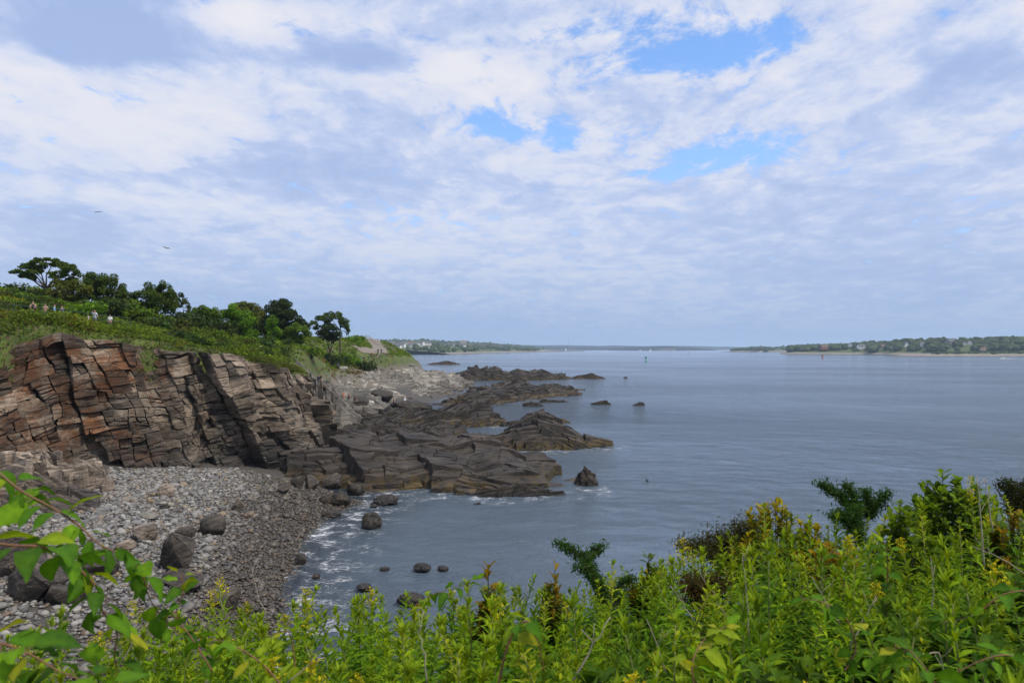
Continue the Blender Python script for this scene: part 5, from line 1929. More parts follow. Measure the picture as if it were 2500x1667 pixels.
juniper('low russet juniper patch among the goldenrod', [[(1700, 1460, 4.6), (1690, 1425, 4.6), (1660, 1425, 4.6)], [(1710, 1460, 4.6), (1730, 1420, 4.6), (1760, 1425, 4.6)]], 6, (0.075, 0.06, 0.02), 1.0, 0.05)
juniper('dark juniper tops on the skyline at the far right', [[(2480, 1250, 6.6), (2470, 1190, 6.6), (2450, 1180, 6.6)], [(2500, 1250, 6.6), (2510, 1185, 6.6), (2530, 1180, 6.6)]], 7, (0.04, 0.05, 0.016), 1.2)


# ---- bare dead stems
def dead_stem(label, pts, rad=0.0022, seed=0):
    P = [at(*p) for p in pts]
    root = MB()
    r_ = random.Random(seed)
    b = P[0].copy()
    Q = [P[0] - b]
    for a, c in zip(P[:-1], P[1:]):
        for k in range(1, 5):
            Q.append(a.lerp(c, k / 4) - b + Vector((r_.gauss(0, 0.003), r_.gauss(0, 0.003), r_.gauss(0, 0.003))))
    root.tube(Q, [rad * (1 - 0.6 * i / (len(Q) - 1)) for i in range(len(Q))], 5)
    for k in range(2):
        i = r_.randint(len(Q) // 2, len(Q) - 2)
        root.tube([Q[i], Q[i] + Vector((r_.uniform(-0.05, 0.05), r_.uniform(-0.05, 0.05), r_.uniform(0.03, 0.08)))], [rad * 0.5, rad * 0.2], 4)
    o = root.build('dead_stem', M_TWIG, None, True, b)
    tag(o, label, 'stem', 'bare dead stems in the near thicket')


dead_stem('tall pale dead stem rising to the skyline on the right', [(2403, 1390, 4.2), (2396, 1280, 4.2), (2385, 1160, 4.2)], 0.0055, 1)
dead_stem('second pale dead stem just right of the tall one', [(2422, 1300, 4.4), (2415, 1230, 4.4), (2408, 1165, 4.4)], 0.0045, 2)
dead_stem('short white upright stem low on the right', [(2276, 1490, 3.0), (2277, 1430, 3.0), (2278, 1380, 3.0)], 0.003, 3)
dead_stem('forked dead twig crossing at the far right edge', [(2510, 1405, 3.0), (2440, 1360, 3.0), (2370, 1330, 3.0)], 0.003, 4)
dead_stem('slanting pale stem left of centre on the right-hand slope', [(1775, 1506, 3.4), (1730, 1430, 3.4), (1688, 1365, 3.4)], 0.003, 5)
dead_stem('slanting pale stem over the middle goldenrod', [(1695, 1515, 3.2), (1665, 1470, 3.2), (1638, 1430, 3.2)], 0.003, 6)
dead_stem('long dark dead stem leaning right at bottom centre', [(1400, 1660, 2.2), (1440, 1590, 2.2), (1490, 1505, 2.2)], 0.004, 7)
dead_stem('thin grey stem pair at the bottom of the right half', [(1625, 1640, 2.3), (1580, 1510, 2.3)], 0.0026, 8)
dead_stem('thin upright stem below the yellow shrub', [(1830, 1560, 2.8), (1822, 1440, 2.8), (1815, 1350, 2.8)], 0.0028, 9)
dead_stem('forked white twig on the right-hand slope', [(2050, 1520, 2.7), (2010, 1460, 2.7), (1985, 1410, 2.7)], 0.003, 10)
dead_stem('pale twig leaning right above the round-leaved spray', [(2075, 1580, 2.6), (2110, 1510, 2.6), (2140, 1460, 2.6)], 0.0028, 11)
dead_stem('white twig at the foot of the bottom left goldenrod', [(300, 1620, 2.3), (325, 1560, 2.3), (330, 1520, 2.3)], 0.0022, 12)
dead_stem('thin brown stem rising in front of the shingle', [(545, 1500, 3.0), (535, 1430, 3.0), (530, 1380, 3.0)], 0.002, 13)
dead_stem('thin pale stalk against the shingle edge', [(650, 1500, 3.4), (625, 1440, 3.4), (615, 1390, 3.4)], 0.0022, 14)
dead_stem('straight grey stalk at the lower centre', [(1042, 1667, 2.2), (1035, 1580, 2.2), (1020, 1540, 2.2)], 0.003, 15)
dead_stem('bent straw stalk beside the lower centre stalk', [(700, 1667, 2.1), (760, 1620, 2.1), (795, 1603, 2.1)], 0.0026, 16)
dead_stem('bare twig sticking up left of the orange-tipped bush', [(1270, 1500, 4.0), (1290, 1430, 4.0)], 0.0026, 17)
dead_stem('curved dry twig at the bottom right', [(2240, 1600, 2.2), (2290, 1590, 2.2), (2320, 1667, 2.2)], 0.003, 18)


def rest_shrub(i, px, py, Y, wpx):
    near_shrub(('broad-leaved green shrub %s' % BL[i]), px, py, Y, wpx, (0.060, 0.125, 0.012), (0.11, 0.19, 0.012), 420, 0.062, 300 + i, name='broadleaf_shrub', aspect=0.62)


BL = ['in the bottom left corner under the vines', 'left of the pale vine leaves at lower left', 'in the bottom right corner', 'low on the right, under the forked dead twig', 'below the upright vine stem', 'right of the yellow-leaved spray', 'between the two dark junipers at the right', 'at the bottom centre beside the twisted vine',
      'at the far right below the rust-tipped shrub', 'left of the broad-leaved vine at the lower right']
for i, (px, py, Y, wp_) in enumerate(((120, 1560, 1.9, 300), (420, 1590, 2.0, 260), (2420, 1560, 2.3, 330), (2380, 1440, 3.0, 260), (2190, 1440, 3.2, 260), (1880, 1560, 2.3, 240), (2240, 1300, 4.6, 220), (1420, 1580, 2.1, 220), (2500, 1340, 3.8, 200), (1960, 1520, 2.6, 220))):
    rest_shrub(i, px, py, Y, wp_)
near_marks = [(45, 1200, 'the upper arching vine'), (150, 1360, 'the middle vine'), (440, 1480, 'the thin vine tip'), (600, 1600, 'the pale vine leaves'), (690, 1560, 'the yellowing vine leaves'), (1260, 1580, 'the twisted vine loop'),
              (1090, 1440, 'the fine vine shoot'), (2060, 1530, 'the broad-leaved vine'), (2420, 1620, 'the round-leaved spray'), (2165, 1370, 'the upright vine stem'), (1720, 1590, 'the yellow-leaved spray'),
              (1195, 1420, 'the orange-tipped bayberry'), (1350, 1410, 'the small russet bayberry'), (1585, 1370, 'the olive-tipped bayberry'), (1900, 1250, 'the yellow-topped shrub'), (2030, 1320, 'the orange and green shrub'),
              (2470, 1250, 'the rust-tipped shrub'), (2330, 1180, 'the tall skyline shrub'), (1430, 1390, 'the dark juniper branch'), (2080, 1220, 'the juniper fan'), (1760, 1330, 'the juniper mat'), (2394, 1280, 'the tall dead stem'),
              (2277, 1430, 'the short white stem'), (1730, 1430, 'the slanting pale stem'), (1445, 1580, 'the long leaning dead stem'), (1035, 1590, 'the straight grey stalk'), (760, 1625, 'the bent straw stalk'), (535, 1430, 'the thin brown stem'),
              (886, 1440, 'the small weedy rock')]
for o, look, q in GOLD:
    PENDING.append((o, f'{look} goldenrod stem {place_words(q[0], q[1], near_marks)}', q[0]))
settle_labels('goldenrod', GP)

# ------------------------------------------------------------------ gravel path, railings, signs
def drape(name, pts, width, mat, lift=0.06, step=1.5):
    P = []
    for (a, b) in zip(pts[:-1], pts[1:]):
        n = max(2, int(math.dist(a, b) / step))
        for k in range(n):
            P.append((a[0] + (b[0] - a[0]) * k / n, a[1] + (b[1] - a[1]) * k / n))
    P.append(pts[-1])
    mb = MB()
    vs, fs = [], []
    for i, p in enumerate(P):
        a, b = P[max(i - 1, 0)], P[min(i + 1, len(P) - 1)]
        dx, dy = b[0] - a[0], b[1] - a[1]
        l = math.hypot(dx, dy) + 1e-9
        for k in range(5):
            u = (k / 4 - 0.5) * width
            x, y = p[0] - dy / l * u, p[1] + dx / l * u
            vs.append((x, y, gz(x, y) + lift))
    for i in range(len(P) - 1):
        for k in range(4):
            j = i * 5 + k
            fs.append((j, j + 1, j + 6, j + 5))
    mb.add(vs, fs)
    o = mb.build(name, mat, None, True)
    tag(o, kind='structure')
    return o


M_GRAVEL = plain('pale_gravel', (0.20, 0.17, 0.14), 0.95, var=0.25, scale=1.5, bump=0.3)
W2 = lambda px, Y: ((px - 1250) / FPX * Y, Y)
drape('gravel_path', [W2(872, 196), W2(905, 200), W2(928, 212), W2(926, 232), W2(918, 250), W2(905, 268)], 4.6, M_GRAVEL, 0.18)
drape('cliff_path', [W2(-120, 62.5), W2(0, 61), W2(150, 65.5), W2(310, 71.5), W2(345, 76)], 2.2, M_GRAVEL, 0.08)

M_RAIL = plain('green_painted_metal', (0.025, 0.055, 0.045), 0.45, var=0.2)
M_WOODR = plain('weathered_rail', (0.34, 0.29, 0.21), 0.85, var=0.3, scale=3)
M_WIRE = plain('dark_wire', (0.06, 0.06, 0.06), 0.5)


def railing(label, pts, post_step, h, mat, rails=(1.0, 0.55), rad=0.03, prad=0.035, follow=None):
    """pts in plan (x, y[, ztop]); posts and rails each their own piece"""
    P = []
    for (a, b) in zip(pts[:-1], pts[1:]):
        n = max(1, round(math.dist(a[:2], b[:2]) / post_step))
        for k in range(n):
            P.append([a[i] + (b[i] - a[i]) * k / n for i in range(len(a))])
    P.append(list(pts[-1]))
    root = empty('railing', (P[0][0], P[0][1], gz(P[0][0], P[0][1])))
    tag(root, label, 'railing')
    b0 = Vector(root.location)
    tops = []
    for p in P:
        g = gz(p[0], p[1])
        zt = p[2] if len(p) > 2 else g + h
        tops.append(Vector((p[0], p[1], zt)))
        mb = MB()
        mb.tube([Vector((p[0], p[1], g - 0.3)) - b0, Vector((p[0], p[1], zt)) - b0], prad, 6)
        mb.build('post', mat, root)
    for k, f in enumerate(rails):
        mb = MB()
        mb.tube([t_ - Vector((0, 0, (1 - f) * h)) - b0 for t_ in tops], rad, 6)
        mb.build('rail', mat, root)
    return root


def topz(px, py, Y):
    p = at(px, py, Y)
    return (p.x, p.y, p.z)


railing('dark green two-rail metal railing along the cliff path at left', [topz(-60, 738, 58.5), topz(33, 744, 59.5), topz(100, 750, 61.5), topz(168, 758, 64), topz(230, 767, 66.5), topz(318, 778, 70)], 3.0, 1.05, M_RAIL,
        (1.0, 0.62))
railing('pale wooden rail fence climbing beside the gravel path to the crest', [W2(889, 268), W2(905, 258), W2(925, 246), W2(948, 236), W2(966, 228)], 2.6, 1.25, M_WOODR, (1.0, 0.6), 0.07, 0.07)
railing('thin dark wire fence below the gravel path', [W2(876, 189), W2(900, 193), W2(925, 200), W2(950, 210)], 3.0, 1.15, M_WIRE, (0.95, 0.6, 0.3), 0.018, 0.045)
railing('thin grey cable fence on the grassy edge behind the cliff', [W2(585, 92), W2(640, 96), W2(700, 104)], 3.5, 0.9, M_WIRE, (0.95, 0.6), 0.018, 0.04)
M_SIGN = plain('sign_white', (0.62, 0.62, 0.58), 0.6, var=0.08)
M_SIGND = plain('sign_print', (0.10, 0.10, 0.10), 0.6)


def sign(label, px, Y, w_, h_, zoff, marks):
    x, y = W2(px, Y)
    root = empty('sign_board', (x, y, gz(x, y)))
    tag(root, label, 'sign')
    for sx in (-0.4, 0.4):
        mb = MB()
        mb.box((sx * w_, 0.06, (zoff + h_) / 2 - 0.1), (0.07, 0.07, zoff + h_ + 0.1))
        mb.build('post', M_WIRE, root)
    mb = MB()
    mb.box((0, 0, zoff + h_ / 2), (w_, 0.04, h_))
    pn = mb.build('panel', M_SIGN, root)
    mb = MB()
    for (cx_, cz_, ww, hh) in marks:
        mb.box((cx_ * w_, -0.023, zoff + h_ * (0.5 + cz_)), (ww * w_, 0.006, hh * h_))
    mb.build('print', M_SIGND, pn)


sign('white banner-like notice board on the grass below the walkers', 839, 168, 1.9, 0.55, 0.7, [(-0.3, 0, 0.05, 0.3), (0, 0, 0.06, 0.4), (0.06, 0.1, 0.04, 0.2), (0.3, 0, 0.05, 0.3)])
sign('small grey slanted information sign by the cable fence', 632, 94, 0.75, 0.32, 0.55, [(0, 0, 0.6, 0.3)])

# ------------------------------------------------------------------ far shores
M_FARWOOD, _t = material('far_wood')
_pos = _t.n('ShaderNodeNewGeometry', None, None).outputs['Position']
_tn = attr(_t, 'tint', 2)
_c = _t.mix(_t.noise(_pos, 0.05, 4, 0.7), (0.022, 0.042, 0.014), (0.060, 0.085, 0.024))
finish(_t, _t.n('ShaderNodeBsdfPrincipled', {'Base Color': _t.mix(1.0, _c, _t.n('ShaderNodeCombineColor', {0: _tn, 1: _tn, 2: _tn}), 'MULTIPLY'), 'Roughness': 0.95}))
M_SHORE = rock_mat('far_shore_rock', [(0.13, 0.115, 0.10), (0.26, 0.23, 0.20), (0.34, 0.30, 0.26)], tide=(0.6, 2.6), tide_col=(0.05, 0.042, 0.034), size=0.05, band=0.4, bump=0.3)
M_LAND, _t = material('far_land')
_pos = _t.n('ShaderNodeNewGeometry', None, None).outputs['Position']
_z = _t.n('ShaderNodeSeparateXYZ', {0: _pos}, None).outputs[2]
_g = _t.mix(_t.noise(_pos, 0.02, 4, 0.6), (0.05, 0.075, 0.02), (0.10, 0.12, 0.035))
_r = _t.mix(_t.noise(_pos, 0.15, 5, 0.7), (0.10, 0.085, 0.075), (0.36, 0.32, 0.27))
_r = _t.mix(_t.rng(_t.math('ADD', _z, _t.math('MULTIPLY', _t.noise(_pos, 0.06, 3, 0.6), 2.0)), 2.6, 1.2), _r, (0.035, 0.03, 0.026))
finish(_t, _t.n('ShaderNodeBsdfPrincipled', {'Base Color': _t.mix(_t.rng(_t.math('ADD', _z, _t.math('MULTIPLY', _t.noise(_pos, 0.04, 3, 0.6), 3.0)), 5.0, 6.5), _r, _g), 'Roughness': 0.95}))


def far_land(name, line, width, mat, top=1.0, seed=1, res=8, step=None):
    """a long low hump of land; line: (x, y, height) along its axis"""
    P = []
    for a, b in zip(line[:-1], line[1:]):
        n = max(2, int(math.dist(a[:2], b[:2]) / (step or width / 5)))
        for k in range(n):
            P.append([a[i] + (b[i] - a[i]) * k / n for i in range(3)])
    P.append(list(line[-1]))
    V = []
    m = 9
    for i, p in enumerate(P):
        a, b = P[max(i - 1, 0)], P[min(i + 1, len(P) - 1)]
        dx, dy = b[0] - a[0], b[1] - a[1]
        l = math.hypot(dx, dy)
        nx_, ny_ = -dy / l, dx / l
        for k in range(m):
            u = k / (m - 1) * 2 - 1
            h = p[2] * (1 - abs(u) ** 2.2)
            V.append((p[0] + nx_ * u * width / 2, p[1] + ny_ * u * width / 2, h - 1.2))
    V = np.array(V)
    V[:, 2] += vnoise(V / (width * 0.25), seed, 3) * 0.16 * np.maximum(V[:, 2], 0.5)
    V[:, 1] += vnoise(V / (width * 0.2), seed + 3, 3) * width * 0.05
    idx = np.arange(len(V)).reshape(len(P), m)
    F = np.stack([idx[:-1, :-1], idx[1:, :-1], idx[1:, 1:], idx[:-1, 1:]], -1).reshape(-1, 4)
    o = link(name, np_mesh(name, V, F, smooth=True), None, mat)
    tag(o, kind='structure')

    def hgt(x, y):
        d = (V[:, 0] - x) ** 2 + (V[:, 1] - y) ** 2
        k = np.argsort(d)[:3]
        w_ = 1 / (d[k] + 1)
        return float((V[k, 2] * w_).sum() / w_.sum())
    return hgt, V


def wood(name, label, pts, smin, smax, seed):
    """a far wood seen as one mass: crown lumps with broken surfaces"""
    rs_ = np.random.RandomState(seed)
    Vs, Fs, Ts, n = [], [], [], 0
    B, Fb = ICO2
    for x, y, z in pts:
        s_ = rs_.uniform(smin, smax)
        P = B * (1 + 0.32 * vnoise(B * 2.2, rs_.randint(1000), 2))[:, None]
        P = P * np.array([s_ * rs_.uniform(0.8, 1.3), s_ * rs_.uniform(0.8, 1.3), s_ * rs_.uniform(0.75, 1.1)])
        Vs.append(P + np.array((x, y, z + s_ * 0.55)))
        Fs.append(Fb + n)
        Ts.append(rs_.uniform(0.65, 1.35) * np.ones(len(Fb)) * rs_.uniform(0.85, 1.15, len(Fb)))
        n += len(P)
    o = link(name, np_mesh(name, np.concatenate(Vs), np.concatenate(Fs), tint=np.concatenate(Ts)), None, M_FARWOOD)
    tag(o, label, 'wood', kind='stuff')


def scatter_on(V, n, seed, zmin, px_lim=None, dens=None):
    rs_ = np.random.RandomState(seed)
    out = []
    c = V[V[:, 2] > zmin]
    for _ in range(n):
        p = c[rs_.randint(len(c))]
        x, y = p[0] + rs_.normal() * 12, p[1] + rs_.normal() * 12
        out.append((x, y, p[2] - 0.8))
    return out


ISL = [(2012, 1545), (2076, 1560), (2105, 1500), (2156, 1480), (2212, 1440), (2256, 1420), (2323, 1400), (2368, 1390), (2355, 1385), (2400, 1200), (1898, 2660)]
TOWN = []
_r = random.Random(31)
for _i in range(46):
    _p = _r.uniform(945, 1225)
    TOWN.append((_p, 1600 + (_p - 940) * 4.2 + _r.uniform(-200, 300)))


def clear(pts, spots, half):
    """no trees standing between a house and the sea"""
    return [p for p in pts if not any(abs(1250 + p[0] / p[1] * FPX - hx) < half and p[1] < hy + 12 and p[1] > hy - 260 for hx, hy in spots)]


# right-hand island
hR, VR = far_land('island_terrain', [W2(1905, 1700) + (3,), W2(1960, 1680) + (12,), W2(2100, 1600) + (16,), W2(2250, 1500) + (23,), W2(2400, 1420) + (26,), W2(2600, 1350) + (28,)], 330, M_LAND, seed=3, step=24)
wood('island_wood', 'dark green wood covering the right-hand island', clear(scatter_on(VR, 1700, 4, 7.5), ISL, 13), 5.0, 9.0, 5)
hR2, VR2 = far_land('island_shore', [W2(2195, 1125) + (1.6,), W2(2230, 1130) + (4.5,), W2(2330, 1150) + (6.5,), W2(2450, 1165) + (7,), W2(2620, 1180) + (8,)], 120, M_LAND, seed=8, step=10)
wood('island_scrub', 'low green scrub along the near shore of the right-hand island', scatter_on(VR2, 260, 9, 5.0), 1.5, 3.0, 6)
# small island with the ruin
hS, VS = far_land('islet_terrain', [W2(1765, 2700) + (2,), W2(1800, 2690) + (9,), W2(1850, 2680) + (14,), W2(1915, 2680) + (12,), W2(1975, 2700) + (3,)], 140, M_LAND, seed=13, step=18)
wood('islet_wood', 'green wood on the small island left of the right-hand island', clear(scatter_on(VS, 190, 14, 5.5), ISL, 9), 4, 7.5, 15)
hS2, VS2 = far_land('back_island', [W2(1890, 3200) + (8,), W2(1990, 3150) + (22,), W2(2100, 3000) + (24,)], 200, M_LAND, seed=16, step=25)
wood('back_island_wood', 'bluish wood on the island behind the islet', scatter_on(VS2, 220, 17, 6), 6, 11, 18)
# left town shore
hT, VT = far_land('town_shore', [W2(860, 1500) + (16,), W2(960, 1800) + (20,), W2(1050, 2100) + (22,), W2(1130, 2400) + (18,), W2(1200, 2700) + (13,), W2(1270, 2950) + (5,)], 480, M_LAND, seed=21, step=30)
wood('town_trees', 'green trees among the houses of the far left shore', clear(scatter_on(VT, 700, 22, 5), TOWN + [(1150, 2350), (1085, 2150)], 6), 3.5, 7.5, 23)
hT2, VT2 = far_land('town_hill', [W2(900, 3000) + (40,), W2(1000, 3200) + (46,), W2(1090, 3500) + (38,), W2(1180, 3900) + (30,), W2(1260, 4200) + (16,)], 700, M_LAND, seed=25, step=60)
wood('town_hill_wood', 'hazy wooded hill behind the far left houses', scatter_on(VT2, 520, 26, 9), 7, 13, 27)
# hills along the horizon
far_land('hills', [W2(1100, 7600) + (52,), W2(1250, 7500) + (56,), W2(1400, 7400) + (50,), W2(1600, 7600) + (44,), W2(1800, 7900) + (36,), W2(2050, 8200) + (34,), W2(2600, 8600) + (36,)], 900, M_FARWOOD, seed=31, step=120)
far_land('hills', [W2(1250, 6000) + (26,), W2(1350, 5900) + (30,), W2(1500, 5900) + (24,), W2(1560, 5900) + (12,)], 500, M_FARWOOD, seed=32, step=80)
far_land('wooded_island', [W2(1500, 5200) + (12,), W2(1540, 5150) + (30,), W2(1620, 5150) + (33,), W2(1690, 5200) + (22,), W2(1705, 5250) + (6,)], 420, M_FARWOOD, seed=33, step=60)
far_land('reef', [W2(1500, 4200) + (1.5,), W2(1560, 4200) + (3.0,), W2(1660, 4200) + (3.0,), W2(1690, 4200) + (1.5,)], 60, M_SHORE, seed=34, step=20)


# ------------------------------------------------------------------ houses
M_WHITE = plain('white_clapboard', (0.72, 0.71, 0.68), 0.7, var=0.08)
M_GREYW = plain('grey_shingle_wall', (0.27, 0.26, 0.25), 0.8, var=0.15)
M_BRICK = plain('brick_wall', (0.27, 0.115, 0.075), 0.85, var=0.25, scale=1.0)
M_TAN = plain('tan_wall', (0.42, 0.33, 0.25), 0.8, var=0.12)
M_ROOF = plain('grey_roof', (0.11, 0.11, 0.115), 0.85, var=0.2)
M_ROOFR = plain('brown_roof', (0.16, 0.10, 0.075), 0.85, var=0.2)
M_PANE = plain('dark_window', (0.03, 0.035, 0.045), 0.15)


def house(label, px, Y, hgt, w_, d_, h_, wall, roof, seed=0, z=None, rz=None, gable=0.45, group=None, chimney=True, wing=False, detail=True, name='house', flat=False):
    r_ = random.Random(seed)
    x, y = W2(px, Y)
    zz = (hgt(x, y) if z is None else z) + (2.0 if group == 'houses on the right-hand island' else -0.5)
    root = empty(name, (x, y, zz), r_.uniform(-0.5, 0.5) if rz is None else rz)
    if label:
        tag(root, label, 'house' if name == 'house' else 'building', group)
    mb = MB()
    mb.box((0, 0, h_ / 2), (w_, d_, h_))
    if not flat:
        mb.add([(-w_ / 2, -d_ / 2, h_), (-w_ / 2, d_ / 2, h_), (-w_ / 2, 0, h_ + d_ * gable), (w_ / 2, -d_ / 2, h_), (w_ / 2, d_ / 2, h_), (w_ / 2, 0, h_ + d_ * gable)], [(0, 2, 1), (3, 4, 5)])
    if wing:
        mb.box((w_ * 0.25, -d_ * 0.62, h_ * 0.4), (w_ * 0.4, d_ * 0.3, h_ * 0.8))
    mb.build('wall', wall, root)
    o = 0.5
    mb = MB()
    if flat:
        mb.box((0, 0, h_ + 0.3), (w_ + 0.6, d_ + 0.6, 0.6))
    else:
        a = [(-w_ / 2 - o, -d_ / 2 - o, h_ - o * gable), (w_ / 2 + o, -d_ / 2 - o, h_ - o * gable), (w_ / 2 + o, 0, h_ + d_ * gable + 0.15), (-w_ / 2 - o, 0, h_ + d_ * gable + 0.15),
             (-w_ / 2 - o, d_ / 2 + o, h_ - o * gable), (w_ / 2 + o, d_ / 2 + o, h_ - o * gable)]
        b = [(p[0], p[1], p[2] + 0.3) for p in a]
        mb.add(a + b, [(0, 1, 2, 3), (3, 2, 5, 4), (9, 8, 7, 6), (10, 11, 8, 9), (0, 6, 7, 1), (4, 5, 11, 10), (0, 3, 9, 6), (3, 4, 10, 9), (1, 7, 8, 2), (2, 8, 11, 5)])
    rf = mb.build('roof', roof, root)
    if chimney and not flat:
        mb = MB()
        mb.box((w_ * 0.22, 0.4, h_ + d_ * gable + 0.5), (0.9, 0.9, 2.0))
        mb.build('chimney', M_BRICK, rf)
    if detail:
        nfl = max(1, int(h_ / 3.0))
        nc = max(2, int(w_ / 3.2))
        for fl in range(nfl):
            for c in range(nc):
                mb = MB()
                mb.box(((c + 0.5) / nc * w_ - w_ / 2, -d_ / 2 - 0.03 - (d_ * 0.16 if False else 0), fl * (h_ / nfl) + h_ / nfl * 0.55), (w_ / nc * 0.45, 0.12, h_ / nfl * 0.5))
                mb.build('window', M_PANE, root)
    return root


IH = 'houses on the right-hand island'
house('brick-red house with white trim at the left end of the island', 2012, 1545, hR, 15, 9, 6, M_BRICK, M_ROOFR, 1, rz=0.1, group=IH, z=9)
house('small white gabled house half in the trees left of the long white house', 2076, 1560, hR, 10, 8, 5, M_WHITE, M_ROOF, 2, rz=0.9, group=IH, z=15)
house('long white house with many windows near the middle of the island', 2105, 1500, hR, 20, 9, 6.5, M_WHITE, M_ROOF, 3, rz=0.1, group=IH, wing=True, z=9.5)
house('dark shingled house in the trees right of the long white house', 2156, 1480, hR, 13, 9, 6, M_GREYW, M_ROOFR, 4, rz=0.3, group=IH, z=10)
house('white house with a steep pointed gable on the island', 2212, 1440, hR, 10, 9, 6, M_WHITE, M_ROOF, 5, rz=1.45, group=IH, gable=0.7, z=13)
house('big white two-gabled house with a broad roof on the island', 2256, 1420, hR, 17, 10, 7.5, M_WHITE, M_ROOF, 6, rz=0.15, group=IH, wing=True, z=12)
house('large grey house high in the trees on the island', 2323, 1400, hR, 19, 12, 7, M_GREYW, M_ROOF, 7, rz=0.2, group=IH, gable=0.55, wing=True, z=18)
house('little white house peeking from the trees at the right of the island', 2368, 1390, hR, 9, 7, 5, M_WHITE, M_ROOF, 8, rz=0.8, group=IH, z=19)
house('small brown cottage low on the island shore', 2400, 1200, hR2, 8, 6, 3, M_TAN, M_ROOFR, 9, rz=0.2, group=IH, z=7.5)
house('second white gable left of the little white house on the island', 2355, 1385, hR, 6, 6, 4, M_WHITE, M_ROOF, 10, rz=1.2, group=IH, z=18)
house('grey stone ruin of an old battery on the small island', 1898, 2660, hS, 26, 12, 9, M_GREYW, M_GREYW, 11, rz=0.0, name='ruin_building', flat=True, z=4)
rr = random.Random(31)
TH = 'houses of the far left town'
for i in range(46):
    px, Y = TOWN[i]
    wl = rr.choice((M_WHITE, M_WHITE, M_WHITE, M_GREYW, M_TAN, M_BRICK))
    tx = {'white_clapboard': 'white', 'grey_shingle_wall': 'grey', 'tan_wall': 'tan', 'brick_wall': 'brick-red'}[wl.name]
    zone = 'left end' if px < 990 else ('left part' if px < 1040 else ('middle part' if px < 1125 else 'right part'))
    x, y = W2(px, Y)
    PENDING.append((house(None, px, Y, hT, rr.uniform(10, 20), rr.uniform(8, 11), rr.uniform(5, 8), wl, rr.choice((M_ROOF, M_ROOF, M_ROOFR)), 100 + i, group=TH,
          chimney=False, detail=(i % 3 == 0), z=max(4, min(30, hT(x, y))) + rr.uniform(1, 4)), f'small {tx} house, {zone} of far left town', px))
settle_labels('house', TH)
house('pale pink high-rise apartment block above the far left town', 1131, 2900, hT2, 26, 20, 34, M_TAN, M_TAN, 200, z=14, rz=0.2, name='apartment_tower', flat=True)
house('long brick-red building near the water of the far left town', 1150, 2350, hT, 60, 14, 9, M_BRICK, M_ROOFR, 201, z=9, rz=0.0, name='long_building')
house('low tan building behind the small beach of the far left town', 1085, 2150, hT, 36, 14, 8, M_TAN, M_ROOFR, 202, z=8, rz=0.0, name='low_building')

# breakwater, harbour light, mast, sea fort
M_GRANITE = plain('granite', (0.26, 0.22, 0.19), 0.9, var=0.3, scale=0.2)
mb = MB()
a, b = W2(1248, 2980), W2(1392, 3130)
for k in range(40):
    t0, t1 = k / 40, (k + 1) / 40
    x0, x1 = a[0] + (b[0] - a[0]) * t0, a[0] + (b[0] - a[0]) * t1
    y0 = a[1] + (b[1] - a[1]) * (t0 + t1) / 2
    mb.box(((x0 + x1) / 2, y0, 1.2 + RNG.uniform(-0.2, 0.2)), ((x1 - x0) * 0.98, 9, 5.2))
tag(mb.build('breakwater', M_GRANITE), 'low brown granite breakwater at the mouth of the far harbour', 'breakwater')
M_BUOYW = plain('lighthouse_white', (0.8, 0.8, 0.78), 0.5, var=0.04)
x, y = W2(1381, 3120)
lt = empty('lighthouse', (x, y, 3.4))
tag(lt, 'small white lighthouse with a dark lantern at the end of the breakwater', 'lighthouse')
mb = MB()
mb.lathe([(4.2, 0), (4.0, 3), (2.6, 3.2), (2.2, 9.5), (2.8, 9.8), (2.8, 10.2)], 14)
mb.build('tower', M_BUOYW, lt)
mb = MB()
mb.lathe([(1.5, 10.2), (1.5, 12.2), (1.8, 12.4), (0.2, 13.6)], 12)
mb.build('lantern', M_SIGND, lt)
x, y = W2(1388, 3300)
ms = empty('radio_mast', (x, y, 0))
tag(ms, 'tall thin grey mast rising behind the lighthouse', 'mast')
mb = MB()
mb.tube([(0, 0, 0), (0, 0, 30), (0, 0, 60)], [1.2, 0.9, 0.5], 6)
mb.build('pole', M_GREYW, ms)
mb = MB()
mb.box((30, 0, 1.2), (90, 10, 4))
mb.build('base', M_GRANITE, ms)
x, y = W2(1626, 4300)
ft = empty('sea_fort', (x, y, 1.5))
tag(ft, 'grey granite sea fort with a row of dark arched ports on a reef', 'fort')
mb = MB()
fp = [(-58, 10), (-40, -28), (40, -28), (58, 10), (30, 34), (-30, 34)]
mb.add([(p[0], p[1], 0) for p in fp] + [(p[0], p[1], 11.5) for p in fp], [tuple(range(5, -1, -1)), tuple(range(6, 12))] + [(i, (i + 1) % 6, 6 + (i + 1) % 6, 6 + i) for i in range(6)])
mb.build('wall', M_GRANITE, ft)
for k in range(12):
    for zz in (3.2, 7.6):
        mb = MB()
        mb.box((-36.5 + k * 6.6, -28.1, zz), (3.0, 0.5, 2.4))
        mb.build('gun_port', M_SIGND, ft)


# ------------------------------------------------------------------ boats and buoys
M_SAIL = plain('sail_cloth', (0.78, 0.78, 0.76), 0.7, var=0.04)
M_HULL = plain('hull_white', (0.70, 0.70, 0.69), 0.35, var=0.05)


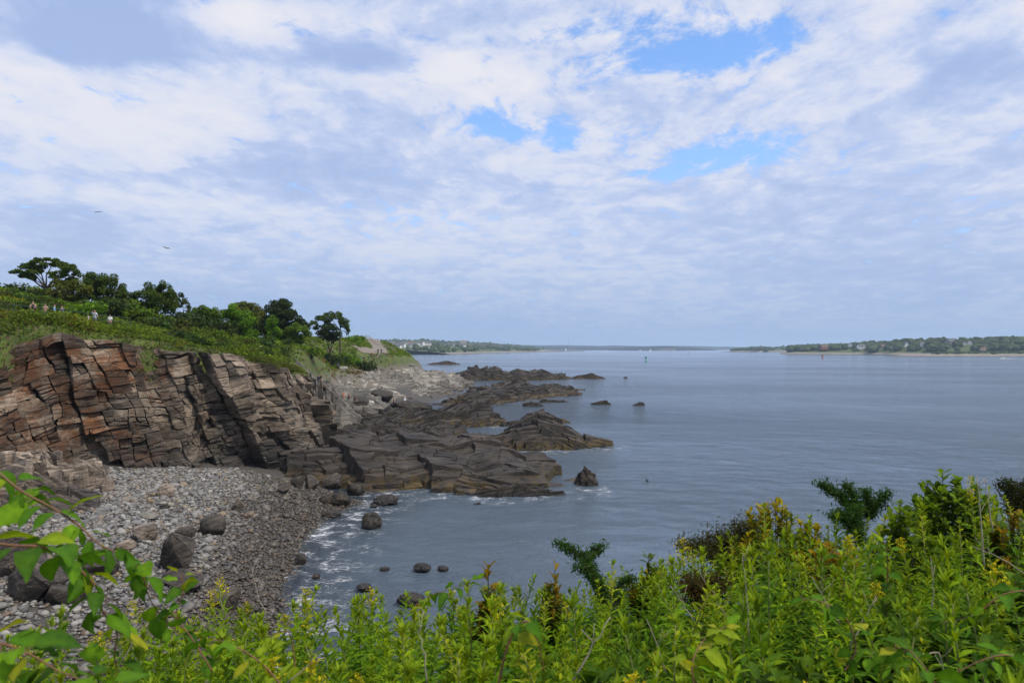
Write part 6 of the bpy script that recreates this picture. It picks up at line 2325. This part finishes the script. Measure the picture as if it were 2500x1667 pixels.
def hull(mb, L, B, H):
    st_ = [(-L / 2, B * 0.42, 0), (-L / 4, B * 0.5, 0), (0, B * 0.5, 0.02 * L), (L / 4, B * 0.36, 0.05 * L), (L / 2, 0.02, 0.09 * L)]
    vs, fs = [], []
    for x, hb, lift in st_:
        vs += [(x, -hb, H + lift), (x, -hb * 0.7, -0.2), (x, hb * 0.7, -0.2), (x, hb, H + lift)]
    for i in range(4):
        for k in range(3):
            j = i * 4 + k
            fs.append((j, j + 4, j + 5, j + 1))
        fs.append((i * 4 + 3, i * 4 + 7, i * 4 + 4, i * 4))
    fs += [(0, 1, 2, 3), (19, 18, 17, 16)]
    mb.add(vs, fs)


def sailboat(label, px, Y, L, H, rz):
    x, y = W2(px, Y)
    root = empty('sailboat', (x, y, 0), rz)
    tag(root, label, 'sailboat', 'sailboats on the far water')
    mb = MB()
    hull(mb, L, L * 0.28, L * 0.09)
    mb.build('hull', M_HULL, root)
    mb = MB()
    mb.tube([(0.1 * L, 0, 0), (0.1 * L, 0, H)], 0.09, 6)
    mb.tube([(0.1 * L, 0, 1.6), (-0.4 * L, 0, 1.6)], 0.07, 6)
    mb.build('mast', M_GREYW, root)
    for nm, tri in (('mainsail', [(0.08 * L, 0, 1.8), (-0.4 * L, 0.3, 1.8), (-0.15 * L, 0.35, H * 0.5), (0.08 * L, 0, H * 0.98)]), ('jib', [(0.48 * L, 0, 1.2), (0.12 * L, 0.4, 1.6), (0.12 * L, 0.1, H * 0.8)])):
        mb = MB()
        t2 = [(p[0], p[1] + 0.05, p[2]) for p in tri]
        n = len(tri)
        mb.add(tri + t2, [tuple(range(n)), tuple(range(2 * n - 1, n - 1, -1))] + [(i, (i + 1) % n, n + (i + 1) % n, n + i) for i in range(n)])
        mb.build(nm, M_SAIL, root)


sailboat('tallest white sailboat in front of the sea fort', 1588, 3400, 11, 15, 0.6)
sailboat('small distant sailboat left of the tallest one', 1563, 4100, 8, 11, 0.3)
sailboat('sailboat behind the breakwater near the town', 1281, 3300, 9, 12, -0.3)


def motorboat(label, px, Y, L, rz):
    x, y = W2(px, Y)
    root = empty('motorboat', (x, y, 0.1), rz)
    tag(root, label, 'motorboat', 'motorboats under way')
    mb = MB()
    hull(mb, L, L * 0.32, L * 0.13)
    mb.build('hull', M_HULL, root)
    mb = MB()
    mb.box((0.02 * L, 0, L * 0.20), (L * 0.28, L * 0.2, L * 0.16))
    cb = mb.build('cabin', M_HULL, root)
    mb = MB()
    mb.box((0.165 * L, 0, L * 0.22), (0.03, L * 0.18, L * 0.09))
    mb.build('windscreen', M_PANE, cb)
    mb = MB()
    vs = []
    for k in range(9):
        u = k / 8
        vs += [(-L * 0.45 - u * L * 3, -L * (0.12 + 0.5 * u), 0.25 * (1 - u) - 0.02), (-L * 0.45 - u * L * 3, 0, 0.45 * (1 - u) - 0.02), (-L * 0.45 - u * L * 3, L * (0.12 + 0.5 * u), 0.25 * (1 - u) - 0.02)]
    mb.add(vs, [(3 * k + j, 3 * k + 3 + j, 3 * k + 4 + j, 3 * k + 1 + j) for k in range(8) for j in (0, 1)])
    mb.build('wake', M_SAIL, root)


motorboat('white motorboat speeding left off the right-hand island', 2449, 860, 8, math.pi + 0.1)
motorboat('small white motorboat far out below the wooded island', 1482, 2600, 9, 0.15)
motorboat('tiny motorboat in front of the small island', 1855, 2300, 8, 0.2)


def buoy(label, px, Y, H, mat, kind='lattice'):
    x, y = W2(px, Y)
    root = empty('buoy', (x, y, -0.2))
    tag(root, label, 'buoy', 'navigation buoys')
    mb = MB()
    mb.lathe([(0.9, 0), (1.25, 0.25), (1.25, 0.95), (1.0, 1.15)], 14)
    mb.build('float', mat, root)
    k = H / 5.0
    mb = MB()
    for a in range(4):
        an = a * math.pi / 2 + 0.6
        mb.tube([(0.85 * math.cos(an), 0.85 * math.sin(an), 1.1), (0.42 * math.cos(an), 0.42 * math.sin(an), 4.4 * k)], 0.09, 5)
    for zz in (2.0, 3.0):
        mb.lathe([(0.72 - zz * 0.08, zz * k), (0.72 - zz * 0.08, zz * k + 0.12)], 10)
    mb.build('tower', mat, root)
    mb = MB()
    mb.box((0, 0, 3.5 * k), (1.9, 0.08, 1.9 * k))
    mb.box((0, 0, 3.5 * k), (0.08, 1.9, 1.9 * k))
    mb.build('daymark', mat, root)
    mb = MB()
    mb.lathe([(0.22, 4.4 * k), (0.25, 4.8 * k), (0.08, 5.0 * k)], 8)
    mb.build('lamp', M_SIGND, root)


M_BG = plain('buoy_green', (0.02, 0.30, 0.15), 0.45)
M_BR = plain('buoy_red', (0.42, 0.05, 0.03), 0.5)
M_BD = plain('buoy_dark', (0.07, 0.06, 0.06), 0.5)
buoy('green navigation buoy with a lattice tower in the middle of the water', 1577, 690, 5.6, M_BG)
buoy('red navigation buoy in front of the right-hand island', 2008, 905, 5.2, M_BR)
buoy('dark green buoy near the far left town', 1215, 1550, 5.2, M_BG)
buoy('dark red buoy right of the sea fort', 1681, 1750, 5.5, M_BR)
buoy('thin dark buoy right of the breakwater', 1424, 2600, 6, M_BD)
buoy('faint red buoy under the sea fort', 1637, 2500, 6, M_BD)

# ------------------------------------------------------------------ birds
M_GULL = plain('gull_grey', (0.22, 0.22, 0.23), 0.7)
M_GULLW = plain('gull_white', (0.6, 0.6, 0.6), 0.7)
M_BLACK = plain('cormorant_black', (0.012, 0.012, 0.014), 0.5)


def bird_mesh(pts, rad, name, wings=None):
    mb = MB()
    mb.tube(pts, rad, 8)
    if wings:
        for sx in (-1, 1):
            w_ = [(0.16 * 1, 0, 0.02), (0.06, sx * 0.32, 0.14), (-0.05, sx * 0.75, 0.06), (-0.10, sx * 0.74, 0.05), (-0.08, sx * 0.32, 0.12), (-0.10, 0, 0.02)]
            t2 = [(p[0], p[1], p[2] - 0.025) for p in w_]
            n = 6
            mb.add(w_ + t2, [tuple(range(n)), tuple(range(2 * n - 1, n - 1, -1))] + [(i, (i + 1) % n, n + (i + 1) % n, n + i) for i in range(n)])
    return mb.mesh(name, True)


gm = bird_mesh([(0.30, 0, 0.02), (0.24, 0, 0.03), (0.14, 0, 0.02), (-0.05, 0, 0), (-0.22, 0, 0.0), (-0.34, 0, 0.01)], [0.012, 0.045, 0.06, 0.085, 0.05, 0.03], 'gull', True)
gm.materials.append(M_GULL)
for lb, px, py, Y, rz, rx in (('gull gliding left in the sky above the oaks', 407, 606, 95, 1.25, 0.25), ('higher gull flying in the sky at the left', 240, 518, 120, 2.4, -0.2)):
    o = link('gull', gm, None, None, at(px, py, Y))
    o.rotation_euler = (rx, 0, rz)
    tag(o, lb, 'gull')
cm = bird_mesh([(-0.38, 0, 0.02), (-0.2, 0, 0.05), (0.0, 0, 0.06), (0.18, 0, 0.08), (0.24, 0, 0.2), (0.25, 0, 0.34), (0.30, 0, 0.40), (0.40, 0, 0.40)], [0.03, 0.09, 0.12, 0.09, 0.045, 0.035, 0.045, 0.012], 'cormorant')
cm.materials.append(M_BLACK)
p = gnd(1580, 1174)
o = link('cormorant', cm, None, None, (p.x, p.y, 0.0))
o.rotation_euler = (0, 0, 1.9)
o.scale = (0.8, 0.8, 0.8)
tag(o, 'black cormorant swimming right of the long slab', 'cormorant')

# ------------------------------------------------------------------ people
BONES = {'spine': ['pelvis', 'belly', 'chest', 'neck'], 'head': ['neck', 'skull', 'crown']}


def person(label, foot, height=1.7, rz=0.0, pose='stand', top=(0.3, 0.3, 0.3), bottom=(0.05, 0.06, 0.1), skin=(0.42, 0.26, 0.19), hair=(0.05, 0.03, 0.02), long_hair=False, sleeve=True, shorts=False,
           dress=False, seed=0, bag=None):
    """one continuous body grown over a posed skeleton; clothes and hair are shells taken from its surface"""
    r_ = random.Random(seed)
    J = {'pelvis': (0, 0, .93), 'belly': (0, 0.0, 1.10), 'chest': (0, 0.01, 1.33), 'neck': (0, 0.0, 1.47), 'jaw': (0, -.02, 1.54), 'skull': (0, -.015, 1.62), 'crown': (0, 0, 1.70)}
    R = {'pelvis': (.15, .11), 'belly': (.13, .10), 'chest': (.16, .11), 'neck': (.052, .055), 'jaw': (.062, .075), 'skull': (.078, .095), 'crown': (.05, .06)}
    E = [('pelvis', 'belly'), ('belly', 'chest'), ('chest', 'neck'), ('neck', 'jaw'), ('jaw', 'skull'), ('skull', 'crown')]
    for s_, n_ in ((-1, 'l'), (1, 'r')):
        J.update({'hip' + n_: (s_ * .095, 0, .86), 'knee' + n_: (s_ * .10, -.01, .48), 'ank' + n_: (s_ * .105, .02, .08), 'toe' + n_: (s_ * .12, -.15, .03),
                  'sho' + n_: (s_ * .185, .01, 1.39), 'elb' + n_: (s_ * .235, .02, 1.11), 'wri' + n_: (s_ * .24, -.06, .87), 'han' + n_: (s_ * .235, -.09, .77), 'thu' + n_: (s_ * .20, -.12, .83)})
        R.update({'hip' + n_: (.095, .10), 'knee' + n_: (.058, .06), 'ank' + n_: (.038, .042), 'toe' + n_: (.035, .03), 'sho' + n_: (.062, .062), 'elb' + n_: (.042, .042), 'wri' + n_: (.027, .03),
                  'han' + n_: (.022, .035), 'thu' + n_: (.011, .011)})
        E += [('pelvis', 'hip' + n_), ('hip' + n_, 'knee' + n_), ('knee' + n_, 'ank' + n_), ('ank' + n_, 'toe' + n_), ('chest', 'sho' + n_), ('sho' + n_, 'elb' + n_), ('elb' + n_, 'wri' + n_), ('wri' + n_, 'han' + n_),
              ('wri' + n_, 'thu' + n_)]
    if pose == 'rail':          # forearms forward on the rail
        for n_, s_ in (('l', -1), ('r', 1)):
            J.update({'elb' + n_: (s_ * .25, -.14, 1.14), 'wri' + n_: (s_ * .16, -.34, 1.10), 'han' + n_: (s_ * .10, -.42, 1.09), 'thu' + n_: (s_ * .12, -.38, 1.13)})
    if pose == 'brow':          # one hand to the forehead, the other resting out to the side
        J.update({'elbl': (-.36, -.06, 1.50), 'wril': (-.16, -.12, 1.66), 'hanl': (-.07, -.13, 1.68), 'thul': (-.10, -.14, 1.63), 'elbr': (.34, -.04, 1.18), 'wrir': (.52, -.12, 1.06), 'hanr': (.60, -.14, 1.03),
                  'thur': (.55, -.17, 1.06)})
    if pose == 'walk':
        J.update({'kneel': (-.10, -.16, .50), 'ankl': (-.105, -.20, .09), 'toel': (-.12, -.37, .05), 'kneer': (.10, .10, .48), 'ankr': (.105, .30, .13), 'toer': (.12, .16, .03), 'elbl': (-.24, .14, 1.13),
                  'wril': (-.24, .14, .90), 'hanl': (-.235, .12, .80), 'thul': (-.20, .08, .85), 'wrir': (.24, -.18, .94), 'hanr': (.23, -.24, .86), 'thur': (.2, -.24, .92)})
    if pose == 'sit':
        dz_ = .45
        for k in J:
            if k[:3] not in ('kne', 'ank', 'toe'):
                J[k] = (J[k][0], J[k][1] + .1, J[k][2] - dz_)
        for n_, s_ in (('l', -1), ('r', 1)):
            J.update({'hip' + n_: (s_ * .10, .08, .40), 'knee' + n_: (s_ * .14, -.32, .50), 'ank' + n_: (s_ * .13, -.40, .09), 'toe' + n_: (s_ * .14, -.56, .04), 'elb' + n_: (s_ * .25, -.04, .68), 'wri' + n_: (s_ * .18, -.24, .58),
                      'han' + n_: (s_ * .14, -.32, .55), 'thu' + n_: (s_ * .10, -.28, .58)})
    if pose == 'phone':
        J.update({'elbr': (.25, -.08, 1.16), 'wrir': (.12, -.28, 1.32), 'hanr': (.06, -.33, 1.38), 'thur': (.04, -.28, 1.36), 'elbl': (-.25, -.08, 1.16), 'wril': (-.12, -.28, 1.32), 'hanl': (-.06, -.33, 1.38),
                  'thul': (-.04, -.28, 1.36)})
    k = height / 1.72
    names = list(J)
    me = bpy.data.meshes.new('body')
    me.from_pydata([tuple(c * k for c in J[n_]) for n_ in names], [(names.index(a), names.index(b)) for a, b in E], [])
    ob = link('person_body', me)
    ob.modifiers.new('skin', 'SKIN').use_smooth_shade = True
    for i, n_ in enumerate(names):
        me.skin_vertices[0].data[i].radius = (R[n_][0] * k, R[n_][1] * k)
        me.skin_vertices[0].data[i].use_root = (n_ == 'pelvis')
    sb = ob.modifiers.new('sub', 'SUBSURF')
    sb.levels = sb.render_levels = 1
    dg = bpy.context.evaluated_depsgraph_get()
    bm_ = bpy.data.meshes.new_from_object(ob.evaluated_get(dg))
    bpy.data.objects.remove(ob)
    bm_.materials.clear()
    bm_.materials.append(flat_mat(skin))
    root = empty('person', foot, rz)
    tag(root, label, 'person')
    link('body', bm_, root)
    V = np.array([v.co[:] for v in bm_.vertices]) / k
    Nn = np.array([v.normal[:] for v in bm_.vertices])
    # nearest bone of each vertex
    segs = [(np.array(J[a]), np.array(J[b]), a, b) for a, b in E]
    D = []
    for a, b, _, _ in segs:
        d = b - a
        t = np.clip(((V - a) @ d) / (d @ d), 0, 1)
        D.append(np.linalg.norm(V - a - t[:, None] * d, axis=1))
    near_b = np.argmin(np.array(D), 0)
    bn = np.array([segs[i][2][:3] + '-' + segs[i][3][:3] for i in near_b])

    def shell(name, mask, off_, colr, stretch=None):
        F_, ids = [], {}
        Vn = []
        for p in bm_.polygons:
            vs = list(p.vertices)
            if all(mask[v] for v in vs):
                f = []
                for v in vs:
                    if v not in ids:
                        ids[v] = len(Vn)
                        q = V[v] + Nn[v] * off_
                        if stretch:
                            q = stretch(q)
                        Vn.append(tuple(q * k))
                    f.append(ids[v])
                F_.append(f)
        if not F_:
            return
        m2 = bpy.data.meshes.new(name)
        m2.from_pydata(Vn, [], F_)
        m2.polygons.foreach_set('use_smooth', np.ones(len(m2.polygons), bool))
        m2.materials.append(flat_mat(colr))
        link(name, m2, root)

    torso = np.isin(bn, ['pel-bel', 'bel-che', 'che-sho', 'che-nec']) & (V[:, 2] < J['neck'][2] - 0.02)
    arm = np.isin(bn, ['sho-elb']) if sleeve else np.zeros(len(V), bool)
    shell('shirt' if not dress else 'dress', torso | arm | (np.isin(bn, ['pel-hip']) & (V[:, 2] > J['pelvis'][2] - 0.06)), 0.018, top)
    legs = np.isin(bn, ['pel-hip', 'hip-kne']) if (shorts or dress) else np.isin(bn, ['pel-hip', 'hip-kne', 'kne-ank'])
    if dress:
        shell('skirt', np.isin(bn, ['pel-hip', 'hip-kne']), 0.07, top)
    else:
        shell('trousers' if not shorts else 'shorts', legs, 0.014, bottom)
    hd = np.isin(bn, ['jaw-sku', 'sku-cro', 'nec-jaw'])
    hz_ = J['skull'][2]
    hm = hd & ((V[:, 2] > hz_ + 0.03) | ((V[:, 1] > J['skull'][1] + 0.01) & (V[:, 2] > hz_ - (0.14 if long_hair else 0.06))))
    shell('hair', hm, 0.022, hair, (lambda q: np.array((q[0] * 1.05, q[1] + (0.03 if q[2] < hz_ else 0), q[2] - (0.16 if (long_hair and q[2] < hz_ - 0.02) else 0)))))
    if bag:
        mb = MB()
        mb.box((0, 0.17 * k, (J['chest'][2] - 0.08) * k), (0.28 * k, 0.14 * k, 0.40 * k))
        link('backpack', mb.mesh('backpack'), root, flat_mat(bag))
    return root


_FM = {}


def flat_mat(c):
    c = tuple(round(v, 3) for v in c)
    if c not in _FM:
        _FM[c] = plain('cloth_%d' % len(_FM), c, 0.85, var=0.12, scale=12)
    return _FM[c]


bpy.context.view_layer.update()
_dg = bpy.context.evaluated_depsgraph_get()


def hit(px, py):
    d = Vector(pix_dir(px, py)).normalized()
    o_ = Vector((0, 0, CAMZ)) + d * 12
    for _ in range(30):
        ok_, loc_, nrm_, fi_, ob_, _m = SC.ray_cast(_dg, o_, d)
        if not ok_:
            return None
        if ob_.name.split('.')[0] in ('hillside_grass', 'foliage', 'crown', 'needles', 'rail', 'post', 'stems'):
            o_ = loc_ + d * 0.05
            continue
        return loc_
    return None


def on_path(px, Y):
    x, y = W2(px, Y)
    return Vector((x, y, gz(x, y) + 0.08))


def by_eye(px, py_foot, dflt):
    h_ = hit(px, py_foot)
    return h_ if h_ is not None else Vector(at(px, py_foot, dflt))


NAVY, BLACK_, DENIM = (0.02, 0.03, 0.07), (0.012, 0.012, 0.014), (0.05, 0.08, 0.16)
person('blonde person in a black top at the left of the group by the railing', on_path(80, 62.2), 1.68, 0.5, 'rail', BLACK_, BLACK_, hair=(0.36, 0.22, 0.10), long_hair=True, sleeve=False, seed=1)
person('person with long dark red hair, tan top and jeans by the railing', on_path(110, 63.2), 1.66, 0.3, 'phone', (0.42, 0.28, 0.20), DENIM, hair=(0.07, 0.02, 0.015), long_hair=True, sleeve=False, seed=2)
person('person in a light blue shirt facing away by the railing', on_path(132, 63.9), 1.72, 2.2, 'stand', (0.22, 0.45, 0.70), BLACK_, hair=(0.03, 0.02, 0.015), seed=3)
person('person in a grey tee with a dark shoulder strap by the railing', on_path(150, 64.4), 1.72, 2.8, 'stand', (0.13, 0.14, 0.17), (0.10, 0.10, 0.11), hair=(0.02, 0.015, 0.012), seed=4)
person('person in a pale tee holding a hand to the forehead farther down the railing', on_path(231, 67.8), 1.72, -0.3, 'brow', (0.55, 0.56, 0.62), (0.2, 0.2, 0.22), hair=(0.10, 0.06, 0.04), seed=5)
person('child in white and pink low behind the railing', on_path(215, 67.4), 1.15, 0.2, 'stand', (0.65, 0.58, 0.55), (0.45, 0.20, 0.16), hair=(0.2, 0.12, 0.06), seed=6)
person('person in a white shirt mostly hidden near the end of the railing', on_path(268, 70.0), 1.50, 0.0, 'stand', (0.68, 0.68, 0.68), (0.1, 0.1, 0.12), seed=7)
WK = [('person in a bright blue top at the top of the pale rocks', 882, 886, (0.06, 0.20, 0.50), (0.45, 0.45, 0.45), 'stand', 0.4), ('person in dark clothes beside the one in blue on the rocks', 888, 885, BLACK_, BLACK_, 'stand', -0.3),
      ('person in purple-blue standing on the brown rock slope', 826, 902, (0.08, 0.08, 0.25), BLACK_, 'walk', 1.0), ('person with a black shirt on the gravel path', 923, 865, BLACK_, (0.03, 0.03, 0.05), 'walk', 0.2),
      ('second dark walker on the gravel path, at its right edge', 931, 864, (0.05, 0.05, 0.07), NAVY, 'walk', 0.1), ('leftmost dark walker on the grassy footpath', 773, 863, (0.04, 0.04, 0.07), NAVY, 'walk', 1.2),
      ('black-clad walker second from left on the grassy footpath', 782, 864, BLACK_, BLACK_, 'walk', 1.4), ('walker in dark blue left of the one in orange', 798, 864, NAVY, (0.1, 0.1, 0.1), 'walk', 1.3),
      ('walker in a bright orange shirt on the grassy footpath', 804, 865, (0.72, 0.13, 0.06), BLACK_, 'walk', 1.1), ('walker in a pale top right of the one in orange', 812, 863, (0.4, 0.33, 0.3), BLACK_, 'walk', 1.6),
      ('climber in navy with pale blue trousers on the rocks', 778, 945, NAVY, (0.30, 0.38, 0.52), 'walk', 2.6), ('climber in a dark top just behind the one in navy', 783, 943, BLACK_, (0.3, 0.22, 0.18), 'walk', 2.4),
      ('sunbather in an orange-red suit sitting on a boulder', 839, 973, (0.55, 0.13, 0.07), (0.42, 0.26, 0.19), 'sit', 0.3), ('person in dark clothes sitting right of the sunbather', 852, 975, (0.05, 0.03, 0.03), BLACK_, 'sit', 0.2),
      ('person in black crouched on the boulder edge with a bag', 870, 987, BLACK_, BLACK_, 'sit', -0.5), ('person seated low on the pebble patch', 961, 988, BLACK_, NAVY, 'sit', 0.0),
      ('small distant person right of the one in white', 1007, 976, (0.15, 0.14, 0.16), (0.2, 0.2, 0.25), 'stand', 0.6)]
for i, (lb, px, py, tp, bt, ps, rz) in enumerate(WK):
    person(lb, by_eye(px, py, 180), 1.72, rz, ps, tp, bt, seed=20 + i, sleeve=(ps != 'sit'), bag=(BLACK_ if i in (7,) else None))
person('person in a long white dress standing by the weedy boulder', by_eye(988, 983, 150), 1.7, 0.2, 'phone', (0.82, 0.80, 0.84), (0.8, 0.8, 0.8), sleeve=False, dress=True, long_hair=True, hair=(0.10, 0.06, 0.03), seed=60)

# ------------------------------------------------------------------ damp air over the sea
m, t = material('haze_air')
t.n('ShaderNodeOutputMaterial', {'Volume': t.n('ShaderNodeVolumePrincipled', {'Color': (0.62, 0.80, 1.0), 'Density': 0.00009, 'Anisotropy': 0.1})}, None)
mb = MB()
mb.box((0, 7300, 41.5), (29600, 15800, 103))
hb = mb.build('haze', m)
tag(hb, 'thin pale sea haze', 'haze', kind='stuff')
